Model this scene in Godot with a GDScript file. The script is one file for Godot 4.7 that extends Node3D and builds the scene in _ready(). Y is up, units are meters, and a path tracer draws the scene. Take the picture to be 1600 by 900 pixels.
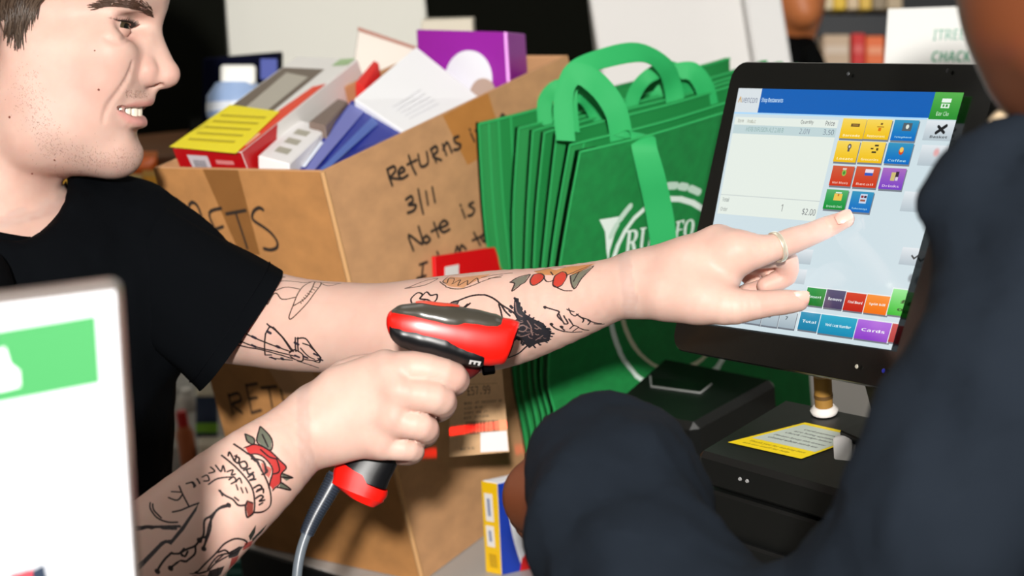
extends Node3D
# A shop till: a tattooed cashier points at the touch screen and holds a barcode scanner, a customer stands in front.
const F := 3200.0
var CAM := Vector3(0, 1.84, 0)
var FW: Vector3
var CU: Vector3
var CR: Vector3
var SKIN := Color(0.665, 0.43, 0.355)
var names := {}
var noise := FastNoiseLite.new()

# ---------------------------------------------------------------- places
func P(x: float, y: float, d: float) -> Vector3:   # a point seen at (x, y) of the photograph, d metres along the lens axis
	return CAM + CR * ((x - 800.0) / F * d) + CU * ((450.0 - y) / F * d) + FW * d

func PY(x: float, y: float, h: float) -> Vector3:  # the point at height h
	var v := P(x, y, 1.0) - CAM
	return CAM + v * ((h - CAM.y) / v.y)

func inv_quad(q: Array, x: float, y: float) -> Vector2:   # q: four Vector2 TL TR BR BL
	var u := 0.5
	var v := 0.5
	for k in 8:
		var a: Vector2 = q[0].lerp(q[1], u)
		var b: Vector2 = q[3].lerp(q[2], u)
		var r := Vector2(x, y) - a.lerp(b, v)
		var du: Vector2 = (q[1] - q[0]).lerp(q[2] - q[3], v)
		var dv: Vector2 = b - a
		var det := du.x * dv.y - du.y * dv.x
		u += (r.x * dv.y - r.y * dv.x) / det
		v += (du.x * r.y - du.y * r.x) / det
	return Vector2(u, v)

# ---------------------------------------------------------------- things and parts
func numbered(n: String) -> String:
	if not names.has(n):
		names[n] = 0
		return n
	names[n] += 1
	return "%s_%03d" % [n, names[n]]

func tag(o: Node, label: String, category: String, group := "", kind := "") -> Node:
	o.set_meta("label", label)
	o.set_meta("category", category)
	if group: o.set_meta("group", group)
	if kind: o.set_meta("kind", kind)
	return o

func thing(n: String, label: String, category: String, at := Vector3.ZERO, group := "") -> Node3D:
	var o := Node3D.new()
	o.name = numbered(n)
	add_child(o)
	o.position = at
	tag(o, label, category, group)
	return o

func part(n: String, mesh, m: Material, parent: Node3D = null, label := "") -> MeshInstance3D:
	var o := MeshInstance3D.new()
	o.mesh = mesh.commit() if mesh is SurfaceTool else mesh
	if m: o.material_override = m
	var p: Node3D = parent if parent else self
	o.name = numbered(n) if p == self else n
	p.add_child(o, true)
	var off := Vector3.ZERO
	var q: Node = p
	while q and q != self:
		off += (q as Node3D).position
		q = q.get_parent()
	o.position = -off
	if label: o.set_meta("label", label)
	return o

func struct(n: String, mesh, m: Material) -> MeshInstance3D:
	var o := part(n, mesh, m)
	o.set_meta("kind", "structure")
	return o

func mat(c: Color, rough := 0.6, metal := 0.0) -> StandardMaterial3D:
	var m := StandardMaterial3D.new()
	m.albedo_color = c
	m.roughness = rough
	m.metallic = metal
	return m

func rgb8(r: int, g: int, b: int) -> Color:
	return Color(r / 255.0, g / 255.0, b / 255.0)

func m8(r: int, g: int, b: int, rough := 0.6) -> StandardMaterial3D:
	return mat(rgb8(r, g, b), rough)

func dull(r: int, g: int, b: int, spec := 0.12) -> StandardMaterial3D:   # cloth and matt board: hardly any gloss
	var m := m8(r, g, b, 0.9)
	m.metallic_specular = spec
	return m

# ---------------------------------------------------------------- shapes
func stool() -> SurfaceTool:
	var st := SurfaceTool.new()
	st.begin(Mesh.PRIMITIVE_TRIANGLES)
	st.set_smooth_group(-1)
	return st

func tri(st: SurfaceTool, a: Vector3, b: Vector3, c: Vector3, out: Vector3) -> void:   # flat triangle facing out
	var n := (b - a).cross(c - a)
	if n.length() < 1e-12: return
	n = n.normalized()
	if n.dot(out) > 0.0:
		var t := b
		b = c
		c = t
	else:
		n = -n
	for p in [a, b, c]:
		st.set_normal(n)
		st.add_vertex(p)

func quad(st: SurfaceTool, a: Vector3, b: Vector3, c: Vector3, d: Vector3, out: Vector3) -> void:
	tri(st, a, b, c, out)
	tri(st, a, c, d, out)

# c: 8 corners, 0-3 bottom ring, 4-7 top ring, in the same turning sense
func hexa(st: SurfaceTool, c: Array, bev := 0.001) -> void:
	var mid := Vector3.ZERO
	for p in c: mid += p / 8.0
	var faces := [[0, 1, 2, 3], [4, 5, 6, 7], [0, 1, 5, 4], [1, 2, 6, 5], [2, 3, 7, 6], [3, 0, 4, 7]]
	var at := {}
	for f in 6:
		var fc := faces[f] as Array
		for k in 4:
			var p: Vector3 = c[fc[k]]
			var e1: Vector3 = (c[fc[(k + 1) % 4]] - p).normalized() * bev
			var e2: Vector3 = (c[fc[(k + 3) % 4]] - p).normalized() * bev
			at[f * 8 + fc[k]] = p + e1 + e2
		var q := []
		for k in 4: q.append(at[f * 8 + fc[k]])
		quad(st, q[0], q[1], q[2], q[3], (q[0] + q[2]) * 0.5 - mid)
	if bev <= 0.0: return
	for e in [[0, 1, 0, 2], [1, 2, 0, 3], [2, 3, 0, 4], [3, 0, 0, 5], [4, 5, 1, 2], [5, 6, 1, 3], [6, 7, 1, 4], [7, 4, 1, 5], [0, 4, 2, 5], [1, 5, 2, 3], [2, 6, 3, 4], [3, 7, 4, 5]]:
		quad(st, at[e[2] * 8 + e[0]], at[e[2] * 8 + e[1]], at[e[3] * 8 + e[1]], at[e[3] * 8 + e[0]], (c[e[0]] + c[e[1]]) * 0.5 - mid)
	for k in 8:
		var fs := []
		for f in 6:
			if at.has(f * 8 + k): fs.append(at[f * 8 + k])
		tri(st, fs[0], fs[1], fs[2], c[k] - mid)

func hexa_mesh(c: Array, bev := 0.001) -> SurfaceTool:
	var st := stool()
	hexa(st, c, bev)
	return st

func prism8(base: Array, up: Vector3) -> Array:   # four base points raised by up
	return [base[0], base[1], base[2], base[3], base[0] + up, base[1] + up, base[2] + up, base[3] + up]

func box8(c: Vector3, x: Vector3, y: Vector3, z: Vector3) -> Array:   # half-axes
	return [c - x - y - z, c + x - y - z, c + x - y + z, c - x - y + z, c - x + y - z, c + x + y - z, c + x + y + z, c - x + y + z]

func box_mesh(c: Vector3, size: Vector3, bev := 0.002, turn := 0.0) -> SurfaceTool:
	var b := Basis(Vector3.UP, turn)
	return hexa_mesh(box8(c, b.x * size.x / 2, b.y * size.y / 2, b.z * size.z / 2), bev)

func bil(q: Array, u: float, v: float) -> Vector3:
	return (q[0] as Vector3).lerp(q[1], u).lerp((q[3] as Vector3).lerp(q[2], u), v)

# a grid of points with uv, smooth; at(u, v) -> Vector3; out: rough outward direction
func sheet(st: SurfaceTool, at: Callable, nu: int, nv: int, out: Vector3, closed_u := false) -> void:
	var pts := PackedVector3Array()
	for j in nv + 1:
		for i in nu + 1:
			pts.append(at.call(float(i) / nu, float(j) / nv))
	var score := 0.0
	var w := nu + 1
	var acc := PackedVector3Array()
	acc.resize(pts.size())
	for j in nv:
		for i in nu:
			var a := j * w + i
			var n := (pts[a + 1] - pts[a]).cross(pts[a + w] - pts[a]) + (pts[a + w] - pts[a + w + 1]).cross(pts[a + 1] - pts[a + w + 1])
			for q in [a, a + 1, a + w, a + w + 1]: acc[q] += n
			score += n.dot(out)
	if closed_u:
		for j in nv + 1:
			var s := acc[j * w] + acc[j * w + nu]
			acc[j * w] = s
			acc[j * w + nu] = s
	var flip := score < 0.0
	for j in nv:
		for i in nu:
			var a := j * w + i
			var order := [a, a + 1, a + w + 1, a, a + w + 1, a + w] if flip else [a, a + w + 1, a + 1, a, a + w, a + w + 1]
			for q in order:
				st.set_normal((-acc[q] if flip else acc[q]).normalized())
				st.set_uv(Vector2(float(q % w) / nu, float(q / w) / nv))
				st.add_vertex(pts[q])

func patch(q: Array, out: Vector3, off := 0.0004, nu := 1, nv := 1) -> SurfaceTool:   # a thin printed sheet lying off above a quad TL TR BR BL
	var st := stool()
	var o := out.normalized() * off
	sheet(st, func(u, v): return bil(q, u, v) + o, nu, nv, out)
	return st

func slab(q: Array, out: Vector3, thick: float, bev := 0.0004) -> SurfaceTool:   # a plate of some thickness from a quad, growing outwards
	var o := out.normalized() * thick
	return hexa_mesh([q[0], q[1], q[2], q[3], q[0] + o, q[1] + o, q[2] + o, q[3] + o], bev)

# rings of points (each a closed loop of n points, first not repeated)
func loft(st: SurfaceTool, rings: Array, cap0 := true, cap1 := true) -> void:
	var n: int = rings[0].size()
	var mid := Vector3.ZERO
	for r in rings:
		for p in r: mid += p
	mid /= float(n * rings.size())
	var c0 := Vector3.ZERO
	for p in rings[0]: c0 += p / n
	var vol := 0.0
	for j in rings.size() - 1:
		var cc := Vector3.ZERO
		for p in rings[j]: cc += p / n
		for i in n:
			var a: Vector3 = rings[j][i]
			var nn := (rings[j][(i + 1) % n] - a).cross(rings[j + 1][i] - a) as Vector3
			vol += nn.dot(a - cc)
	var acc := []
	for j in rings.size():
		var l := PackedVector3Array()
		l.resize(n)
		acc.append(l)
	for j in rings.size() - 1:
		for i in n:
			var i2 := (i + 1) % n
			var nn := ((rings[j][i2] - rings[j][i]).cross(rings[j + 1][i] - rings[j][i]) + (rings[j + 1][i] - rings[j + 1][i2]).cross(rings[j][i2] - rings[j + 1][i2])) as Vector3
			if vol < 0.0: nn = -nn
			acc[j][i] += nn
			acc[j][i2] += nn
			acc[j + 1][i] += nn
			acc[j + 1][i2] += nn
	for j in rings.size() - 1:
		for i in n:
			var i2 := (i + 1) % n
			var ids := [[j, i], [j + 1, i2], [j, i2], [j, i], [j + 1, i], [j + 1, i2]] if vol >= 0.0 else [[j, i], [j, i2], [j + 1, i2], [j, i], [j + 1, i2], [j + 1, i]]
			for q in ids:
				st.set_normal(acc[q[0]][q[1]].normalized())
				st.set_uv(Vector2(float(q[1]) / n, float(q[0]) / (rings.size() - 1)))
				st.add_vertex(rings[q[0]][q[1]])
	for e in [[0, cap0, 1], [rings.size() - 1, cap1, -1]]:
		if not e[1]: continue
		var r = rings[e[0]]
		var c := Vector3.ZERO
		var c2 := Vector3.ZERO
		for p in r: c += p / n
		for p in rings[e[0] + e[2]]: c2 += p / n
		for i in n: tri(st, c, r[i], r[(i + 1) % n], c - c2)

func ring(c: Vector3, x: Vector3, y: Vector3, n := 12, e := 2.0) -> PackedVector3Array:
	var l := PackedVector3Array()
	for i in n:
		var a := TAU * i / n
		var co := cos(a)
		var si := sin(a)
		l.append(c + x * signf(co) * pow(absf(co), 2.0 / e) + y * signf(si) * pow(absf(si), 2.0 / e))
	return l

func tube(st: SurfaceTool, pts: Array, radii: Array, n := 8, caps := true) -> void:
	var rings := []
	var side := Vector3.ZERO
	for i in pts.size():
		var t: Vector3 = (pts[mini(i + 1, pts.size() - 1)] - pts[maxi(i - 1, 0)]).normalized()
		if side == Vector3.ZERO:
			side = t.cross(Vector3.UP if absf(t.y) < 0.9 else Vector3.RIGHT).normalized()
		side = (side - t * side.dot(t)).normalized()
		var r: float = radii[i] if radii.size() > 1 else radii[0]
		rings.append(ring(pts[i], side * r, t.cross(side) * r, n))
	loft(st, rings, caps, caps)

func spline(pts: Array, per := 6) -> Array:
	var o := []
	for i in pts.size() - 1:
		var p0 = pts[maxi(i - 1, 0)]
		var p3 = pts[mini(i + 2, pts.size() - 1)]
		for k in per:
			var t := float(k) / per
			o.append(pts[i].cubic_interpolate(pts[i + 1], p0, p3, t))
	o.append(pts[-1])
	return o

func lathe(st: SurfaceTool, base: Vector3, prof: Array, n := 20, up := Vector3.UP) -> void:   # prof: Vector2(radius, height)
	var x := up.cross(Vector3.RIGHT if absf(up.x) < 0.9 else Vector3.BACK).normalized()
	var y := up.cross(x)
	var rings := []
	for p in prof: rings.append(ring(base + up * p.y, x * maxf(p.x, 0.0002), y * maxf(p.x, 0.0002), n))
	loft(st, rings)

func lathe_mesh(base: Vector3, prof: Array, n := 20, up := Vector3.UP) -> SurfaceTool:
	var st := stool()
	lathe(st, base, prof, n, up)
	return st

func ribbon(st: SurfaceTool, path: Array, wide: Array, thick: float) -> void:   # path points and half-width vectors
	var rings := []
	for i in path.size():
		var t: Vector3 = (path[mini(i + 1, path.size() - 1)] - path[maxi(i - 1, 0)]).normalized()
		var w: Vector3 = wide[i]
		var n := t.cross(w).normalized() * thick * 0.5
		rings.append(PackedVector3Array([path[i] - w - n, path[i] - w * 0.3 - n, path[i] + w * 0.3 - n, path[i] + w - n, path[i] + w + n, path[i] + w * 0.3 + n, path[i] - w * 0.3 + n, path[i] - w + n]))
	loft(st, rings)

# ---------------------------------------------------------------- drawing on pictures
func blank(w: int, h: int, c: Color, grain := 0.0, seed_ := 1, stretch := Vector2.ONE) -> Image:
	var im := Image.create(w, h, false, Image.FORMAT_RGB8)
	im.fill(c)
	if grain > 0.0:
		var n := FastNoiseLite.new()
		n.seed = seed_
		n.frequency = 0.02
		n.fractal_octaves = 4
		for y in h:
			for x in w:
				var g := 1.0 + grain * n.get_noise_2d(x * stretch.x, y * stretch.y)
				im.set_pixel(x, y, Color(c.r * g, c.g * g, c.b * g))
	return im

func stroke(im: Image, pts: Array, w: float, c: Color, soft := 1.0) -> void:
	var W := im.get_width()
	var H := im.get_height()
	for s in maxi(pts.size() - 1, 1):
		var a: Vector2 = pts[s]
		var b: Vector2 = pts[mini(s + 1, pts.size() - 1)]
		var r := w * 0.5 + soft
		var ab := b - a
		var l2 := maxf(ab.length_squared(), 1e-6)
		for y in range(maxi(0, int(minf(a.y, b.y) - r)), mini(H - 1, int(maxf(a.y, b.y) + r) + 1) + 1):
			for x in range(maxi(0, int(minf(a.x, b.x) - r)), mini(W - 1, int(maxf(a.x, b.x) + r) + 1) + 1):
				var p := Vector2(x + 0.5, y + 0.5)
				var d := p.distance_to(a + ab * clampf((p - a).dot(ab) / l2, 0.0, 1.0))
				var k := clampf((w * 0.5 + soft - d) / (2.0 * soft), 0.0, 1.0) * c.a
				if k > 0.0: im.set_pixel(x, y, im.get_pixel(x, y).lerp(Color(c.r, c.g, c.b), k))

func fill_poly(im: Image, pts: Array, c: Color) -> void:
	var lo := Vector2(1e9, 1e9)
	var hi := -lo
	for p in pts:
		lo = lo.min(p)
		hi = hi.max(p)
	var n := pts.size()
	for y in range(maxi(0, int(lo.y)), mini(im.get_height(), int(hi.y) + 1)):
		var xs := []
		var yy := y + 0.5
		for i in n:
			var a: Vector2 = pts[i]
			var b: Vector2 = pts[(i + 1) % n]
			if (a.y <= yy) != (b.y <= yy): xs.append(a.x + (yy - a.y) / (b.y - a.y) * (b.x - a.x))
		xs.sort()
		for k in range(0, xs.size() - 1, 2):
			for x in range(maxi(0, int(round(xs[k]))), mini(im.get_width(), int(round(xs[k + 1])))):
				im.set_pixel(x, y, im.get_pixel(x, y).lerp(Color(c.r, c.g, c.b), c.a))

func glyphs(text: String, face: String, bold: bool) -> Array:   # triangles of the lettering and its extents
	var sf := SystemFont.new()
	sf.font_names = PackedStringArray([face])
	sf.font_weight = 700 if bold else 400
	var tm := TextMesh.new()
	tm.font = sf
	tm.text = text
	tm.font_size = 64
	tm.pixel_size = 1.0 / 64.0
	tm.depth = 0.0
	var out := PackedVector2Array()
	for s in tm.get_surface_count():
		var a := tm.surface_get_arrays(s)
		var v: PackedVector3Array = a[Mesh.ARRAY_VERTEX]
		var ix = a[Mesh.ARRAY_INDEX]
		if ix == null or ix.size() == 0:
			for p in v: out.append(Vector2(p.x, p.y))
		else:
			for i in ix: out.append(Vector2(v[i].x, v[i].y))
	var lo := Vector2(1e9, 1e9)
	var hi := -lo
	for p in out:
		lo = lo.min(p)
		hi = hi.max(p)
	return [out, lo, hi]

# lettering stretched into the parallelogram with corner o (top left), x (along) and y (down), in picture pixels
func write(im: Image, text: String, o: Vector2, x: Vector2, y: Vector2, c: Color, face := "Droid Sans", bold := false) -> void:
	var g := glyphs(text, face, bold)
	var t: PackedVector2Array = g[0]
	if t.is_empty(): return
	var lo: Vector2 = g[1]
	var sz: Vector2 = g[2] - g[1]
	for i in range(0, t.size() - 2, 3):
		var q := []
		for k in 3:
			var p := (t[i + k] - lo) / sz
			q.append(o + x * p.x + y * (1.0 - p.y))
		fill_poly(im, q, c)

func tex_mat(im: Image, rough := 0.7) -> StandardMaterial3D:
	var m := mat(Color.WHITE, rough)
	m.albedo_texture = ImageTexture.create_from_image(im)
	m.texture_repeat = false
	return m

func bumpy(m: StandardMaterial3D, freq: float, depth: float, scale := 1.0) -> StandardMaterial3D:
	var n := FastNoiseLite.new()
	n.frequency = freq
	n.fractal_octaves = 3
	var t := NoiseTexture2D.new()
	t.width = 256
	t.height = 256
	t.seamless = true
	t.noise = n
	m.heightmap_enabled = true
	m.heightmap_texture = t
	m.heightmap_scale = depth
	m.uv1_triplanar = true
	m.uv1_world_triplanar = true
	m.uv1_scale = Vector3.ONE * scale
	return m

# ---------------------------------------------------------------- bodies: distance fields meshed as surface nets
class Field:
	var kind := PackedInt32Array()
	var a := PackedVector3Array()
	var b := PackedVector3Array()
	var ra := PackedFloat32Array()
	var rb := PackedFloat32Array()
	var il := PackedFloat32Array()
	var kk := PackedFloat32Array()
	var op := PackedInt32Array()
	var bas: Array[Basis] = []
	var qs := PackedInt32Array()    # first and past-last segment of a bent limb
	var qe := PackedInt32Array()
	var qa := PackedVector3Array()
	var qb := PackedVector3Array()
	var qr := PackedFloat32Array()
	var qt := PackedFloat32Array()
	var qi := PackedFloat32Array()

	func put(t: int, p: Vector3, q: Vector3, r1: float, r2: float, k: float, o: int, turn := Basis()) -> void:
		kind.append(t)
		a.append(p)
		b.append(q)
		ra.append(r1)
		rb.append(r2)
		il.append(1.0 / maxf(q.length_squared(), 1e-9))
		kk.append(k)
		op.append(o)
		bas.append(turn)
		qs.append(0)
		qe.append(0)

	func cap(p: Vector3, q: Vector3, r1: float, r2: float, k := 0.008, o := 0) -> void:
		put(0, p, q - p, r1, r2 - r1, k, o)

	func ell(c: Vector3, r: Vector3, k := 0.008, o := 0, turn := Basis()) -> void:
		put(1, c, r, maxf(r.x, maxf(r.y, r.z)), 0.0, k, o, turn.transposed())

	func chain(pts: Array, radii: Array, k := 0.008, o := 0, per := 3) -> void:   # a bent limb that tapers, without bulges at its joints
		var mid := Vector3.ZERO
		for p in pts: mid += p / pts.size()
		var reach := 0.0
		put(2, mid, Vector3.ZERO, 0.0, 0.0, k, o)
		var n := kind.size() - 1
		qs[n] = qa.size()
		var last: Vector3 = pts[0]
		var lr: float = radii[0]
		for i in pts.size() - 1:
			var p0: Vector3 = pts[maxi(i - 1, 0)]
			var p3: Vector3 = pts[mini(i + 2, pts.size() - 1)]
			var r0: float = radii[maxi(i - 1, 0)]
			var r3: float = radii[mini(i + 2, pts.size() - 1)]
			for h in range(1, per + 1):
				var t := float(h) / per
				var q: Vector3 = (pts[i] as Vector3).cubic_interpolate(pts[i + 1], p0, p3, t)
				var r := cubic_interpolate(radii[i], radii[i + 1], r0, r3, t)
				qa.append(last)
				qb.append(q - last)
				qr.append(lr)
				qt.append(r - lr)
				qi.append(1.0 / maxf((q - last).length_squared(), 1e-9))
				reach = maxf(reach, maxf(q.distance_to(mid) + r, last.distance_to(mid) + lr))
				last = q
				lr = r
		qe[n] = qa.size()
		ra[n] = reach

	func bent(i: int, p: Vector3, most: float) -> float:
		var d := p.distance_to(a[i]) - ra[i]
		if d > most: return d
		d = 1e3
		for j in range(qs[i], qe[i]):
			var v := p - qa[j]
			var e := qb[j]
			var h := clampf(v.dot(e) * qi[j], 0.0, 1.0)
			d = minf(d, (v - e * h).length() - qr[j] - qt[j] * h)
		return d

	func one(i: int, p: Vector3) -> float:
		if kind[i] == 2: return bent(i, p, 1e9)
		if kind[i] == 0:
			var v := p - a[i]
			var e := b[i]
			var h := clampf(v.dot(e) * il[i], 0.0, 1.0)
			return (v - e * h).length() - ra[i] - rb[i] * h
		var q := (bas[i] * (p - a[i])) / b[i]
		var k0 := q.length()
		return k0 * (k0 - 1.0) / maxf((q / b[i]).length(), 1e-6)

	func at(p: Vector3, act: PackedInt32Array) -> float:
		var d := 1e3
		for i in act:
			var k := kk[i]
			var g := 0.0
			var t := kind[i]
			if t == 0:
				var v := p - a[i]
				var e := b[i]
				var h := clampf(v.dot(e) * il[i], 0.0, 1.0)
				g = (v - e * h).length() - ra[i] - rb[i] * h
			elif t == 1:
				var r := b[i]
				var q := (bas[i] * (p - a[i])) / r
				var k0 := q.length()
				g = k0 * (k0 - 1.0) / maxf((q / r).length(), 1e-6)
			else: g = bent(i, p, d + k if op[i] == 0 else k - d)
			if op[i] == 0:
				var h := k - absf(d - g)
				d = minf(d, g)
				if h > 0.0: d -= h * h * 0.25 / k
			else:
				g = -g
				var h := k - absf(d - g)
				d = maxf(d, g)
				if h > 0.0: d += h * h * 0.25 / k
		return d

	func everything() -> PackedInt32Array:
		return PackedInt32Array(range(kind.size()))

	func near(p: Vector3, r: float, d: float) -> PackedInt32Array:
		var l := PackedInt32Array()
		for i in kind.size():
			var e := one(i, p)
			if op[i] == 0:
				if e - d < 2.4 * r + kk[i]: l.append(i)
			elif e < 1.5 * r + kk[i]: l.append(i)
		return l

	func normal(p: Vector3, act: PackedInt32Array, e := 0.0006) -> Vector3:
		var n := Vector3.ZERO
		for s in [Vector3(1, -1, -1), Vector3(-1, -1, 1), Vector3(-1, 1, -1), Vector3(1, 1, 1)]:
			n += s * at(p + s * e, act)
		return n.normalized()

# returns [points, normals, triangle indices]: surface nets that follow the surface from cell to cell; skip: a box left out (meshed finer elsewhere)
func net(f: Field, lo: Vector3, hi: Vector3, cell: float, skip := AABB()) -> Array:
	var V := PackedVector3Array()
	var N := PackedVector3Array()
	var T := PackedInt32Array()
	var every := f.everything()
	var n := Vector3i(((hi - lo) / cell).ceil())
	var sx := 1
	var sy := n.x + 3
	var sz := sy * (n.y + 3)
	var val := {}          # corner -> distance
	var own := {}          # cell -> vertex, -1 where the surface does not pass
	var acts := {}         # block of cells -> the shapes that matter there
	var todo := PackedInt32Array()
	var R := cell * 4.0 * 0.87 + cell * 1.5
	# seeds: a coarse lattice looks for changes of sign
	var step := 6
	var m := Vector3i(n.x / step + 2, n.y / step + 2, n.z / step + 2)
	var lat := PackedFloat32Array()
	lat.resize(m.x * m.y * m.z)
	var reach := cell * step * 1.8
	for k in m.z:
		for j in m.y:
			for i in m.x: lat[i + m.x * (j + m.y * k)] = f.at(lo + Vector3(i, j, k) * (cell * step), every)
	for k in m.z:
		for j in m.y:
			for i in m.x:
				var d0 := lat[i + m.x * (j + m.y * k)]
				if absf(d0) > reach: continue
				for ax in 3:
					var q := Vector3i(i, j, k)
					q[ax] += 1
					if q[ax] >= m[ax]: continue
					if (lat[q.x + m.x * (q.y + m.y * q.z)] < 0.0) == (d0 < 0.0): continue
					var c := Vector3i(i, j, k) * step
					for h in step:
						var e := c
						e[ax] += h
						if e.x < n.x and e.y < n.y and e.z < n.z: todo.append(e.x + sy * e.y + sz * e.z)
	var offs := PackedInt32Array([0, sx, sy, sx + sy, sz, sx + sz, sy + sz, sx + sy + sz])
	var v8 := PackedFloat32Array()
	v8.resize(8)
	while not todo.is_empty():
		var c := todo[-1]
		todo.resize(todo.size() - 1)
		if own.has(c): continue
		var z := c / sz
		var y := (c - z * sz) / sy
		var x := c - z * sz - y * sy
		if x < 0 or y < 0 or x > n.x or y > n.y or z < 0 or z > n.z: continue
		var bk := (x >> 2) + ((y >> 2) << 10) + ((z >> 2) << 20)
		var act: PackedInt32Array
		if acts.has(bk): act = acts[bk]
		else:
			var mid := lo + (Vector3((x >> 2), (y >> 2), (z >> 2)) * 4.0 + Vector3(2, 2, 2)) * cell
			act = f.near(mid, R, f.at(mid, every))
			acts[bk] = act
		var o := lo + Vector3(x, y, z) * cell
		var inside := 0
		for e in 8:
			var key := c + offs[e]
			var d: float
			if val.has(key): d = val[key]
			else:
				d = f.at(o + Vector3(e & 1, (e >> 1) & 1, e >> 2) * cell, act)
				val[key] = d
			v8[e] = d
			if d < 0.0: inside += 1 << e
		if inside == 0 or inside == 255:
			own[c] = -1
			continue
		var s := Vector3.ZERO
		var cnt := 0
		for e in 8:
			for ax in 3:
				if e & (1 << ax): continue
				var va := v8[e]
				var vb := v8[e | (1 << ax)]
				if (va < 0.0) == (vb < 0.0): continue
				var p := Vector3(e & 1, (e >> 1) & 1, e >> 2)
				p[ax] = va / (va - vb)
				s += p
				cnt += 1
		var p := o + s / cnt * cell
		var nn := f.normal(p, act)
		p -= nn * clampf(f.at(p, act), -cell * 0.5, cell * 0.5)
		own[c] = V.size()
		V.append(p)
		N.append(nn)
		# on through every face that the surface crosses
		for q in [[0x55, -sx], [0xAA, sx], [0x33, -sy], [0xCC, sy], [0x0F, -sz], [0xF0, sz]]:
			var w: int = inside & q[0]
			if w != 0 and w != q[0] and not own.has(c + q[1]): todo.append(c + q[1])
	for c in own:
		var va: int = own[c]
		if va < 0: continue
		var s0: bool = val[c] < 0.0
		for ax in 3:
			if (val[c + [sx, sy, sz][ax]] < 0.0) == s0: continue
			var u := sy if ax == 0 else sx
			var w := sy if ax == 2 else sz
			var vb: int = own.get(c - u, -1)
			var vc: int = own.get(c - u - w, -1)
			var vd: int = own.get(c - w, -1)
			if vb < 0 or vc < 0 or vd < 0: continue
			if skip.size.x > 0.0 and skip.has_point(V[va]) and skip.has_point(V[vb]) and skip.has_point(V[vc]) and skip.has_point(V[vd]): continue
			var cr := (V[vc] - V[va]).cross(V[vd] - V[vb])
			if cr.dot(N[va] + N[vc]) > 0.0: T.append_array([va, vc, vb, va, vd, vc])
			else: T.append_array([va, vb, vc, va, vc, vd])
	return [V, N, T]

func soften(net_: Array, amp: float, freq: float, squash := Vector3.ONE, seed_ := 3) -> Array:   # cloth: push points along their normals, then new normals
	var n := FastNoiseLite.new()
	n.seed = seed_
	n.frequency = freq
	n.fractal_octaves = 3
	var V: PackedVector3Array = net_[0]
	var N: PackedVector3Array = net_[1]
	var T: PackedInt32Array = net_[2]
	for i in V.size(): V[i] += N[i] * amp * n.get_noise_3dv(V[i] * squash * 100.0)
	var A := PackedVector3Array()
	A.resize(V.size())
	for i in range(0, T.size(), 3):
		var c := (V[T[i + 2]] - V[T[i]]).cross(V[T[i + 1]] - V[T[i]])
		A[T[i]] += c
		A[T[i + 1]] += c
		A[T[i + 2]] += c
	for i in A.size(): A[i] = A[i].normalized() if A[i].length() > 0.0 else N[i]
	return [V, A, T]

func add_net(mesh: ArrayMesh, net_: Array, m: Material, colour = null, uv = null) -> void:
	var V: PackedVector3Array = net_[0]
	var N: PackedVector3Array = net_[1]
	var T: PackedInt32Array = net_[2]
	if T.is_empty(): return
	var UV := PackedVector2Array()
	if uv != null:
		for p in V: UV.append(uv.call(p))
		for i in range(0, T.size(), 3):   # where the wrap would run backwards, give the triangle points of its own
			var lo := minf(UV[T[i]].y, minf(UV[T[i + 1]].y, UV[T[i + 2]].y))
			var hi := maxf(UV[T[i]].y, maxf(UV[T[i + 1]].y, UV[T[i + 2]].y))
			if hi - lo > 0.5:
				for k in 3:
					if UV[T[i + k]].y < 0.5:
						V.append(V[T[i + k]])
						N.append(N[T[i + k]])
						UV.append(UV[T[i + k]] + Vector2(0, 1))
						T[i + k] = V.size() - 1
	var arr := []
	arr.resize(Mesh.ARRAY_MAX)
	arr[Mesh.ARRAY_VERTEX] = V
	arr[Mesh.ARRAY_NORMAL] = N
	arr[Mesh.ARRAY_INDEX] = T
	if uv != null: arr[Mesh.ARRAY_TEX_UV] = UV
	if colour != null:
		var C := PackedColorArray()
		for i in V.size(): C.append(colour.call(V[i], N[i]))
		arr[Mesh.ARRAY_COLOR] = C
	mesh.add_surface_from_arrays(Mesh.PRIMITIVE_TRIANGLES, arr)
	mesh.surface_set_material(mesh.get_surface_count() - 1, m)

func nets(jobs: Array) -> Array:   # [field, low corner, high corner, cell, box left out] each
	var out := []
	for j in jobs: out.append(net(j[0], j[1], j[2], j[3], j[4] if j.size() > 4 else AABB()))
	return out

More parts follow.
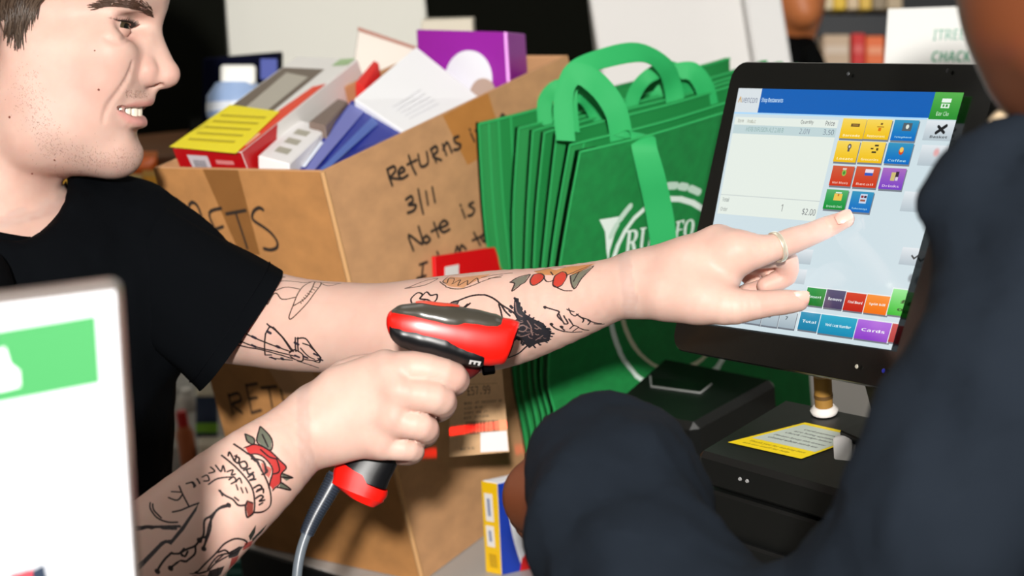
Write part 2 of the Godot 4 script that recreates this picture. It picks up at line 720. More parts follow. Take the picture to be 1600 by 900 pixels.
# ---------------------------------------------------------------- the scene
func _ready() -> void:
	var pitch := deg_to_rad(20.0)
	var roll := deg_to_rad(6.0)
	FW = Vector3(0, -sin(pitch), -cos(pitch))
	var u0 := Vector3(0, cos(pitch), -sin(pitch))
	CR = Vector3.RIGHT * cos(roll) - u0 * sin(roll)
	CU = Vector3.RIGHT * sin(roll) + u0 * cos(roll)
	var cam := Camera3D.new()
	cam.name = "camera"
	var att := CameraAttributesPhysical.new()
	att.frustum_focal_length = 12.0 / (450.0 / F)
	att.frustum_near = 0.05
	att.frustum_far = 60.0
	att.frustum_focus_distance = 1.47
	att.exposure_aperture = 8.5
	cam.attributes = att
	add_child(cam)
	cam.transform = Transform3D(Basis(CR, CU, -FW), CAM)
	cam.current = true
	var we := WorldEnvironment.new()
	we.name = "environment"
	var env := Environment.new()
	env.background_mode = Environment.BG_COLOR
	env.background_color = Color(0.5, 0.5, 0.5)
	env.tonemap_mode = Environment.TONE_MAPPER_LINEAR
	env.tonemap_exposure = 1.0
	env.sdfgi_enabled = true
	env.ssao_enabled = true
	env.ssil_enabled = true
	we.environment = env
	add_child(we)
	# unseen spotlight behind the camera: throws the shadows of a flash near the lens
	var spot := SpotLight3D.new()
	spot.name = "unseen_spot_lamp"
	var spot_at := CAM - CR * 0.04 + CU * 0.275 - FW * 1.15
	spot.light_energy = 11.6
	spot.light_color = Color(1.0, 0.985, 0.965)
	spot.spot_angle = 34.0
	spot.spot_angle_attenuation = 0.5
	spot.spot_range = 12.0
	spot.spot_attenuation = 2.0
	spot.light_size = 0.045
	spot.shadow_enabled = true
	add_child(spot)
	spot.look_at_from_position(spot_at, P(800, 430, 1.6), Vector3.UP)
	for i in 6:  # unseen ceiling panels, placed to light the shop from above
		var pl := AreaLight3D.new()
		pl.name = "unseen_panel_lamp_%d" % i
		pl.area_size = Vector2(0.56, 1.16)
		pl.light_energy = 0.34
		pl.light_color = Color(1.0, 0.99, 0.97)
		pl.shadow_enabled = true
		add_child(pl)
		pl.position = Vector3(-1.6 + 1.6 * (i % 3), 2.755, -2.6 + 2.6 * (i / 3))
		pl.rotation_degrees = Vector3(-90, 0, 0)
	noise.seed = 5
	noise.frequency = 0.35
	room(spot_at)
	background()
	counters()
	cardboard()
	cartons()
	bags()
	monitor()
	placard()
	scanner()
	cashier()
	customer()

func room(spot_at: Vector3) -> void:
	var white := bumpy(m8(226, 224, 218, 0.85), 0.02, 0.05, 3.0)
	struct("floor", box_mesh(Vector3(0, -0.05, -1.0), Vector3(6.4, 0.1, 7.4), 0.0), bumpy(m8(150, 146, 138, 0.4), 0.05, 0.03, 2.0))
	struct("ceiling", box_mesh(Vector3(0, 2.85, -1.0), Vector3(6.4, 0.1, 7.4), 0.0), white)
	struct("wall_back", box_mesh(Vector3(0, 1.4, -4.65), Vector3(6.4, 2.9, 0.1), 0.0), white)
	struct("wall_front", box_mesh(Vector3(0, 1.4, 2.65), Vector3(6.4, 2.9, 0.1), 0.0), white)
	struct("wall_left", box_mesh(Vector3(-3.15, 1.4, -1.0), Vector3(0.1, 2.9, 7.4), 0.0), white)
	struct("wall_right", box_mesh(Vector3(3.15, 1.4, -1.0), Vector3(0.1, 2.9, 7.4), 0.0), white)
	var glow := m8(250, 250, 245)
	glow.emission_enabled = true
	glow.emission = Color(1, 0.99, 0.97)
	glow.emission_energy_multiplier = 0.9
	for i in 6:
		var c := Vector3(-1.6 + 1.6 * (i % 3), 2.785, -2.6 + 2.6 * (i / 3))
		var t := thing("unseen_ceiling_light", "flat white rectangular ceiling light panel in an aluminium rim, out of view, placed to light the shop", "ceiling light", c, "unseen ceiling light panels")
		part("frame", box_mesh(c + Vector3(0, 0.002, 0), Vector3(0.62, 0.026, 1.22), 0.003), m8(200, 200, 200, 0.4), t)
		part("diffuser", box_mesh(c + Vector3(0, -0.012, 0), Vector3(0.56, 0.008, 1.16), 0.001), glow, t)
	var k := thing("unseen_spotlight", "black cylindrical spotlight out of view behind the camera, standing in for a camera flash", "spotlight", spot_at)
	var ax := (P(800, 430, 1.6) - spot_at).normalized()
	var black := m8(20, 20, 20, 0.4)
	part("housing", lathe_mesh(spot_at - ax * 0.18, [Vector2(0.03, 0), Vector2(0.055, 0.02), Vector2(0.06, 0.16), Vector2(0.056, 0.16), Vector2(0.054, 0.155)], 24, ax), black, k)
	part("lens", lathe_mesh(spot_at - ax * 0.022, [Vector2(0.052, 0), Vector2(0.052, 0.004)], 24, ax), glow, k)
	var st := stool()
	tube(st, [spot_at - ax * 0.12, spot_at - ax * 0.12 + Vector3(0, 0.06, 0), Vector3(spot_at.x - ax.x * 0.12, 2.8, spot_at.z - ax.z * 0.12)], [0.008])
	part("stem", st, black, k)

func board(n: String, label: String, cat: String, x0: float, x1: float, y0: float, y1: float, d: float, m: Material, lean := 0.0, thick := 0.03) -> void:   # an upright board seen between columns x0 and x1, with its top at row y0
	var sh := lean * (y1 - 40.0)   # x0 and x1 hold at row 40
	var a := P(x0 + sh, y1, d)
	var b := P(x1 + sh, y1, d)
	var up := (CU - CR * lean).normalized()
	var fwd := (Vector3(FW.x, 0, FW.z)).normalized()
	var h := (y1 - y0) / F * d
	var t := thing(n, label, cat, (a + b) * 0.5)
	part("panel", hexa_mesh(prism8([a, b, b + fwd * thick, a + fwd * thick], up * h), 0.003), m, t)

func background() -> void:
	var white := m8(226, 224, 216, 0.7)
	var black := m8(14, 14, 13, 0.7)
	# low partitions behind the till
	board("partition_board", "light grey partition board behind the packed cardboard box", "partition", 352, 668, -230, 420, 2.72, m8(220, 219, 210, 0.7), 0.1)
	board("partition_board", "black partition board behind the cashier's nose", "partition", 150, 350, -230, 300, 2.66, dull(15, 16, 12), 0.06)
	board("partition_board", "black partition board behind the purple carton", "partition", 655, 924, -230, 330, 2.78, dull(13, 14, 10), 0.12)
	board("partition_board", "white partition board behind the green bag handles", "partition", 928, 1166, -230, 520, 2.66, m8(226, 224, 222, 0.7), 0.16)
	board("partition_board", "white partition board with a shadow gap, left of the black coat", "partition", 1170, 1228, -230, 520, 2.6, m8(224, 223, 222, 0.7), 0.16)
	var lg := thing("black_ledge", "black ledge carrying the navy box and the pale blue tub", "ledge", P(380, 210, 2.45))
	part("board", hexa_mesh(prism8([P(296, 212, 2.24), P(452, 200, 2.24), P(452, 172, 2.66), P(296, 184, 2.66)], -CU * 0.02), 0.002), dull(14, 14, 12), lg)
	# the small dark blue display with the pump bottle
	var t := thing("display_box", "dark navy box standing behind the yellow sticker", "box", P(375, 205, 2.42))
	part("body", hexa_mesh(prism8([P(316, 202, 2.38), P(436, 192, 2.38), P(442, 187, 2.46), P(322, 197, 2.46)], CU * 0.082), 0.002), dull(12, 14, 32), t)
	part("label", patch([P(407, 92, 2.375), P(433, 92, 2.375), P(433, 124, 2.375), P(407, 124, 2.375)], -FW), m8(60, 75, 160), t)
	t = thing("pump_bottle", "pale blue tub with a white square lid before the navy box", "bottle", P(372, 190, 2.3))
	part("body", lathe_mesh(P(370, 190, 2.3), [Vector2(0.03, 0), Vector2(0.034, 0.006), Vector2(0.034, 0.028), Vector2(0.024, 0.043)], 20, CU), m8(150, 175, 215, 0.35), t)
	part("band", lathe_mesh(P(370, 176, 2.3), [Vector2(0.0346, 0), Vector2(0.0346, 0.01)], 20, CU), m8(222, 228, 238, 0.35), t)
	part("lid", hexa_mesh(prism8([P(344, 133, 2.28), P(400, 133, 2.28), P(400, 131, 2.33), P(344, 131, 2.33)], CU * 0.022), 0.003), m8(238, 238, 232, 0.4), t)
	# wooden ledge and snack packs below the chin
	t = thing("wooden_ledge", "brown wooden ledge behind the cashier's chin", "ledge", P(240, 250, 2.5))
	part("board", hexa_mesh(prism8([P(60, 262, 2.36), P(330, 236, 2.36), P(330, 200, 2.62), P(60, 226, 2.62)], -CU * 0.03), 0.002), bumpy(m8(104, 66, 34, 0.6), 0.05, 0.05), t)
	var packs := [
		[70, 152, 272, 345, 2.34, Color8(236, 176, 50), "yellow snack pack under the cashier's jaw"],
		[153, 184, 268, 345, 2.33, Color8(38, 110, 28), "green snack pack between the yellow and orange packs"],
		[187, 246, 246, 286, 2.35, Color8(240, 110, 24), "orange snack pack beside the cardboard box rim"],
		[186, 222, 282, 390, 2.30, Color8(228, 190, 96), "pale yellow snack pack below the orange pack"],
		[223, 262, 276, 420, 2.31, Color8(232, 164, 40), "golden snack pack against the left wall of the cardboard box"]]
	for q in packs:
		var a := P(q[0], q[3], q[4])
		var b := P(q[1], q[3], q[4])
		var bk := FW * 0.03
		var h: float = (q[3] - q[2]) / F * q[4]
		t = thing("snack_pack", q[6], "snack pack", (a + b) * 0.5, "snack packs behind the cashier")
		var rings := []
		for i in 7:
			var f := i / 6.0
			var fat := 0.0015 + 0.013 * sin(PI * f)
			rings.append(ring(a.lerp(b, 0.5) + CU * h * f, CR * (b - a).length() * 0.5, FW * fat, 14, 3.0))
		var st := stool()
		loft(st, rings)
		part("pouch", st, mat(q[5], 0.4), t)
		part("crimp", hexa_mesh(box8(a.lerp(b, 0.5) + CU * (h + 0.003), CR * (b - a).length() * 0.5, CU * 0.004, FW * 0.001), 0.0003), mat(q[5].lightened(0.25), 0.4), t)
	# goods on the low shelf seen under the sleeve
	t = thing("low_shelf", "dark low shelf seen under the black sleeve", "shelf", P(320, 760, 2.5))
	part("board", hexa_mesh(prism8([P(230, 740, 2.44), P(420, 740, 2.44), P(420, 700, 2.7), P(230, 700, 2.7)], -CU * 0.02), 0.002), m8(70, 52, 34, 0.6), t)
	for q in [P(236, 742, 2.46), P(414, 742, 2.46), P(414, 704, 2.68), P(236, 704, 2.68)]:
		part("leg", box_mesh(Vector3(q.x, (q.y - 0.01) * 0.5, q.z), Vector3(0.016, q.y - 0.01, 0.016)), m8(40, 36, 32, 0.6), t)
	bottle("white bottle with a cream label under the sleeve hem", 296, 640, 604, 16, 2.62, Color8(208, 200, 190), Color8(226, 222, 214))
	bottle("sauce bottle with a red cap under the sleeve hem", 297, 728, 634, 14, 2.46, Color8(170, 92, 52), Color8(176, 24, 24))
	t = thing("carton", "teal and navy carton with a white lid on the low shelf", "carton", P(322, 700, 2.52), "cartons on the low shelf")
	part("body", hexa_mesh(prism8([P(306, 684, 2.5), P(340, 684, 2.5), P(340, 676, 2.58), P(306, 676, 2.58)], CU * 0.05), 0.002), m8(20, 44, 74, 0.5), t)
	part("lid", hexa_mesh(prism8([P(305, 621, 2.5), P(341, 621, 2.5), P(341, 613, 2.58), P(305, 613, 2.58)], CU * 0.022), 0.003), m8(232, 228, 206, 0.5), t)
	part("stripe", patch([P(306, 661, 2.495), P(340, 661, 2.495), P(340, 676, 2.495), P(306, 676, 2.495)], -FW), m8(110, 170, 40), t)
	t = thing("carton", "off-white flat carton at the front of the low shelf", "carton", P(326, 734, 2.44), "cartons on the low shelf")
	part("body", hexa_mesh(prism8([P(310, 742, 2.42), P(362, 742, 2.42), P(362, 728, 2.5), P(310, 728, 2.5)], CU * 0.036), 0.002), m8(204, 192, 172, 0.5), t)
	# right: a person in black, shelves and the paper sign behind the screen
	var f := Field.new()
	var pc := P(1240, -30, 3.1)
	f.ell(pc, Vector3(0.05, 0.085, 0.07), 0.02)
	f.cap(P(1240, -20, 3.1), P(1232, 60, 3.14), 0.04, 0.04, 0.02)
	f.ell(P(1258, 18, 3.06), Vector3(0.022, 0.022, 0.022), 0.02)
	f.cap(P(1277, 38, 2.94), P(1272, 62, 2.96), 0.011, 0.014, 0.01)
	t = thing("person", "person in black clothes half hidden by the white partition board", "person", P(1240, 300, 3.2))
	var am := ArrayMesh.new()
	add_net(am, net(f, pc - Vector3(0.2, 0.25, 0.2), pc + Vector3(0.2, 0.2, 0.25), 0.012), m8(196, 116, 66, 0.5))
	part("body", am, null, t)
	f = Field.new()
	f.cap(P(1236, 120, 3.14), P(1236, 560, 3.3), 0.05, 0.12, 0.04)
	f.cap(P(1238, 90, 3.12), P(1290, 330, 2.98), 0.042, 0.06, 0.03)
	f.cap(P(1284, 330, 2.96), P(1272, 84, 2.97), 0.04, 0.018, 0.02)
	am = ArrayMesh.new()
	add_net(am, net(f, P(1240, 300, 3.1) - Vector3(0.5, 0.6, 0.4), P(1240, 300, 3.1) + Vector3(0.5, 0.5, 0.4), 0.024), dull(10, 11, 11))
	part("coat", am, null, t)
	t = thing("shop_shelf", "dark shop shelf far behind the screen", "shelf", P(1350, 120, 3.3))
	var rk := m8(16, 20, 24, 0.6)
	for row in [[24, 62], [104, 125]]:
		part("shelf_board", hexa_mesh(prism8([P(1276, row[1], 3.3), P(1580, row[1], 3.3), P(1580, row[0], 3.5), P(1276, row[0], 3.5)], CU * 0.005), 0.001), rk, t)
	part("back_panel", hexa_mesh(prism8([P(1276, 200, 3.52), P(1580, 200, 3.52), P(1580, 200, 3.54), P(1276, 200, 3.54)], CU * 0.3), 0.001), rk, t)
	part("shelf_edge", hexa_mesh(prism8([P(1276, 56, 3.29), P(1580, 56, 3.29), P(1580, 56, 3.31), P(1276, 56, 3.31)], CU * 0.034), 0.001), m8(14, 22, 30, 0.5), t)
	var goods := [[1288, 1302, Color8(226, 208, 170), "cream"], [1303, 1322, Color8(236, 196, 56), "bright yellow"], [1324, 1342, Color8(220, 196, 160), "beige"], [1344, 1362, Color8(230, 190, 80), "golden"], [1364, 1384, Color8(150, 134, 110), "grey brown"], [1386, 1410, Color8(190, 170, 140), "tan"]]
	for g in goods:
		box_at("packet", g[3] + " packet on the upper shelf behind the paper sign", "packet", g[0], g[1], -40, 15, 3.34, 0.05, g[2], "packets on the upper shelf")
	for g in [[1286, 1328, 54, Color8(204, 178, 150), "beige packet on the lower shelf beside the red one"], [1331, 1352, 52, Color8(206, 22, 16), "red packet on the lower shelf behind the screen"], [1353, 1382, 56, Color8(232, 110, 52), "orange packet between the red packet and the paper sign"]]:
		box_at("packet", g[4], "packet", g[0], g[1], g[2], 104, 3.2, 0.05, g[3], "packets on the lower shelf")
	# paper sign
	var im := blank(512, 256, Color(0.95, 0.95, 0.94))
	write(im, "ITREE", Vector2(212, 74), Vector2(150, 0), Vector2(-6, 34), Color8(84, 168, 142), "Droid Sans", false)
	write(im, "CHACK", Vector2(210, 146), Vector2(176, 0), Vector2(-6, 36), Color8(66, 160, 120), "Droid Sans", true)
	t = thing("paper_sign", "white paper sign with green capitals standing behind the screen", "sign", P(1450, 130, 2.2))
	var q4 := [P(1388, 14, 2.2), P(1560, 8, 2.2), P(1560, 130, 2.2), P(1380, 130, 2.2)]
	part("card", slab(q4, FW, 0.004), m8(240, 240, 238, 0.7), t)
	part("print", patch(q4, -FW, 0.0004), tex_mat(im, 0.8), t)

func box_at(n: String, label: String, cat: String, x0: float, x1: float, y0: float, y1: float, d: float, deep: float, c: Color, group := "") -> void:
	var t := thing(n, label, cat, P((x0 + x1) * 0.5, y1, d), group)
	var a := P(x0, y1, d)
	var b := P(x1, y1, d)
	part("body", hexa_mesh(prism8([a, b, b + FW * deep, a + FW * deep], CU * ((y1 - y0) / F * d)), 0.002), mat(c, 0.5), t)
	part("label", patch([P(x0 + 3, y0 + (y1 - y0) * 0.35, d - 0.001), P(x1 - 3, y0 + (y1 - y0) * 0.35, d - 0.001), P(x1 - 3, y0 + (y1 - y0) * 0.6, d - 0.001), P(x0 + 3, y0 + (y1 - y0) * 0.6, d - 0.001)], -FW), mat(c.lightened(0.3), 0.5), t)

func bottle(label: String, x: float, yb: float, yt: float, r: float, d: float, c: Color, cap: Color) -> void:
	var s := d / F
	var t := thing("bottle", label, "bottle", P(x, yb, d), "bottles on the low shelf")
	var h := (yb - yt) * s
	part("body", lathe_mesh(P(x, yb, d), [Vector2(r * 0.9 * s, 0), Vector2(r * s, 0.004), Vector2(r * s, h * 0.6), Vector2(r * 0.5 * s, h * 0.78)], 18), mat(c, 0.35), t)
	part("cap", lathe_mesh(P(x, yb, d) + Vector3(0, h * 0.74, 0), [Vector2(r * 0.62 * s, 0), Vector2(r * 0.62 * s, h * 0.22), Vector2(r * 0.5 * s, h * 0.26)], 18), mat(cap, 0.35), t)

const COUNTER := 0.9253
func counters() -> void:
	# the counter under the box and the bags; its front edge runs along the bottom of the box
	var e0 := PY(395, 852, COUNTER)
	var e1 := PY(560, 902, COUNTER)
	var dir := (e1 - e0).normalized()
	var back := Vector3(dir.z, 0, -dir.x)
	if back.z > 0: back = -back
	var l := e0 - dir * 0.012 - back * 0.006
	var r := e0 + dir * 0.455 - back * 0.006
	var t := thing("counter", "grey topped shop counter with a black front edge under the cardboard box", "counter", Vector3((l.x + r.x) / 2, 0, (l.z + r.z) / 2))
	var top := [l, r, r + back * 0.75, l + back * 0.75]
	part("worktop", hexa_mesh(prism8([top[0] - Vector3(0, 0.03, 0), top[1] - Vector3(0, 0.03, 0), top[2] - Vector3(0, 0.03, 0), top[3] - Vector3(0, 0.03, 0)], Vector3(0, 0.03, 0)), 0.001), bumpy(m8(176, 172, 168, 0.5), 0.08, 0.02), t)
	part("edge_band", hexa_mesh(prism8([l - back * 0.004 - Vector3(0, 0.034, 0), r - back * 0.004 - Vector3(0, 0.034, 0), r - Vector3(0, 0.034, 0), l - Vector3(0, 0.034, 0)], Vector3(0, 0.0345, 0)), 0.001), m8(14, 14, 15, 0.4), t)
	var dn := Vector3(0, COUNTER - 0.03, 0)
	for k in [0.02, 0.96]:
		var a := l.lerp(r, k) + back * 0.06
		a.y = 0
		part("side_panel", hexa_mesh(prism8([a, a + dir * 0.015, a + dir * 0.015 + back * 0.66, a + back * 0.66], dn), 0.001), m8(60, 56, 50, 0.6), t)
	var b0 := l + back * 0.5
	b0.y = 0
	part("back_panel", hexa_mesh(prism8([b0, b0 + dir * 0.46, b0 + dir * 0.46 + back * 0.02, b0 + back * 0.02], dn), 0.001), m8(52, 48, 42, 0.6), t)
	var s0 := l + back * 0.04 - Vector3(0, 0.17, 0)
	part("inner_shelf", hexa_mesh(prism8([s0, s0 + dir * 0.45, s0 + dir * 0.45 + back * 0.46, s0 + back * 0.46], Vector3(0, -0.02, 0)), 0.001), m8(44, 44, 40, 0.6), t)
	box_at("storage_box", "tan storage box on the shelf under the counter", "box", 398, 430, 880, 912, 2.12, 0.1, Color8(158, 128, 92))
	box_at("storage_box", "teal storage box on the shelf under the counter", "box", 352, 384, 876, 912, 2.1, 0.1, Color8(18, 94, 84))
	# black till cabinet with its printed warning label
	var Y := 1.185
	var c4 := [PY(1088, 705, Y), PY(1420, 800, Y), PY(1560, 690, Y), PY(1226, 622, Y)]
	t = thing("till_cabinet", "black till cabinet carrying the yellow and white notice", "cabinet", Vector3(((c4[0] + c4[2]) * 0.5).x, 0, ((c4[0] + c4[2]) * 0.5).z))
	var blk := bumpy(m8(13, 14, 13, 0.42), 0.1, 0.02)
	var low := []
	var neck := []
	for p in c4:
		low.append(Vector3(p.x, 0, p.z))
		neck.append(Vector3(p.x, Y - 0.028, p.z))
	var cc: Vector3 = (c4[0] + c4[2]) * 0.5
	var inn := []
	for p in low: inn.append(p.lerp(Vector3(cc.x, 0, cc.z), 0.03))
	part("body", hexa_mesh(prism8(inn, Vector3(0, Y - 0.031, 0)), 0.002), blk, t)
	part("lid", hexa_mesh(prism8(neck, Vector3(0, 0.028, 0)), 0.004), blk, t)
	for k in 2:
		var s := stool()
		var pp: Vector3 = (c4[0] as Vector3).lerp(c4[1], 0.22 + 0.035 * k) + (c4[0] - c4[3]).normalized() * 0.001 - Vector3(0, 0.012, 0)
		lathe(s, pp, [Vector2(0.0016, 0), Vector2(0.0012, 0.001)], 10, (c4[0] - c4[3]).normalized())
		part("rivet", s, m8(150, 150, 150, 0.3), t)
	part("drawer_front", hexa_mesh(prism8([inn[0] + Vector3(0, 0.98, 0), inn[1] + Vector3(0, 0.98, 0), inn[1] + Vector3(0, 0.98, 0) + (c4[0] - c4[3]).normalized() * 0.006, inn[0] + Vector3(0, 0.98, 0) + (c4[0] - c4[3]).normalized() * 0.006], Vector3(0, 0.14, 0)), 0.002), m8(17, 18, 18, 0.35), t)
	var im := blank(512, 384, Color8(246, 216, 20))
	im.fill_rect(Rect2i(26, 26, 460, 258), Color8(196, 206, 196))
	var g := [["Card payments", 70, 300], ["are being updated", 108, 330], ["Check receipts before", 142, 360], ["Please keep this drawer", 188, 390], ["closed when not in use", 222, 360]]
	for q in g: write(im, q[0], Vector2(256 - q[2] / 2.0, q[1]), Vector2(q[2], 0), Vector2(0, 20), Color8(34, 40, 48), "Droid Serif", true)
	write(im, "Thank you for waiting here", Vector2(60, 306), Vector2(390, 0), Vector2(0, 22), Color8(150, 120, 10), "Droid Sans", true)
	write(im, "ask our staff for help", Vector2(60, 340), Vector2(320, 0), Vector2(0, 20), Color8(150, 120, 10), "Droid Sans", true)
	var nl := [PY(1258, 661, Y), PY(1352, 682, Y), PY(1252, 718, Y), PY(1137, 692, Y)]
	part("notice", patch(nl, Vector3.UP, 0.0006), tex_mat(im, 0.4), t, "yellow and white printed notice")
	t = thing("folded_receipt", "white folded paper slip standing on the yellow notice", "paper slip", PY(1320, 720, Y))
	part("leaf", hexa_mesh([PY(1302, 719, Y), PY(1330, 722, Y), PY(1338, 714, Y), PY(1310, 711, Y), P(1301, 684, 1.53), P(1330, 677, 1.53), P(1338, 670, 1.55), P(1310, 676, 1.55)], 0.0015), m8(240, 238, 236, 0.8), t)
	# receipt printer
	Y = 1.1
	c4 = [PY(940, 640, Y), PY(1086, 664, Y), PY(1216, 592, Y), PY(1036, 556, Y)]
	t = thing("receipt_printer", "black receipt printer between the green bags and the screen", "printer", ((c4[0] + c4[2]) * 0.5 as Vector3) - Vector3(0, 0.17, 0))
	low = []
	for p in c4: low.append(Vector3(p.x, COUNTER, p.z))
	var rb := []
	for p in c4: rb.append(p)
	part("body", hexa_mesh(low + rb, 0.006), m8(10, 12, 11, 0.4), t)
	var pl := func(x, y): return PY(x, y, Y + 0.0005)
	var st := stool()
	tube(st, [pl.call(1016, 588), pl.call(1018, 604), pl.call(1094, 614), pl.call(1112, 600)], [0.0011], 6)
	part("slot_rim", st, m8(120, 122, 120, 0.35), t)
	part("cover", patch([pl.call(1018, 590), pl.call(1110, 601), pl.call(1092, 612), pl.call(1020, 604)], Vector3.UP, 0.0004), m8(6, 6, 6, 0.3), t)
	var pr := PY(1288, 645, 1.186)
	t = thing("paper_roll", "tan and white paper roll on the back edge of the till cabinet", "paper roll", pr)
	part("core", lathe_mesh(pr + Vector3(0, 0.005, 0), [Vector2(0.007, 0), Vector2(0.007, 0.026)], 16), m8(150, 110, 44, 0.7), t)
	part("band", lathe_mesh(pr + Vector3(0, 0.013, 0), [Vector2(0.0074, 0), Vector2(0.0074, 0.003)], 16), m8(90, 62, 20, 0.7), t)
	part("foot", lathe_mesh(pr, [Vector2(0.010, 0), Vector2(0.011, 0.003), Vector2(0.008, 0.006)], 16), m8(226, 220, 214, 0.6), t)

func paint_on(im: Image, q: Array, pts: Array, w: float, c: Color) -> void:   # strokes given at photograph points on the face q
	var l := []
	var sz := Vector2(im.get_width(), im.get_height())
	for p in pts: l.append(inv_quad(q, p.x, p.y) * sz)
	stroke(im, l, w, c, 1.3)

func crop(s: float, ox: float, oy: float, pts: Array) -> Array:
	var l := []
	for i in range(0, pts.size(), 2): l.append(Vector2(ox + pts[i] / s, oy + pts[i + 1] / s))
	return l

func cardboard() -> void:
	var A := P(240, 262, 1.86)
	var B := P(503, 268, 1.80)
	var C := P(886, 86, 2.10)
	var b := PY(660, 908, COUNTER + 0.001)
	var dn := b - B
	var D := A + C - B
	var a := PY(398, 852, COUNTER + 0.001)
	var c := C + dn
	var d := a + c - b
	c.y = b.y
	d.y = b.y
	var card := Color8(196, 148, 104)
	var qf := [Vector2(240, 262), Vector2(503, 268), Vector2(660, 908), Vector2(398, 852)]
	var qr := [Vector2(503, 268), Vector2(886, 86), Vector2(990, 650), Vector2(660, 908)]
	var ink := Color8(34, 24, 18)
	ink.a = 0.92
	var imf := blank(640, 900, Color8(182, 128, 74), 0.07, 4, Vector2(0.5, 0.8))  # front face toned darker than the side: shade put into the card colour
	var tape := []
	for p in [Vector2(318, 262), Vector2(374, 264), Vector2(408, 388), Vector2(376, 386)]: tape.append(inv_quad(qf, p.x, p.y) * Vector2(640, 900))
	fill_poly(imf, tape, Color(0.42, 0.25, 0.06, 0.6))
	var s := 7.5
	for l in [[280, 560, 250, 430, 205, 320, 200, 265, 240, 235, 290, 265, 325, 330, 345, 410, 335, 480, 295, 535, 280, 545], [300, 550, 380, 600, 470, 690], [580, 300, 440, 350, 500, 530, 565, 720], [510, 530, 600, 500], [565, 720, 700, 690], [640, 362, 870, 325], [755, 360, 885, 735], [1075, 320, 1030, 298, 970, 328, 945, 390, 970, 440, 1080, 510, 1170, 580, 1235, 670, 1230, 735, 1160, 760, 1080, 745]]:
		paint_on(imf, qf, spline_crop(s, 270, 280, l), 7.0, ink)
	s = 4.5
	for l in [[700, 190, 730, 320], [700, 200, 770, 180, 790, 230, 730, 260, 800, 320], [830, 120, 870, 320], [830, 125, 910, 110], [850, 220, 910, 210], [870, 320, 940, 300], [940, 140, 1050, 130], [995, 140, 1020, 280], [1080, 140, 1100, 230, 1150, 240, 1160, 140]]:
		paint_on(imf, qf, spline_crop(s, 200, 560, l), 7.0, Color(0.13, 0.08, 0.04, 0.75))
	var imr := blank(1000, 1000, card, 0.07, 9, Vector2(0.5, 0.8))
	tape = []
	for p in [Vector2(676, 188), Vector2(748, 150), Vector2(770, 226), Vector2(712, 260)]: tape.append(inv_quad(qr, p.x, p.y) * Vector2(1000, 1000))
	fill_poly(imr, tape, Color(0.72, 0.42, 0.08, 0.55))
	s = 3.2125
	for l in [[105, 345, 116, 385, 128, 420], [105, 345, 135, 330, 142, 352, 115, 385], [115, 385, 165, 390], [160, 365, 185, 350, 172, 335, 155, 360, 170, 388, 200, 372], [205, 280, 220, 330, 238, 368], [198, 322, 242, 300], [250, 275, 262, 330, 295, 315, 290, 262], [310, 250, 335, 310], [310, 250, 335, 235, 342, 258, 320, 282, 360, 300], [368, 225, 385, 275], [370, 250, 390, 215, 412, 262], [448, 185, 425, 195, 432, 215, 456, 225, 446, 245, 422, 250], [510, 170, 526, 206], [504, 150, 506, 153], [540, 120, 560, 196], [532, 156, 578, 140], [568, 162, 592, 150, 582, 135, 565, 155, 580, 180, 604, 172], [662, 92, 675, 72, 694, 86],
			[190, 488, 215, 472, 222, 495, 203, 512, 236, 515, 226, 540, 198, 552], [248, 440, 258, 500, 270, 556], [284, 450, 293, 512], [314, 430, 326, 500],
			[225, 732, 203, 658, 266, 702, 248, 618], [285, 662, 268, 680, 282, 698, 302, 682, 285, 662], [320, 600, 342, 668], [308, 642, 352, 620], [350, 626, 386, 606, 366, 590, 344, 620, 364, 646, 394, 632],
			[455, 535, 470, 576], [448, 514, 450, 518], [512, 500, 490, 515, 516, 535, 505, 560, 484, 566], [576, 452, 592, 506], [580, 476, 606, 450, 622, 492],
			[254, 802, 288, 790], [270, 798, 264, 866], [244, 868, 282, 856], [335, 742, 348, 775], [420, 750, 430, 715, 442, 742, 450, 710, 472, 728], [512, 648, 542, 708], [504, 686, 552, 664], [565, 650, 548, 668, 560, 690, 586, 674, 566, 650], [650, 600, 632, 622, 650, 642]]:
		paint_on(imr, qr, spline_crop(s, 560, 160, l), 6.5, ink)
	var t := thing("cardboard_box", "open brown cardboard box marked RETS holding returned cartons", "box", (a + c) * 0.5)
	var nf := (B - A).cross(a - A).normalized()
	if nf.dot(FW) > 0: nf = -nf
	var nr := (C - B).cross(b - B).normalized()
	if nr.dot(FW) > 0: nr = -nr
	var mc := mat(card, 0.85)
	var th := 0.004
	part("wall_panel", hexa_mesh(box_wall(A, B, b, a, -nf * th), 0.0008), mc, t)
	part("wall_panel", hexa_mesh(box_wall(B, C, c, b, -nr * th), 0.0008), mc, t)
	part("wall_panel", hexa_mesh(box_wall(C, D, d, c, nf * th), 0.0008), mc, t)
	part("wall_panel", hexa_mesh(box_wall(D, A, a, d, nr * th), 0.0008), mc, t)
	part("base_panel", hexa_mesh(prism8([a, b, c, d], Vector3(0, 0.004, 0)), 0.0005), mc, t)
	var bulge := func(q4: Array, n: Vector3, amt: float): return func(u, v): return bil(q4, u, v) + n * (0.0008 + amt * sin(PI * u) * sin(PI * v))
	var st := stool()
	sheet(st, bulge.call([A, B, b, a], nf, 0.002), 12, 12, nf)
	part("written_face", st, tex_mat(imf, 0.8), t, "brown face with the word RETS in black marker")
	st = stool()
	sheet(st, bulge.call([B, C, c, b], nr, 0.003), 12, 12, nr)
	part("written_face", st, tex_mat(imr, 0.8), t, "brown face with a handwritten returns note")
	st = stool()
	tube(st, [B + (nf + nr) * 0.0006, b + (nf + nr) * 0.0006], [0.0024], 8)
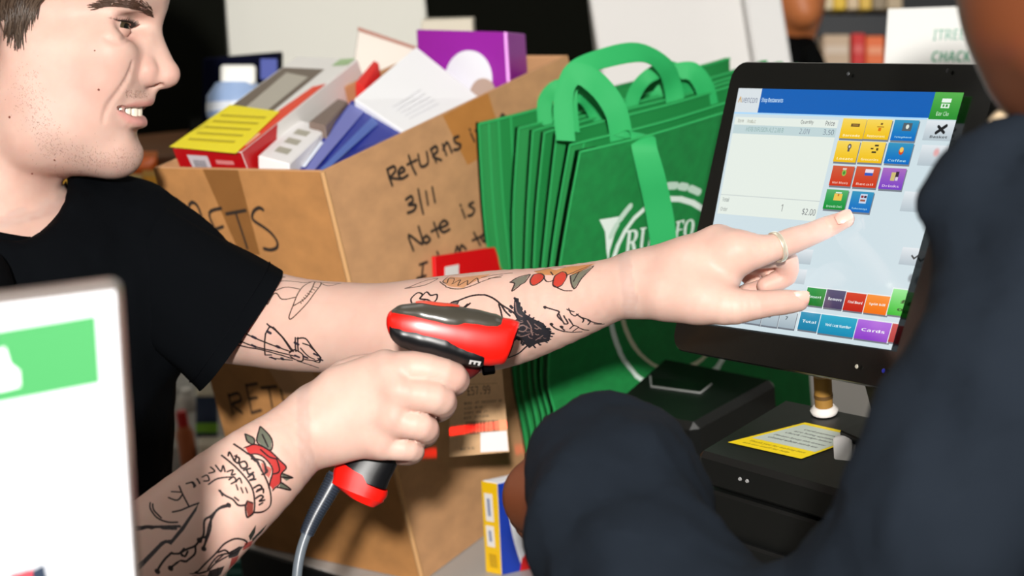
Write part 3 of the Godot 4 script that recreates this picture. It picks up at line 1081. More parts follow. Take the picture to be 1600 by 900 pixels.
	part("corner_fold", st, mat(Color8(206, 158, 106), 0.85), t)
	# red card on the box side
	var at := func(x, y, off): 
		var uv := inv_quad(qr, x, y)
		return bil([B, C, c, b], uv.x, uv.y) + nr * (0.0045 + off)
	t = thing("red_card", "red card with a white square fixed to the cardboard box above the arm", "card", at.call(706, 480, 0.0))
	var rq := [at.call(650, 397, 0.003), at.call(765, 379, 0.003), at.call(768, 475, 0.003), at.call(655, 490, 0.003)]
	part("card", slab(rq, nr, 0.004), m8(226, 12, 20, 0.45), t)
	part("square", patch([at.call(663, 413, 0.008), at.call(684, 409, 0.008), at.call(684, 431, 0.008), at.call(663, 434, 0.008)], nr), m8(236, 230, 228, 0.5), t)
	# price ticket
	var im := blank(384, 560, Color8(214, 172, 128), 0.03, 3)
	var k := Color8(52, 40, 34)
	write(im, "£57.99", Vector2(110, 126), Vector2(170, -6), Vector2(2, 54), k, "Droid Sans Mono", true)
	im.fill_rect(Rect2i(120, 108, 220, 3), Color8(150, 116, 80))
	write(im, "MENS JKT OVERSHIRT BR", Vector2(92, 222), Vector2(270, -8), Vector2(0, 16), k, "Droid Sans Mono")
	write(im, "SIZE M/40", Vector2(92, 254), Vector2(120, -4), Vector2(0, 15), k, "Droid Sans Mono")
	write(im, "DEPT 04 21", Vector2(92, 284), Vector2(150, -4), Vector2(0, 15), k, "Droid Sans Mono")
	write(im, "REF 771204", Vector2(92, 314), Vector2(160, -4), Vector2(0, 15), k, "Droid Sans Mono")
	var rng := RandomNumberGenerator.new()
	rng.seed = 11
	var bx := 104
	while bx < 322:
		var bw := rng.randi_range(2, 7)
		im.fill_rect(Rect2i(bx, 346, bw, 84), k)
		bx += bw + rng.randi_range(2, 6)
	write(im, "MADE IN EU", Vector2(70, 508), Vector2(88, 0), Vector2(0, 16), k, "Droid Sans Mono")
	var tq := [P(703, 575, 1.75), P(784, 572, 1.77), P(796, 706, 1.79), P(702, 714, 1.77)]
	t = thing("price_ticket", "tan price ticket with a barcode hanging below the tattooed arm", "price ticket", P(748, 712, 1.78))
	part("card", slab(tq, FW, 0.0008), m8(214, 172, 128, 0.7), t)
	part("print", patch(tq, -FW, 0.0003), tex_mat(im, 0.7), t)
	part("sticker", patch([bil(tq, 0.53, 0.75), bil(tq, 0.985, 0.75), bil(tq, 0.985, 0.985), bil(tq, 0.52, 0.975)], -FW, 0.0012), m8(240, 238, 240, 0.5), t, "white sticker on the lower corner")
	st = stool()
	tube(st, [P(744, 577, 1.758), P(742, 520, 1.775), at.call(730, 465, 0.009)], [0.0006], 6)
	part("string", st, m8(230, 220, 200, 0.7), t)

func spline_crop(s: float, ox: float, oy: float, pts: Array) -> Array:
	var l := crop(s, ox, oy, pts)
	return spline(l, 4) if l.size() > 2 else l

func box_wall(p: Vector3, q: Vector3, r: Vector3, s: Vector3, inward: Vector3) -> Array:
	return [s, r, r + inward, s + inward, p, q, q + inward, p + inward]

func carton(n: String, label: String, c: Array, m: Material, group := "", bev := 0.0012) -> Node3D:
	var mid := Vector3.ZERO
	for p in c: mid += p / 8.0
	var low := 1e9
	for p in c: low = minf(low, p.y)
	var t := thing(n, label, "carton", Vector3(mid.x, low, mid.z), group)
	part("body", hexa_mesh(c, bev), m, t)
	return t

func cartons() -> void:
	var grp := "returned cartons in the cardboard box"
	var up := func(x: float, y: float, d: float): return P(x, y, d)
	# red and white carton with the yellow sticker; its end faces the lens
	var e0: Vector3 = P(270, 231, 1.86)
	var e1: Vector3 = P(377, 238, 1.83)
	var dep := P(463, 88, 2.13) - e0
	var dwn := P(394, 284, 1.85) - e1
	var dwn2 := dwn * 1.9
	var c := [e0 + dwn2, e1 + dwn2, e1 + dwn2 + dep, e0 + dwn2 + dep, e0, e1, e1 + dep, e0 + dep]
	var t := carton("carton", "red and white carton with a yellow sticker and grey photo panel", c, m8(240, 238, 234, 0.45), grp)
	var nt := dep.cross(e1 - e0).normalized()
	if nt.y < 0: nt = -nt
	var ne := (e1 - e0).cross(dwn).normalized()
	if ne.dot(FW) > 0: ne = -ne
	var ns := dep.cross(dwn).normalized()
	if ns.x < 0: ns = -ns
	var tp := func(u, v): return e0 + (e1 - e0) * u + dep * v
	var en := func(u, v): return e0 + (e1 - e0) * u + dwn2 * v
	part("end_panel", patch([en.call(0, 0), en.call(1, 0), en.call(1, 1), en.call(0, 1)], ne, 0.0004), m8(190, 14, 24, 0.4), t)
	part("barcode_label", patch([en.call(0.18, 0.1), en.call(0.48, 0.1), en.call(0.5, 0.9), en.call(0.24, 0.9)], ne, 0.0008), m8(214, 208, 214, 0.5), t)
	var st := stool()
	for i in 9:
		var a := 0.25 + 0.02 * i
		sheet(st, func(u, v): return en.call(a + 0.01 * u, 0.18 + 0.3 * v) + ne * 0.0012, 1, 1, ne)
	part("barcode", st, m8(90, 90, 100), t)
	var txt := stool()
	for i in 3:
		var y := 0.16 + 0.14 * i
		sheet(txt, func(u, v): return en.call(0.58 + 0.26 * u, y + 0.07 * v) + ne * 0.0008, 1, 1, ne)
	part("lettering", txt, m8(226, 140, 140), t)
	part("photo_panel", patch([tp.call(0.04, 0.86), tp.call(0.7, 0.86), tp.call(0.74, 0.18), tp.call(0.04, 0.3)], nt, 0.0005), m8(112, 98, 84, 0.4), t)
	part("photo_panel", patch([tp.call(0.2, 0.8), tp.call(0.62, 0.76), tp.call(0.66, 0.2), tp.call(0.3, 0.3)], nt, 0.0009), m8(186, 180, 166, 0.4), t)
	part("stripe", patch([tp.call(0.86, 0.66), tp.call(1.0, 0.7), tp.call(1.0, 0), tp.call(0.72, 0)], nt, 0.0007), m8(238, 66, 22, 0.4), t)
	part("lettering", patch([tp.call(0.8, 0.17), tp.call(0.97, 0.17), tp.call(0.97, 0.05), tp.call(0.76, 0.05)], nt, 0.001), m8(248, 186, 150), t)
	part("leaf_print", patch([tp.call(0.75, 0.98), tp.call(0.97, 1.0), tp.call(0.97, 0.92), tp.call(0.75, 0.9)], nt, 0.0008), m8(170, 200, 150), t)
	part("sticker", patch([tp.call(0.02, 0.42), tp.call(0.86, 0.38), tp.call(0.98, -0.03), tp.call(-0.03, -0.01)], nt, 0.0018, 4, 4), m8(250, 232, 20, 0.5), t, "yellow sticker with small print")
	st = stool()
	for i in 5:
		var v0 := 0.06 + 0.06 * i
		sheet(st, func(u, v): return tp.call(0.1 + 0.68 * u, v0 + 0.018 * v) + nt * 0.0022, 1, 1, nt)
	part("sticker_lettering", st, m8(196, 178, 10), t)
	part("side_stripe", patch([e1, e1 + dep * 0.28, e1 + dep * 0.1 + dwn * 1.7, e1 + dwn * 1.9], ns, 0.0005), m8(196, 16, 22, 0.4), t)
	# white carton with bar code labels, in front
	c = [P(404, 296, 1.855), P(454, 300, 1.84), P(532, 230, 1.96), P(482, 224, 1.98), P(403, 243, 1.85), P(452, 256, 1.835), P(512, 198, 1.94), P(464, 187, 1.96)]
	t = carton("carton", "small white carton with faint bar codes leaning on the blue one", c, m8(242, 240, 240, 0.5), grp)
	nt = ((c[5] - c[4]) as Vector3).cross(c[7] - c[4]).normalized()
	if nt.y < 0: nt = -nt
	for i in 3:
		var v0 := 0.22 + 0.24 * i
		var tq: Array = [c[7], c[6], c[5], c[4]]
		part("barcode_label", patch([bil(tq, 0.3, v0), bil(tq, 0.72, v0), bil(tq, 0.72, v0 + 0.13), bil(tq, 0.3, v0 + 0.13)], nt, 0.0006), m8(176, 172, 156), t)
	# grey brown slim carton between
	c = [P(484, 215, 1.94), P(512, 230, 1.92), P(560, 200, 2.02), P(538, 190, 2.04), P(482, 190, 1.93), P(508, 196, 1.92), P(542, 158, 2.0), P(528, 154, 2.02)]
	carton("carton", "grey brown slim carton wedged between the white and blue cartons", c, m8(128, 110, 100, 0.5), grp)
	# blue carton with white top
	var f0 := P(466, 272, 1.80)
	var f1 := P(512, 268, 1.79)
	c = [P(482, 330, 1.88), P(532, 338, 1.87), P(670, 250, 2.03), P(612, 230, 2.06), P(464, 268, 1.86), P(514, 277, 1.835), P(634, 205, 1.955), P(549, 155, 2.0)]
	t = carton("carton", "royal blue carton with pale lettering tilted out of the box", c, m8(36, 50, 150, 0.4), grp)
	var bq: Array = [c[7], c[6], c[5], c[4]]
	nt = ((c[5] - c[4]) as Vector3).cross(c[7] - c[4]).normalized()
	if nt.y < 0: nt = -nt
	part("stripe", patch([bil(bq, 0.04, 0.06), bil(bq, 0.3, 0.02), bil(bq, 0.44, 0.96), bil(bq, 0.2, 0.98)], nt, 0.0006), m8(112, 118, 190, 0.4), t)
	part("stripe", patch([bil(bq, 0.46, 0.06), bil(bq, 0.62, 0.1), bil(bq, 0.72, 0.9), bil(bq, 0.56, 0.94)], nt, 0.0006), m8(74, 104, 184, 0.4), t)
	part("lettering", patch([bil(bq, 0.02, 0.6), bil(bq, 0.1, 0.6), bil(bq, 0.14, 0.94), bil(bq, 0.04, 0.94)], nt, 0.0006), m8(226, 232, 246), t)
	part("green_dot", patch([bil(bq, 0.24, 0.72), bil(bq, 0.34, 0.72), bil(bq, 0.36, 0.8), bil(bq, 0.26, 0.8)], nt, 0.0009), m8(60, 170, 130), t)
	# big white carton standing behind the blue one
	c = [P(560, 240, 1.98), P(760, 250, 2.06), P(800, 230, 2.16), P(600, 215, 2.08), P(556, 152, 1.955), P(632, 206, 1.925), P(748, 152, 2.02), P(650, 74, 2.07)]
	c = [P(560, 300, 2.02), P(640, 330, 1.98), P(760, 270, 2.07), P(668, 200, 2.12), P(553, 154, 1.985), P(634, 208, 1.945), P(752, 154, 2.035), P(650, 72, 2.085)]
	t = carton("carton", "large white carton with lines of small grey print", c, m8(240, 241, 244, 0.5), grp)
	bq = [c[7], c[6], c[5], c[4]]
	nt = ((c[5] - c[4]) as Vector3).cross(c[7] - c[4]).normalized()
	if nt.y < 0: nt = -nt
	st = stool()
	for i in 5:
		var u0 := 0.5 + 0.075 * i
		sheet(st, func(u, v): return bil(bq, u0 + 0.014 * u, 0.42 + 0.4 * v) + nt * 0.0006, 1, 1, nt)
	part("lettering", st, m8(216, 217, 222), t)
	# red corner behind
	c = [P(556, 190, 2.06), P(590, 190, 2.05), P(604, 170, 2.1), P(570, 170, 2.11), P(555, 128, 2.05), P(568, 136, 2.04), P(592, 98, 2.1), P(584, 94, 2.11)]
	carton("carton", "bright red carton corner between the white cartons", c, m8(232, 28, 16, 0.4), grp)
	# white flap with a brown edge
	c = [P(545, 160, 2.2), P(680, 160, 2.2), P(680, 155, 2.22), P(545, 155, 2.22), P(560, 44, 2.2), P(655, 76, 2.2), P(655, 74, 2.22), P(560, 42, 2.22)]
	t = carton("carton", "open white carton flap with a brown edge behind the white carton", c, m8(226, 218, 208, 0.6), grp)
	part("brown_edge", slab([P(559, 42, 2.198), P(656, 75, 2.198), P(656, 80, 2.198), P(559, 48, 2.198)], -FW, 0.001), m8(176, 120, 104, 0.6), t)
	# purple carton with a round window
	var pf0 := P(650, 46, 2.115)
	var pf1 := P(792, 50, 2.045)
	var pdn := -CU * 0.1 + CR * 0.006
	var pback := P(821, 53, 2.10) - pf1
	c = [pf0 + pdn, pf1 + pdn, pf1 + pdn + pback, pf0 + pdn + pback, pf0, pf1, pf1 + pback, pf0 + pback]
	t = carton("carton", "purple carton with a round white disc at the back of the box", c, m8(150, 30, 160, 0.4), grp)
	var nfp := (pf1 - pf0).cross(pdn).normalized()
	if nfp.dot(FW) > 0: nfp = -nfp
	part("seam", slab([pf1 - CR * 0.003, pf1 + CR * 0.0005, pf1 + pdn + CR * 0.0005, pf1 + pdn - CR * 0.003], nfp, 0.0005), m8(200, 100, 206, 0.4), t)
	st = stool()
	var rr := []
	var dc := pf0.lerp(pf1, 0.56) + pdn * 0.50 + nfp * 0.0005
	var px := (pf1 - pf0).normalized()
	var py := -pdn.normalized()
	lathe(st, dc, [Vector2(0.030, 0), Vector2(0.030, 0.002), Vector2(0.0, 0.002)], 36, nfp)
	part("disc", st, m8(232, 232, 240, 0.5), t, "round white disc")
	part("hole", lathe_mesh(pf0.lerp(pf1, 0.72) + pdn * 0.64 + nfp * 0.0027, [Vector2(0.0165, 0), Vector2(0.0165, 0.0006), Vector2(0.0, 0.0006)], 30, nfp), m8(186, 160, 146, 0.6), t)
	part("lettering", patch([pf1 + pback * 0.5 + pdn * 0.55, pf1 + pback * 0.75 + pdn * 0.55, pf1 + pback * 0.75 + pdn * 0.7, pf1 + pback * 0.5 + pdn * 0.7], CR - FW * 0.3, 0.0008), m8(226, 190, 230), t)
	# cream lid behind the purple carton
	c = [P(658, 80, 2.3), P(740, 80, 2.3), P(744, 76, 2.36), P(662, 76, 2.36), P(658, 32, 2.3), P(738, 29, 2.3), P(742, 26, 2.36), P(662, 28, 2.36)]
	carton("carton", "cream carton showing above the purple carton", c, m8(206, 198, 180, 0.6), grp)
	# small white carton lying right of the big white one
	c = [P(700, 130, 2.1), P(748, 160, 2.07), P(770, 148, 2.12), P(722, 122, 2.16)]
	for k in 4: c.append(c[k])
	for k in 4: c[k] = Vector3(c[k].x + 0.02, COUNTER + 0.007, c[k].z)
	carton("carton", "white carton end lying below the purple carton", c, m8(228, 228, 236, 0.5), grp)
	# something dark filling the bottom of the box
	t = thing("packing_paper", "crumpled brown packing paper filling the bottom of the cardboard box", "packing paper", PY(640, 700, COUNTER))
	var f := Field.new()
	var m0 := (P(503, 268, 1.80) + P(660, 908, 1.94)) * 0.5
	var wv := (P(886, 86, 2.10) - P(503, 268, 1.80)) * 0.5 + (P(240, 262, 1.86) - P(503, 268, 1.80)) * 0.5
	f.ell(m0 + wv * 0.98 - Vector3(0, 0.1, 0), Vector3(0.07, 0.1, 0.07), 0.01)
	var am := ArrayMesh.new()
	add_net(am, soften(net(f, m0 + wv - Vector3(0.2, 0.3, 0.2), m0 + wv + Vector3(0.2, 0.2, 0.2), 0.015), 0.012, 0.2), m8(120, 84, 50, 0.9))
	part("wad", am, null, t)
	# yellow, blue and white carton standing by the bags
	var h := PY(760, 893, COUNTER + 0.001)
	var i2 := PY(784, 898, COUNTER + 0.001)
	var j := PY(846, 884, COUNTER + 0.001)
	var top0 := h + (P(750, 708, 1.868) - P(760, 893, 1.95 )).normalized() * 0.112
	var upv := top0 - h
	c = prism8([h, i2, j, j + h - i2], upv)
	t = thing("carton", "yellow, white and blue carton standing between the cardboard box and the dark sleeve", "carton", i2)
	part("body", hexa_mesh(c, 0.001), m8(238, 240, 246, 0.4), t)
	var sp: Array = [h + upv, i2 + upv, i2, h]
	var n1 := (i2 - h).cross(upv).normalized()
	if n1.dot(FW) > 0: n1 = -n1
	part("spine", patch(sp, n1, 0.0004), m8(250, 200, 12, 0.4), t, "yellow spine")
	for r in [[0.12, 0.42], [0.47, 0.7]]:
		part("spine_label", patch([bil(sp, 0.15, r[0]), bil(sp, 0.66, r[0]), bil(sp, 0.7, r[1]), bil(sp, 0.2, r[1])], n1, 0.0009), m8(244, 240, 236, 0.4), t)
		part("spine_lettering", patch([bil(sp, 0.32, r[0] + 0.05), bil(sp, 0.5, r[0] + 0.05), bil(sp, 0.54, r[1] - 0.06), bil(sp, 0.36, r[1] - 0.06)], n1, 0.0013), m8(140, 150, 180, 0.4), t)
	part("spine_lettering", patch([bil(sp, 0.25, 0.78), bil(sp, 0.75, 0.78), bil(sp, 0.8, 0.93), bil(sp, 0.3, 0.93)], n1, 0.0009), m8(212, 164, 10, 0.4), t)
	var fp: Array = [i2 + upv, j + upv, j, i2]
	var n2 := (j - i2).cross(upv).normalized()
	if n2.dot(FW) > 0: n2 = -n2
	st = stool()
	sheet(st, func(u, v): return bil(fp, lerpf(0.0, 0.12 + 0.42 * v * v + 0.1 * (1.0 - v) * u, u), v) + n2 * 0.0005, 4, 10, n2)
	part("wave", st, m8(14, 56, 168, 0.35), t)
	part("blue_panel", patch([bil(fp, 0.55, 0.06), bil(fp, 1, 0.04), bil(fp, 1, 0.24), bil(fp, 0.6, 0.24)], n2, 0.0006), m8(30, 44, 140, 0.35), t)
	part("red_panel", patch([bil(fp, 0.52, 0.86), bil(fp, 1, 0.74), bil(fp, 1, 1), bil(fp, 0.45, 1)], n2, 0.0007), m8(214, 22, 22, 0.35), t)
	part("lettering", patch([bil(fp, 0.7, 0.86), bil(fp, 0.92, 0.83), bil(fp, 0.92, 0.92), bil(fp, 0.7, 0.95)], n2, 0.001), m8(236, 190, 190, 0.35), t)

func to_px(p: Vector3) -> Vector2:
	var q := p - CAM
	var d := q.dot(FW)
	return Vector2(800.0 + F * q.dot(CR) / d, 450.0 - F * q.dot(CU) / d)

func inv_surface(at: Callable, x: float, y: float) -> Vector2:   # where on the surface at(u, v) the photograph shows (x, y)
	var u := 0.5
	var v := 0.5
	for k in 7:
		var p := to_px(at.call(u, v))
		var pu := (to_px(at.call(u + 0.01, v)) - p) / 0.01
		var pv := (to_px(at.call(u, v + 0.01)) - p) / 0.01
		var r := Vector2(x, y) - p
		var det := pu.x * pv.y - pu.y * pv.x
		u += (r.x * pv.y - r.y * pv.x) / det
		v += (pu.x * r.y - pu.y * r.x) / det
	return Vector2(u, v)

func bags() -> void:
	var edges := [
		[[748, 194], [756, 330], [770, 450], [785, 580], [806, 680], [818, 800]],
		[[808, 200], [800, 330], [802, 450], [802, 580], [818, 676], [828, 800]],
		[[830, 204], [822, 330], [818, 450], [812, 580], [828, 672], [838, 800]],
		[[850, 208], [838, 330], [832, 450], [826, 582], [840, 668], [848, 800]],
		[[872, 211], [858, 332], [846, 452], [837, 584], [852, 666], [858, 800]],
		[[893, 228], [873, 342], [858, 455], [847, 587], [862, 665], [868, 800]],
		[[907, 238], [886, 350], [869, 460], [857, 590], [871, 664], [878, 800]]]
	var looks := ["hindmost of the green fabric shopping bags, against the cardboard box", "second green fabric bag from the cardboard box", "third green fabric bag from the cardboard box, folded flat", "fourth green fabric bag, in the middle of the row", "fifth green fabric bag, third behind the printed one", "sixth green fabric bag, just behind the printed one", "frontmost green fabric bag with the white round print and hanging strap"]
	var green := bumpy(m8(12, 128, 58, 0.75), 0.35, 0.012, 6.0)
	var hem := bumpy(m8(34, 160, 84, 0.75), 0.35, 0.012, 6.0)
	var strapm := bumpy(m8(34, 166, 90, 0.7), 0.35, 0.012, 6.0)
	var tl := P(907, 238, 1.80)
	var W := (PY(1112, 181, tl.y) - tl)
	W = W.normalized()
	var nb := Vector3(W.z, 0, -W.x)
	if nb.dot(FW) > 0: nb = -nb
	for k in 7:
		var ed := []
		var d0 := 1.945 - 0.145 * k / 6.0
		var e: Array = edges[k]
		for i in 6:
			var f := i / 5.0
			if i < 5: ed.append(P(e[i][0], e[i][1], d0 + [0.0, 0.03, 0.06, 0.095, 0.12][i]))
		var last: Vector3 = ed[4]
		ed.append(Vector3(last.x + 0.004, COUNTER + 0.001, last.z - 0.006))
		ed = spline(ed, 5)
		var n: int = ed.size()
		var wide := 0.30
		var thick := 0.006 if k < 6 else 0.008
		var front := func(u, v):
			var x := clampf(v, 0, 1) * (n - 1)
			var i := mini(int(x), n - 2)
			var p: Vector3 = (ed[i] as Vector3).lerp(ed[i + 1], x - i)
			var sag: float = 0.004 * sin(PI * u) * sin(k * 1.3 + v * 4.0) + 0.003 * sin(u * 9.0 + k) * (1.0 - v * 0.5)
			return p + W * wide * u + nb * sag
		var t := thing("shopping_bag", looks[k], "shopping bag", front.call(0.5, 1.0), "green shopping bags in a row")
		var rings := []
		for j in 21:
			var v := j / 20.0
			var l := PackedVector3Array()
			for i in 13: l.append(front.call(i / 12.0, v))
			for i in 13: l.append(front.call(1.0 - i / 12.0, v) - nb * thick)
			l.append(front.call(0.0, v) - nb * thick * 0.5 + W * 0.02)
			rings.append(l)
		var st := stool()
		loft(st, rings, false, true)
		part("body", st, green, t)
		st = stool()
		var l0 := []
		for j in 21: l0.append(front.call(0.0, j / 20.0) + nb * 0.0003)
		tube(st, l0, [0.0012], 6)
		part("side_seam", st, hem, t)
		st = stool()
		var l1 := []
		for i in 13: l1.append(front.call(i / 12.0, 0.0))
		tube(st, l1, [0.0013], 6)
		part("top_hem", st, hem, t)
		for fo in ([0.035, 0.07, 0.115] if k == 0 else [0.05] if k in [3, 5] else []):
			var lf := []
			for j in 21: lf.append(front.call(fo, j / 20.0) + nb * 0.0002)
			st = stool()
			tube(st, lf, [0.0010], 6)
			part("fold", st, hem, t)
		# handles
		var paths := []
		match k:
			0: paths = [[[1010, 190, 1.99, 12, 4], [1030, 150, 1.97, 11, 6], [1062, 122, 1.97, 4, 12], [1092, 140, 1.99, -12, 6], [1100, 176, 2.0, -13, 1]]]
			1: paths = [[[852, 196, 1.93, 12, 3], [852, 158, 1.925, 11, 5], [872, 135, 1.92, 5, 10], [902, 140, 1.93, -6, 11], [926, 166, 1.94, -11, 8], [934, 204, 1.95, -13, 0]]]
			2: paths = [[[985, 190, 1.94, 10, 3], [990, 150, 1.93, 10, 5], [1012, 120, 1.92, 6, 9], [1048, 108, 1.93, 0, 13], [1076, 132, 1.95, -11, 8], [1086, 180, 1.97, -14, 0]]]
			3: paths = [[[874, 200, 1.89, 10, 2], [880, 168, 1.885, 9, 5], [902, 152, 1.885, 2, 9], [926, 170, 1.9, -9, 7], [940, 205, 1.91, -11, 1]]]
			4: paths = [[[892, 205, 1.86, 14, 2], [888, 150, 1.85, 14, 3], [897, 112, 1.85, 12, 10], [940, 92, 1.86, 4, 15], [1000, 82, 1.88, 4, 15], [1038, 104, 1.9, -8, 12], [1052, 140, 1.92, -13, 8], [1058, 190, 1.93, -15, 0]]]
			5: paths = [[[884, 220, 1.83, 15, 1], [880, 160, 1.825, 15, 3], [893, 118, 1.82, 8, 16], [920, 122, 1.82, -5, 18], [946, 146, 1.825, -12, 14], [964, 178, 1.83, -16, 8], [972, 225, 1.84, -18, 0]],
				[[1056, 112, 1.92, 9, 12], [1082, 112, 1.92, -5, 14], [1102, 140, 1.93, -13, 8], [1112, 190, 1.95, -14, 1]]]
			6: paths = [[[978, 216, 1.835, 18, 5], [1002, 209, 1.83, 19, 4], [1007, 232, 1.822, 20, 0], [1018, 275, 1.83, 21, -2], [1028, 320, 1.845, 21, -3], [1036, 372, 1.86, 21, -3], [1040, 420, 1.875, 21, -3]]]
		for q in paths:
			var pp := []
			var ww := []
			for r in q:
				pp.append(P(r[0], r[1], r[2]))
				ww.append((CR * r[3] - CU * r[4]) / F * float(r[2]))
			pp = spline(pp, 5)
			ww = spline(ww, 5)
			st = stool()
			ribbon(st, pp, ww, 0.0012)
			part("handle", st, strapm, t)
		if k == 6:
			var im := blank(1024, 1024, Color8(12, 126, 58), 0.08, 21)
			var S := Vector2(1024, 1024)
			var white := Color8(222, 236, 228)
			var on := func(pts: Array) -> Array:
				var l := []
				for p in pts: l.append(inv_surface(front, p.x, p.y) * S)
				return l
			fill_poly(im, on.call([Vector2(936, 343), Vector2(972, 337), Vector2(960, 366), Vector2(952, 392), Vector2(950, 412), Vector2(947, 392), Vector2(945, 362)]), white)
			var arc := func(cx, cy, rx, ry, a0, a1) -> Array:
				var l := []
				for i in 25:
					var a := deg_to_rad(lerpf(a0, a1, i / 24.0))
					l.append(Vector2(cx + rx * cos(a), cy - ry * sin(a)))
				return l
			stroke(im, on.call(arc.call(1052, 462, 102, 152, 62, 322)), 17, white)
			stroke(im, on.call(arc.call(1052, 462, 84, 116, 196, 330)), 14, Color8(206, 206, 176))
			for a in [[126, 136], [140, 147], [88, 95], [80, 85], [70, 77]]:
				stroke(im, on.call(arc.call(1052, 462, 116, 172, a[0], a[1])), 20, Color8(190, 216, 200))
			for g in [["R", 978, 360, 22, 38], ["U", 1000, 356, 20, 38], ["S", 1022, 354, 16, 36], ["F", 1056, 346, 13, 28], ["O", 1070, 344, 16, 28]]:
				var o: Array = on.call([Vector2(g[1], g[2]), Vector2(g[1] + g[3], g[2] - 3), Vector2(g[1] - 4, g[2] + g[4])])
				write(im, g[0], o[0], o[1] - o[0], o[2] - o[0], white, "Droid Serif", true)
			st = stool()
			sheet(st, func(u, v): return front.call(u, v) + nb * 0.0006, 24, 30, nb)
			part("printed_panel", st, tex_mat(im, 0.75), t, "front panel with a white round print")

var SCR := []
const SQ := [Vector2(1155, 138), Vector2(1507, 145), Vector2(1393, 547), Vector2(1086, 503)]
func SP(x: float, y: float) -> Vector3:
	var uv := inv_quad(SQ, x, y)
	return bil(SCR, uv.x, uv.y)

func monitor() -> void:
	SCR = [P(1155, 138, 1.598), P(1507, 145, 1.387), P(1393, 547, 1.379), P(1086, 503, 1.59)]
	var n := ((SCR[1] - SCR[0]) as Vector3).cross(SCR[3] - SCR[0]).normalized()
	if n.dot(FW) > 0: n = -n
	var t := thing("touch_screen", "black tilted touch screen till showing coloured buttons", "screen", PY(1240, 640, 1.185))
	var fq := [SP(1138, 94), SP(1556, 98), SP(1414, 613), SP(1036, 543)]
	var out := []
	for c in [[0.052, 0.06, 180], [0.948, 0.06, 90], [0.948, 0.94, 0], [0.052, 0.94, 270]]:
		for i in 6:
			var a := deg_to_rad(c[2] - i * 18.0)
			out.append(Vector2(c[0] + 0.052 * cos(a), c[1] - 0.06 * sin(a)))
	var rings := []
	for s in [[0.9, -0.03], [1.0, -0.024], [1.0, -0.0015], [0.992, 0.0]]:
		var l := PackedVector3Array()
		for p in out: l.append(bil(fq, 0.5 + (p.x - 0.5) * s[0], 0.5 + (p.y - 0.5) * s[0]) + n * (s[1] - 0.003))
		rings.append(l)
	var st := stool()
	loft(st, rings)
	part("case", st, m8(10, 11, 10, 0.22), t)
	var im := blank(1200, 900, Color8(206, 222, 228))
	var S := Vector2(1200, 900)
	var ui := func(x, y) -> Vector2: return inv_quad(SQ, x, y) * S
	var area := func(x0, y0, x1, y1) -> Rect2i:   # top left and bottom right corners as the photograph shows them
		var a: Vector2 = ui.call(x0, y0)
		var b: Vector2 = ui.call(x1, y1)
		return Rect2i(int(a.x), int(a.y), int(b.x - a.x), int(b.y - a.y))
	var shade := func(r: Rect2i, top: Color, bottom: Color) -> void:
		for y in r.size.y: im.fill_rect(Rect2i(r.position.x, r.position.y + y, r.size.x, 1), top.lerp(bottom, float(y) / r.size.y))
	var words := func(s: String, r: Rect2i, fx: float, fy: float, fw: float, fh: float, c: Color, bold := true) -> void:
		write(im, s, Vector2(r.position) + Vector2(r.size) * Vector2(fx, fy), Vector2(r.size.x * fw, 0), Vector2(0, r.size.y * fh), c, "Droid Sans", bold)
	var head := Rect2i(0, 0, 1200, 92)
	im.fill_rect(head, Color8(18, 96, 180))
	im.fill_rect(Rect2i(0, 0, 142, 96), Color8(216, 224, 228))
	write(im, "vencon", Vector2(34, 36), Vector2(92, 0), Vector2(0, 20), Color8(120, 128, 150))
	stroke(im, [Vector2(14, 52), Vector2(22, 34), Vector2(30, 52)], 5, Color8(206, 160, 90))
	write(im, "Shop Restaurants", Vector2(152, 34), Vector2(126, 0), Vector2(0, 22), Color8(200, 226, 246), "Droid Sans", true)
	shade.call(Rect2i(1066, 0, 134, 96), Color8(90, 178, 80), Color8(40, 142, 48))
	im.fill_rect(Rect2i(1108, 22, 44, 14), Color8(235, 245, 235))
	im.fill_rect(Rect2i(1110, 40, 40, 16), Color8(225, 240, 225))
	im.fill_rect(Rect2i(1118, 43, 8, 9), Color8(60, 150, 60))
	im.fill_rect(Rect2i(1132, 43, 10, 9), Color8(60, 150, 60))
	write(im, "Bar Clu", Vector2(1098, 68), Vector2(58, 0), Vector2(0, 15), Color8(230, 245, 230))
	im.fill_rect(Rect2i(0, 92, 1060, 6), Color8(170, 216, 250))
	# the list
	var lx := int(ui.call(1325, 190).x) - 6
	var y1 := int(ui.call(1200, 183).y)
	var y2 := int(ui.call(1230, 331).y)
	im.fill_rect(Rect2i(14, 110, lx - 14, int(ui.call(1200, 341).y) - 110), Color8(228, 236, 228))
	im.fill_rect(Rect2i(14, 140, lx - 14, 34), Color8(192, 212, 214))
	write(im, "Item", Vector2(34, 118), Vector2(34, 0), Vector2(0, 13), Color8(140, 140, 130))
	write(im, "Product", Vector2(92, 118), Vector2(50, 0), Vector2(0, 14), Color8(150, 150, 130))
	write(im, "Quantity", Vector2(406, 114), Vector2(72, 0), Vector2(0, 18), Color8(90, 92, 92))
	write(im, "Price", Vector2(546, 114), Vector2(50, 0), Vector2(0, 18), Color8(80, 80, 84))
	write(im, "HERB INFUSION ALE 2.00 B", Vector2(94, 147), Vector2(222, 0), Vector2(0, 17), Color8(128, 164, 160))
	write(im, "2.0N", Vector2(410, 146), Vector2(56, 0), Vector2(0, 20), Color8(134, 146, 160))
	write(im, "3.50", Vector2(544, 146), Vector2(58, 0), Vector2(0, 20), Color8(112, 126, 140))
	im.fill_rect(Rect2i(14, y2 - 46, lx - 14, 3), Color8(200, 208, 206))
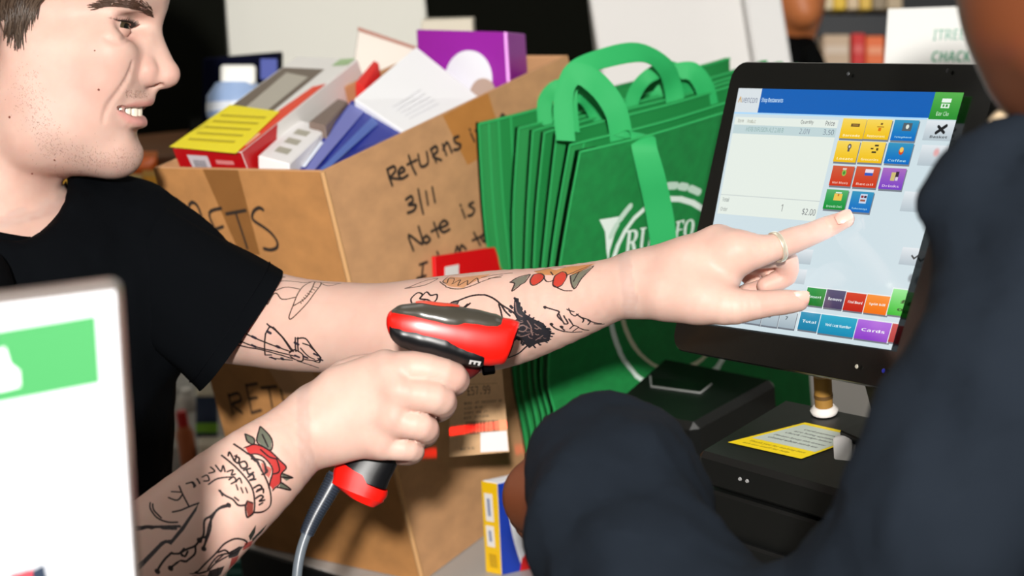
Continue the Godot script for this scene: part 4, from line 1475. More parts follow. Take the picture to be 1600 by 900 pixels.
	write(im, "Total", Vector2(30, y2 - 34), Vector2(42, 0), Vector2(0, 15), Color8(110, 116, 116))
	write(im, "Order", Vector2(30, y2 + 2), Vector2(44, 0), Vector2(0, 15), Color8(120, 124, 124))
	write(im, "1", Vector2(400, y2 - 24), Vector2(10, 0), Vector2(0, 26), Color8(120, 120, 120))
	write(im, "$2.00", Vector2(528, y2 - 16), Vector2(76, 0), Vector2(0, 26), Color8(104, 108, 112))
	# coloured tiles
	var yel := [Color8(246, 214, 96), Color8(240, 190, 20)]
	var blu := [Color8(56, 150, 190), Color8(4, 106, 196)]
	var red := [Color8(206, 96, 66), Color8(206, 52, 24)]
	var pur := [Color8(170, 110, 190), Color8(120, 64, 196)]
	var gre := [Color8(90, 176, 110), Color8(4, 140, 50)]
	var tiles := [
		[1331, 186, 1365, 219, yel, "Barcode"], [1368, 187, 1403, 220, yel, "Restaurant"], [1409, 188, 1441, 222, blu, "Telephone"],
		[1322, 221, 1354, 256, yel, "Locate"], [1359, 222, 1392, 257, yel, "Groceries"], [1399, 224, 1432, 259, blu, "Coffee"],
		[1315, 260, 1345, 294, red, "Hot Meals"], [1351, 261, 1383, 296, red, "Retail"], [1390, 263, 1420, 299, pur, "Drinks"],
		[1305, 297, 1336, 331, gre, "Breads Deli"], [1344, 300, 1373, 335, blu, "Takeaways"]]
	for q in tiles:
		var r: Rect2i = area.call(q[0], q[1], q[2], q[3])
		r.size.x = int(r.size.x * 0.87)
		im.fill_rect(Rect2i(r.position + Vector2i(3, 4), r.size + Vector2i(2, 3)), Color8(120, 128, 138))
		shade.call(r, q[4][0], q[4][1])
		words.call(q[5], r, 0.14, 0.78, 0.72, 0.12, q[4][0].lerp(Color.WHITE, 0.6))
	var icon := func(q: int, parts: Array) -> void:
		var r: Rect2i = area.call(tiles[q][0], tiles[q][1], tiles[q][2], tiles[q][3])
		for p in parts:
			if p[0] == "r": im.fill_rect(Rect2i(r.position + Vector2i(int(r.size.x * p[1]), int(r.size.y * p[2])), Vector2i(int(r.size.x * p[3]), int(r.size.y * p[4]))), p[5])
			else: stroke(im, [Vector2(r.position) + Vector2(r.size) * Vector2(p[1], p[2])], r.size.y * p[3] * 2.0, p[4])
	icon.call(0, [["r", 0.34, 0.26, 0.32, 0.16, Color8(110, 84, 40)], ["r", 0.4, 0.3, 0.2, 0.06, Color8(170, 130, 60)]])
	icon.call(1, [["r", 0.5, 0.18, 0.08, 0.1, Color8(120, 90, 40)], ["r", 0.4, 0.36, 0.24, 0.05, Color8(150, 96, 30)], ["r", 0.46, 0.42, 0.1, 0.18, Color8(220, 120, 20)]])
	icon.call(2, [["r", 0.34, 0.14, 0.32, 0.4, Color8(84, 96, 104)], ["c", 0.5, 0.32, 0.11, Color8(226, 232, 220)]])
	icon.call(3, [["c", 0.5, 0.26, 0.13, Color8(96, 88, 84)], ["c", 0.5, 0.26, 0.06, Color8(216, 220, 220)], ["r", 0.46, 0.34, 0.08, 0.16, Color8(96, 88, 84)]])
	icon.call(4, [["r", 0.5, 0.14, 0.14, 0.08, Color8(60, 54, 30)], ["r", 0.38, 0.3, 0.1, 0.07, Color8(84, 74, 30)], ["r", 0.58, 0.3, 0.08, 0.12, Color8(84, 74, 30)], ["r", 0.44, 0.46, 0.16, 0.08, Color8(70, 62, 30)]])
	icon.call(5, [["c", 0.5, 0.4, 0.16, Color8(206, 70, 40)], ["c", 0.5, 0.32, 0.13, Color8(246, 196, 90)]])
	icon.call(6, [["c", 0.5, 0.34, 0.16, Color8(150, 190, 80)], ["c", 0.5, 0.34, 0.09, Color8(70, 140, 60)], ["r", 0.42, 0.1, 0.16, 0.1, Color8(226, 200, 190)]])
	icon.call(7, [["r", 0.36, 0.12, 0.3, 0.2, Color8(236, 220, 230)], ["r", 0.36, 0.3, 0.3, 0.14, Color8(50, 90, 190)]])
	icon.call(8, [["r", 0.36, 0.2, 0.16, 0.4, Color8(206, 190, 120)], ["r", 0.52, 0.16, 0.12, 0.28, Color8(60, 44, 60)], ["r", 0.54, 0.42, 0.1, 0.18, Color8(220, 206, 226)]])
	icon.call(9, [["r", 0.34, 0.2, 0.32, 0.36, Color8(236, 196, 84)], ["c", 0.5, 0.26, 0.06, Color8(200, 110, 50)], ["r", 0.38, 0.12, 0.24, 0.07, Color8(220, 235, 220)]])
	icon.call(10, [["r", 0.36, 0.12, 0.28, 0.46, Color8(200, 216, 236)], ["r", 0.4, 0.2, 0.1, 0.12, Color8(140, 50, 60)], ["r", 0.52, 0.2, 0.1, 0.12, Color8(60, 40, 60)], ["r", 0.4, 0.38, 0.2, 0.1, Color8(160, 90, 70)]])
	# pale side buttons
	for q in [[1455, 189, 1490, 222], [1447, 227, 1482, 262], [1420, 300, 1452, 334], [1415, 387, 1445, 418], [1256, 390, 1278, 416], [1248, 421, 1268, 447]]:
		var r: Rect2i = area.call(q[0], q[1], q[2], q[3])
		shade.call(r, Color8(226, 232, 236), Color8(180, 194, 202))
	var rb: Rect2i = area.call(1455, 189, 1490, 222)
	stroke(im, [Vector2(rb.position) + Vector2(rb.size) * Vector2(0.38, 0.6), Vector2(rb.position) + Vector2(rb.size) * Vector2(0.64, 0.24)], 12, Color8(30, 32, 36))
	stroke(im, [Vector2(rb.position) + Vector2(rb.size) * Vector2(0.4, 0.28), Vector2(rb.position) + Vector2(rb.size) * Vector2(0.62, 0.58)], 10, Color8(30, 32, 36))
	words.call("Basket", rb, 0.22, 0.74, 0.54, 0.13, Color8(90, 96, 100))
	rb = area.call(1447, 227, 1482, 262)
	stroke(im, [Vector2(rb.position) + Vector2(rb.size) * Vector2(0.5, 0.34)], 26, Color8(226, 170, 170), 6.0)
	rb = area.call(1415, 387, 1445, 418)
	stroke(im, [Vector2(rb.position) + Vector2(rb.size) * Vector2(0.4, 0.45), Vector2(rb.position) + Vector2(rb.size) * Vector2(0.5, 0.6), Vector2(rb.position) + Vector2(rb.size) * Vector2(0.72, 0.25)], 6, Color8(60, 64, 66))
	stroke(im, [Vector2(ui.call(1424, 435))], 26, Color8(150, 160, 166), 5.0)
	# bottom keys
	var keys := [
		[1274, 451, 1296, 482, Color8(18, 150, 66), Color8(6, 118, 40), "Insert"], [1304, 454, 1327, 486, Color8(92, 88, 118), Color8(72, 62, 96), "Remove"],
		[1333, 458, 1357, 490, Color8(214, 70, 44), Color8(190, 34, 24), "Final Board"], [1363, 461, 1389, 494, Color8(248, 150, 66), Color8(240, 112, 10), "Split bill"],
		[1400, 452, 1436, 498, Color8(150, 230, 150), Color8(50, 186, 50), ""],
		[1264, 489, 1288, 521, Color8(52, 150, 186), Color8(14, 124, 164), "Total"], [1295, 493, 1344, 530, Color8(50, 170, 200), Color8(6, 136, 178), "Void Last Number"],
		[1349, 500, 1390, 537, Color8(176, 110, 220), Color8(138, 60, 196), "Cards"], [1397, 506, 1440, 542, Color8(200, 80, 80), Color8(170, 40, 44), ""],
		[1228, 487, 1252, 517, Color8(200, 212, 218), Color8(160, 176, 186), "7"], [1201, 484, 1225, 513, Color8(200, 212, 218), Color8(160, 176, 186), "8"], [1174, 480, 1198, 509, Color8(200, 212, 218), Color8(160, 176, 186), "9"], [1147, 478, 1171, 505, Color8(200, 212, 218), Color8(160, 176, 186), "C"]]
	for q in keys:
		var r: Rect2i = area.call(q[0], q[1], q[2], q[3])
		im.fill_rect(Rect2i(r.position - Vector2i(4, 4), r.size + Vector2i(10, 10)), Color8(230, 238, 240))
		im.fill_rect(Rect2i(r.position + Vector2i(2, 3), r.size + Vector2i(2, 3)), Color8(110, 116, 126))
		shade.call(r, q[4], q[5])
		if q[6].length() > 1: words.call(q[6], r, 0.16, 0.42, 0.66, 0.16, Color8(240, 246, 246))
		elif q[6] != "": words.call(q[6], r, 0.44, 0.3, 0.12, 0.2, Color8(60, 66, 70))
	rb = area.call(1400, 452, 1436, 498)
	words.call("£", rb, 0.3, 0.38, 0.2, 0.14, Color8(30, 80, 36))
	words.call("o", rb, 0.26, 0.72, 0.16, 0.1, Color8(30, 80, 36))
	var sm := m8(4, 4, 4, 0.12)
	sm.emission_enabled = true
	sm.emission_texture = ImageTexture.create_from_image(im)
	sm.emission_operator = BaseMaterial3D.EMISSION_OP_MULTIPLY
	sm.emission = Color.WHITE
	sm.emission_energy_multiplier = 1.02
	sm.texture_repeat = false
	st = stool()
	sheet(st, func(u, v): return bil(SCR, u, v) + n * 0.0004, 8, 8, n)
	part("display", st, sm, t, "lit display with coloured touch buttons")
	var lamp := AreaLight3D.new()
	lamp.name = "screen_lamp"
	lamp.area_size = Vector2(0.22, 0.16)
	lamp.light_energy = 0.012
	lamp.light_color = Color(0.86, 0.95, 1.0)
	lamp.shadow_enabled = true
	add_child(lamp)
	var mid := bil(SCR, 0.5, 0.5)
	var xx := ((SCR[1] - SCR[0]) as Vector3).normalized()
	lamp.transform = Transform3D(Basis(xx, n.cross(xx), n).rotated(xx, 0.0), mid + n * 0.004)
	lamp.look_at(mid + n, CU)
	for l in [[1343, 573, Color8(170, 165, 150), "power_dot"], [1380, 579, Color8(50, 60, 220), "indicator"], [1337, 115, Color8(60, 62, 64), "camera_dot"], [1484, 110, Color8(60, 62, 64), "camera_dot"]]:
		part(l[3], lathe_mesh(SP(l[0], l[1]) - n * 0.0006, [Vector2(0.0016, 0), Vector2(0.0012, 0.0006)], 12, n), mat(l[2], 0.3), t)
	var nk := SP(1326, 600) - n * 0.03
	var nc := SP(1332, 470) - n * 0.06
	var fl := Vector3(nk.x, 1.19, nk.z) - n * 0.07
	fl.y = 1.19
	var flat := Vector3(xx.x, 0, xx.z).normalized()
	part("neck", hexa_mesh([fl - flat * 0.06 - n * 0.02, fl + flat * 0.06 - n * 0.02, fl + flat * 0.06 + n * 0.02, fl - flat * 0.06 + n * 0.02, nc - xx * 0.06 - n * 0.014, nc + xx * 0.06 - n * 0.014, nc + xx * 0.06 + n * 0.014, nc - xx * 0.06 + n * 0.014], 0.004), m8(9, 10, 9, 0.45), t)
	part("foot", hexa_mesh(box8(Vector3(fl.x, 1.189, fl.z), flat * 0.085, Vector3(0, 0.0035, 0), flat.cross(Vector3.UP) * 0.03), 0.001), m8(9, 10, 9, 0.45), t)

func placard() -> void:
	var d := 0.86
	var q := [P(-190, 486, d), P(184, 440, d), P(213, 905, d * 1.03), Vector3.ZERO]
	q[3] = q[0] + q[2] - q[1]
	var ex := ((q[1] - q[0]) as Vector3).normalized()
	var ey := ((q[2] - q[1]) as Vector3).normalized()
	var n := ex.cross(ey).normalized()
	if n.dot(FW) > 0: n = -n
	var foot := bil(q, 0.5, 1.25)
	var t := thing("sign_holder", "white sign holder with a green banner in the near left corner", "sign", Vector3(foot.x, 0, foot.z))
	var at := func(u, v): return bil(q, u, v)
	var out := []
	for c in [[0.06, 0.04, 180], [0.94, 0.04, 90], [0.98, 1.3, 0], [0.02, 1.3, 270]]:
		for i in 6:
			var a := deg_to_rad(c[2] - i * 18.0)
			var r := 0.06 if c[1] < 0.5 else 0.02
			out.append(at.call(c[0] + r * cos(a), c[1] - r * 0.72 * sin(a)))
	var rings := []
	for s in [[0.0, -0.012], [1.0, -0.012], [1.0, 0.0]]:
		var l := PackedVector3Array()
		var m := at.call(0.5, 0.65) as Vector3
		for p in out: l.append(m + (p - m) * (1.0 if s[0] > 0 else 0.985) + n * s[1])
		rings.append(l)
	var st := stool()
	loft(st, rings)
	part("holder", st, m8(112, 104, 100, 0.3), t)
	var im := blank(700, 1000, Color8(220, 222, 228))
	var S := Vector2(700, 1000)
	var on := func(pts: Array) -> Array:
		var l := []
		for p in pts: l.append((inv_quad([to_px(q[0]), to_px(q[1]), to_px(q[2]), to_px(q[3])], p.x, p.y) - Vector2(0.01, 0.026)) / Vector2(0.978, 1.274) * S)
		return l
	fill_poly(im, on.call([Vector2(-150, 540), Vector2(150, 491), Vector2(157, 595), Vector2(-142, 652)]), Color8(54, 142, 76))
	fill_poly(im, on.call([Vector2(-40, 560), Vector2(8, 540), Vector2(16, 566), Vector2(30, 576), Vector2(32, 600), Vector2(8, 606), Vector2(-60, 616)]), Color8(240, 244, 246))
	for l in [[[-120, 716], [52, 690]], [[-120, 768], [80, 740]]]:
		stroke(im, on.call([Vector2(l[0][0], l[0][1]), Vector2(l[1][0], l[1][1])]), 14, Color8(214, 216, 222), 6.0)
	fill_poly(im, on.call([Vector2(-120, 960), Vector2(8, 894), Vector2(20, 960), Vector2(-100, 1040)]), Color8(248, 226, 120))
	fill_poly(im, on.call([Vector2(14, 896), Vector2(50, 886), Vector2(62, 950), Vector2(20, 960)]), Color8(228, 60, 72))
	fill_poly(im, on.call([Vector2(48, 890), Vector2(70, 878), Vector2(84, 940), Vector2(60, 950)]), Color8(22, 40, 62))
	st = stool()
	sheet(st, func(u, v): return at.call(lerpf(0.01, 0.988, u), lerpf(0.026, 1.3, v)) + n * 0.0007, 1, 1, n)
	part("printed_sheet", st, tex_mat(im, 0.6), t, "white printed sheet with a green banner")
	st = stool()
	var b0 := at.call(0.5, 1.3) as Vector3
	tube(st, [b0 - n * 0.006, Vector3(b0.x, 0.02, b0.z)], [0.012], 14)
	part("post", st, m8(150, 150, 150, 0.3), t)
	part("base", lathe_mesh(Vector3(b0.x, 0.0, b0.z), [Vector2(0.14, 0), Vector2(0.14, 0.012), Vector2(0.03, 0.024)], 32), m8(60, 60, 60, 0.4), t)

# ---------------------------------------------------------------- barcode scanner
const BAR := [[604, 503, 6, 5], [607, 504, 16, 14], [612, 507, 23, 20], [630, 510, 31, 27], [660, 514, 39, 33], [700, 521, 42, 36], [740, 528, 42, 37], [770, 533, 39, 36], [790, 534, 36, 34], [798, 535, 34, 32], [801, 535, 30, 28]]
func curve(pts: Array, x: float) -> float:
	for i in pts.size() - 1:
		if x <= pts[i + 1][0]:
			var k := clampf((x - pts[i][0]) / float(pts[i + 1][0] - pts[i][0]), 0.0, 1.0)
			return lerpf(pts[i][1], pts[i + 1][1], smoothstep(0.0, 1.0, k) * 0.5 + k * 0.5)
	return pts[-1][1]

func barrel(x: float, ang: float, off := 0.0) -> Vector3:   # ang 0 towards the lens, 90 up
	var c := []
	for j in range(1, 4):
		var l := []
		for b in BAR: l.append([b[0], b[j]])
		c.append(curve(l, x))
	var d := 1.355 + (x - 604) * 0.00006
	var s := d / F
	var co := cos(ang)
	var si := sin(ang)
	var lean := clampf((x - 740.0) / 60.0, 0.0, 1.0) * 11.0
	return P(x + lean * si, c[0], d) + CU * (signf(si) * pow(absf(si), 0.86) * (c[1] * s + off)) - FW * (signf(co) * pow(absf(co), 0.86) * (c[2] * s + off))

func scanner() -> void:
	var t := thing("barcode_scanner", "red, black and grey handheld barcode scanner gripped in the fist", "scanner", P(565, 770, 1.39))
	var redm := m8(232, 24, 14, 0.32)
	var blk := m8(14, 15, 18, 0.35)
	var grey := m8(66, 62, 54, 0.28)
	var xs := []
	for b in BAR: xs.append(b[0])
	xs = [604, 606, 609, 613, 620, 630, 645, 660, 680, 700, 715, 730, 745, 760, 772, 782, 790, 795, 799, 801]
	var rings := []
	for x in xs:
		var l := PackedVector3Array()
		for i in 40: l.append(barrel(x, TAU * i / 40.0))
		rings.append(l)
	var st := stool()
	loft(st, rings)
	part("housing", st, redm, t, "red plastic housing")
	var window := PackedVector3Array()
	st = stool()
	var w0 := PackedVector3Array()
	var w1 := PackedVector3Array()
	var nose := barrel(801, 0) * 0.5 + barrel(801, PI) * 0.5
	for i in 24:
		w0.append(nose + (barrel(800, TAU * i / 24.0) - nose) * 0.8)
		w1.append(nose + (barrel(800, TAU * i / 24.0) - nose) * 0.76 + (P(900, 550, 1.37) - P(800, 535, 1.37)).normalized() * 0.0012)
	loft(st, [w0, w1])
	part("window", st, m8(30, 4, 6, 0.1), t)
	var lowtop := [[610, 490], [613, 489], [644, 495], [675, 503], [703, 510], [714, 511], [727, 507], [745, 508], [761, 511], [776, 511], [781, 504]]
	var ang_at := func(x: float, y: float) -> float:
		var l := []
		var m := []
		for b in BAR:
			l.append([b[0], b[1]])
			m.append([b[0], b[2]])
		var s := clampf((curve(l, x) - y) / curve(m, x), -1.0, 1.0)
		return asin(signf(s) * pow(absf(s), 1.0 / 0.86))
	st = stool()
	sheet(st, func(u, v):
		var x := lerpf(609.0, 782.0, u)
		var a: float = ang_at.call(x, curve(lowtop, x))
		var edge := minf(minf(v, 1.0 - v) * 10.0, minf(u, 1.0 - u) * 14.0)
		return barrel(x, lerpf(a, PI - a, v), -0.0006 + 0.0022 * clampf(edge, 0.0, 1.0)), 44, 24, CU)
	part("top_cover", st, grey, t, "dark grey glossy top cover")
	st = stool()
	sheet(st, func(u, v):
		var x := lerpf(650.0, 718.0, u)
		var e := sin(PI * u)
		return barrel(x, deg_to_rad(lerpf(64.0 + 10.0 * (1.0 - e), 116.0 - 10.0 * (1.0 - e), v)), 0.0018 + 0.0006 * minf(1.0, minf(v, 1 - v) * 6.0)), 16, 8, CU)
	part("indicator_strip", st, m8(236, 70, 44, 0.3), t)
	var uptop := [[606, 507], [637, 513], [668, 519], [699, 527], [708, 533], [719, 540], [738, 548], [757, 554], [763, 557]]
	st = stool()
	sheet(st, func(u, v):
		var x := lerpf(607.0, 763.0, u)
		var a: float = ang_at.call(x, curve(uptop, x))
		var edge := minf(minf(v, 1.0 - v) * 10.0, minf(u, 1.0 - u) * 14.0)
		return barrel(x, lerpf(a, -PI - a, v), -0.0006 + 0.0019 * clampf(edge, 0.0, 1.0)), 44, 24, -CU)
	part("grip_panel", st, blk, t, "black lower panel")
	# the white mark
	var o := barrel(735, deg_to_rad(-44), 0.0018)
	var x1 := (barrel(752, deg_to_rad(-46), 0.0018) - o)
	var y1 := (barrel(732, deg_to_rad(-64), 0.0018) - o)
	st = stool()
	var mark := func(a0, b0, a1, b1):
		var l := [o + x1 * a0 + y1 * b0, o + x1 * a1 + y1 * b0, o + x1 * a1 + y1 * b1, o + x1 * a0 + y1 * b1]
		hexa(st, [l[0], l[1], l[2], l[3], l[0] - FW * 0.0006, l[1] - FW * 0.0006, l[2] - FW * 0.0006, l[3] - FW * 0.0006], 0.0001)
	mark.call(0.0, 0.0, 1.15, 0.3)
	mark.call(0.02, 0.3, 0.24, 0.85)
	mark.call(0.46, 0.3, 0.66, 0.75)
	mark.call(0.9, 0.3, 1.13, 0.85)
	part("logo", st, m8(226, 226, 226, 0.4), t, "small white block letter mark")
	# added cell under the nose: its slit narrows a lamp to the scan line
	var src := P(764, 573, 1.374)
	var l0 := P(664, 692, 1.83)
	var l1 := P(806, 664, 1.80)
	var fwd := ((l0 + l1) * 0.5 - src).normalized()
	var wide := (l1 - l0)
	wide = (wide - fwd * wide.dot(fwd)).normalized()
	var thin := fwd.cross(wide)
	var half := 0.0032
	var dark := dull(6, 6, 7, 0.05)
	var cell := func(c: Vector3, x: float, y: float, z: float) -> SurfaceTool: return hexa_mesh(box8(c, wide * x, thin * y, fwd * z), 0.0)
	for k in [[-1, 0], [1, 0], [0, -1], [0, 1]]:
		part("added_cell_wall", cell.call(src + fwd * 0.006 + wide * (k[0] * half) + thin * (k[1] * half), 0.0005 if k[0] else half + 0.0005, 0.0005 if k[1] else half + 0.0005, 0.008), dark, t)
	part("added_cell_wall", cell.call(src - fwd * 0.0022, half, half, 0.0004), dark, t)
	for k in [-1, 1]:
		part("slit_plate", cell.call(src + fwd * 0.013 + thin * (k * (0.00009 + half * 0.5)), half, half * 0.5, 0.0002), dark, t)
		part("slit_plate", cell.call(src + fwd * 0.0134 + wide * (k * (0.0012 + half * 0.5)), half * 0.5, half, 0.0002), dark, t)
	var laser := AreaLight3D.new()
	laser.name = "scan_line_lamp"
	laser.area_size = Vector2(0.0012, 0.0001)
	laser.light_color = Color(1.0, 0.03, 0.04)
	laser.light_energy = 0.9
	laser.shadow_enabled = true
	add_child(laser)
	laser.transform = Transform3D(Basis(wide, thin, fwd.cross(wide) * 0 - fwd).orthonormalized(), src)
	# trigger and handle
	st = stool()
	tube(st, spline([P(742, 566, 1.385), P(716, 584, 1.40), P(690, 610, 1.405)], 5), [0.006, 0.0075, 0.008, 0.008, 0.008, 0.0078, 0.0076, 0.0072, 0.007, 0.006, 0.004], 12)
	part("trigger", st, m8(96, 16, 18, 0.4), t)
	rings = []
	for h in [[668, 560, 34, 22], [650, 600, 33, 24], [628, 640, 33, 26], [606, 680, 35, 27], [586, 712, 38, 28], [571, 735, 41, 29], [564, 748, 43, 30]]:
		var s := 1.398 / F
		var k := clampf((h[1] - 640.0) / 100.0, 0.0, 1.0)
		rings.append(ring(P(h[0], h[1], 1.398), (CR * 0.93 - CU * 0.37 * k).normalized() * h[2] * s, FW * h[3] * s, 24, 2.6))
	st = stool()
	loft(st, rings)
	part("handle", st, blk, t)
	rings = []
	st = stool()
	sheet(st, func(u, v):   # red rim round the foot
		var a: float = TAU * u
		var r := ring(P(lerpf(564, 558, v), lerpf(753, 768, v), 1.398), (CR * 0.93 - CU * 0.37).normalized() * lerpf(43.5, 47.0, sin(PI * minf(v * 1.2, 1.0)) * 0.6 + 0.2) * 1.398 / F, FW * 33 * 1.398 / F, 36, 2.6)
		var p: Vector3 = r[int(round(u * 36)) % 36]
		var rear := 0.5 - 0.5 * cos(a)
		return p + (CU * 0.9 + CR * 0.3) * (1.0 - v) * (0.003 + 0.007 * rear) * (0.3 if rear < 0.5 else 1.0), 36, 6, CR, true)
	var r1 := ring(P(558, 768, 1.398), (CR * 0.93 - CU * 0.37).normalized() * 45 * 1.398 / F, FW * 33 * 1.398 / F, 36, 2.6)
	var r2 := ring(P(564, 782, 1.398), (CR * 0.9 - CU * 0.43).normalized() * 24 * 1.398 / F, FW * 26 * 1.398 / F, 36, 2.4)
	loft(st, [r1, r2], false, true)
	part("foot_rim", st, redm, t, "red foot rim")
	# cable
	var path := spline([P(527, 742, 1.398), P(512, 770, 1.396), P(494, 802, 1.393), P(480, 832, 1.39), P(470, 862, 1.388), P(464, 900, 1.386), P(463, 960, 1.386), P(470, 1040, 1.4)], 8)
	var relief := path.slice(0, 26)
	var rad := []
	for i in relief.size(): rad.append((15.0 - 5.0 * i / 25.0) * 1.39 / F)
	st = stool()
	tube(st, relief, rad, 14)
	part("strain_relief", st, m8(58, 66, 80, 0.35), t)
	st = stool()
	for i in range(2, 25):
		var dir: Vector3 = (relief[mini(i + 1, 25)] - relief[i - 1]).normalized()
		tube(st, [relief[i] - dir * 0.0007, relief[i] + dir * 0.0007], [(16.6 - 5.0 * i / 25.0) * 1.39 / F], 14)
	part("relief_ring", st, m8(38, 44, 54, 0.35), t).set_meta("kind", "stuff")
	st = stool()
	tube(st, path.slice(24), [8.2 * 1.39 / F], 12)
	part("cable", st, m8(96, 104, 112, 0.35), t)

# ---------------------------------------------------------------- the cashier
const HD := 1.58
func H(px: float, py: float, z := 0.0) -> Vector3:   # a point of the head: where its profile shows it, z towards the right cheek (about half a millimetre each)
	var xf := CR * 0.978 - FW * 0.208
	var zf := -FW * 0.978 - CR * 0.208
	var o := P(150, 120, HD + 0.055)
	var w := z * HD / F
	var k := (px - 800.0) / F
	var q := o - CAM + zf * w
	var a := (k * q.dot(FW) - q.dot(CR)) / (xf.dot(CR) - k * xf.dot(FW))
	q += xf * a
	return CAM + q + CU * ((450.0 - py) / F * q.dot(FW) - q.dot(CU))

func head_basis() -> Basis:
	return Basis(CR * 0.978 - FW * 0.208, CU, -FW * 0.978 - CR * 0.208)

const ARM := [[215, 400, 1.66, 86], [330, 478, 1.625, 80], [400, 496, 1.605, 77], [470, 508, 1.59, 73], [540, 512, 1.575, 71], [600, 515, 1.56, 73], [660, 512, 1.545, 77], [730, 506, 1.53, 79], [790, 497, 1.515, 76], [850, 484, 1.50, 66], [910, 467, 1.485, 56], [960, 452, 1.47, 48.5], [995, 446, 1.462, 46], [1030, 446, 1.456, 44]]
const FORE := [[20, 1060, 1.32, 94], [150, 955, 1.325, 100], [262, 858, 1.335, 92], [330, 798, 1.345, 84], [400, 738, 1.357, 73], [445, 700, 1.366, 62], [482, 670, 1.374, 57], [520, 648, 1.378, 53]]

func pts_of(l: Array) -> Array:
	var o := []
	for q in l: o.append(P(q[0], q[1], q[2]))
	return o

func radii_of(l: Array) -> Array:
	var o := []
	for q in l: o.append(q[3] * q[2] / F)
	return o

func limb_uv(l: Array, p: Vector3) -> Vector2:   # along the limb, round the limb
	var best := 1e9
	var run := 0.0
	var uv := Vector2.ZERO
	var q := pts_of(l)
	for i in q.size() - 1:
		var e: Vector3 = q[i + 1] - q[i]
		var h := clampf((p - q[i]).dot(e) / e.length_squared(), 0, 1)
		var r: Vector3 = p - (q[i] + e * h)
		if r.length() < best:
			best = r.length()
			var t := e.normalized()
			var upv: Vector3 = (CU - t * CU.dot(t)).normalized()
			var tow := upv.cross(t).normalized()
			if tow.dot(FW) > 0: tow = -tow
			uv = Vector2(run + h * e.length(), atan2(r.dot(upv), r.dot(tow)) / TAU + 0.5)
		run += e.length()
	return Vector2(uv.x / run, uv.y)

func limb_px(l: Array, x: float, y: float) -> Vector2:   # the same for a point of the limb as the photograph shows it
	var best := 1e9
	var run := 0.0
	var uv := Vector2.ZERO
	var q := pts_of(l)
	var p := Vector2(x, y)
	for i in l.size() - 1:
		var a := Vector2(l[i][0], l[i][1])
		var b := Vector2(l[i + 1][0], l[i + 1][1])
		var e := b - a
		var h := clampf((p - a).dot(e) / e.length_squared(), 0, 1)
		var r := p - (a + e * h)
		var len3: float = (q[i + 1] - q[i]).length()
		if r.length() < best:
			best = r.length()
			var s := r.dot(Vector2(e.y, -e.x).normalized()) / lerpf(l[i][3], l[i + 1][3], h)
			uv = Vector2(run + h * len3, asin(clampf(s, -0.97, 0.97)) / TAU + 0.5)
		run += len3
	return Vector2(uv.x / run, uv.y)

func ink(im: Image, limb: Array, s: float, ox: float, oy: float, lines: Array, w: float, c: Color) -> void:
	for l in lines:
		var o := []
		for p in spline_crop(s, ox, oy, l): o.append(limb_px(limb, p.x, p.y) * Vector2(im.get_width(), im.get_height()))
		stroke(im, o, w, c, 0.9)

func ink_fill(im: Image, limb: Array, s: float, ox: float, oy: float, pts: Array, c: Color) -> void:
	var o := []
	for p in crop(s, ox, oy, pts): o.append(limb_px(limb, p.x, p.y) * Vector2(im.get_width(), im.get_height()))
	fill_poly(im, o, c)

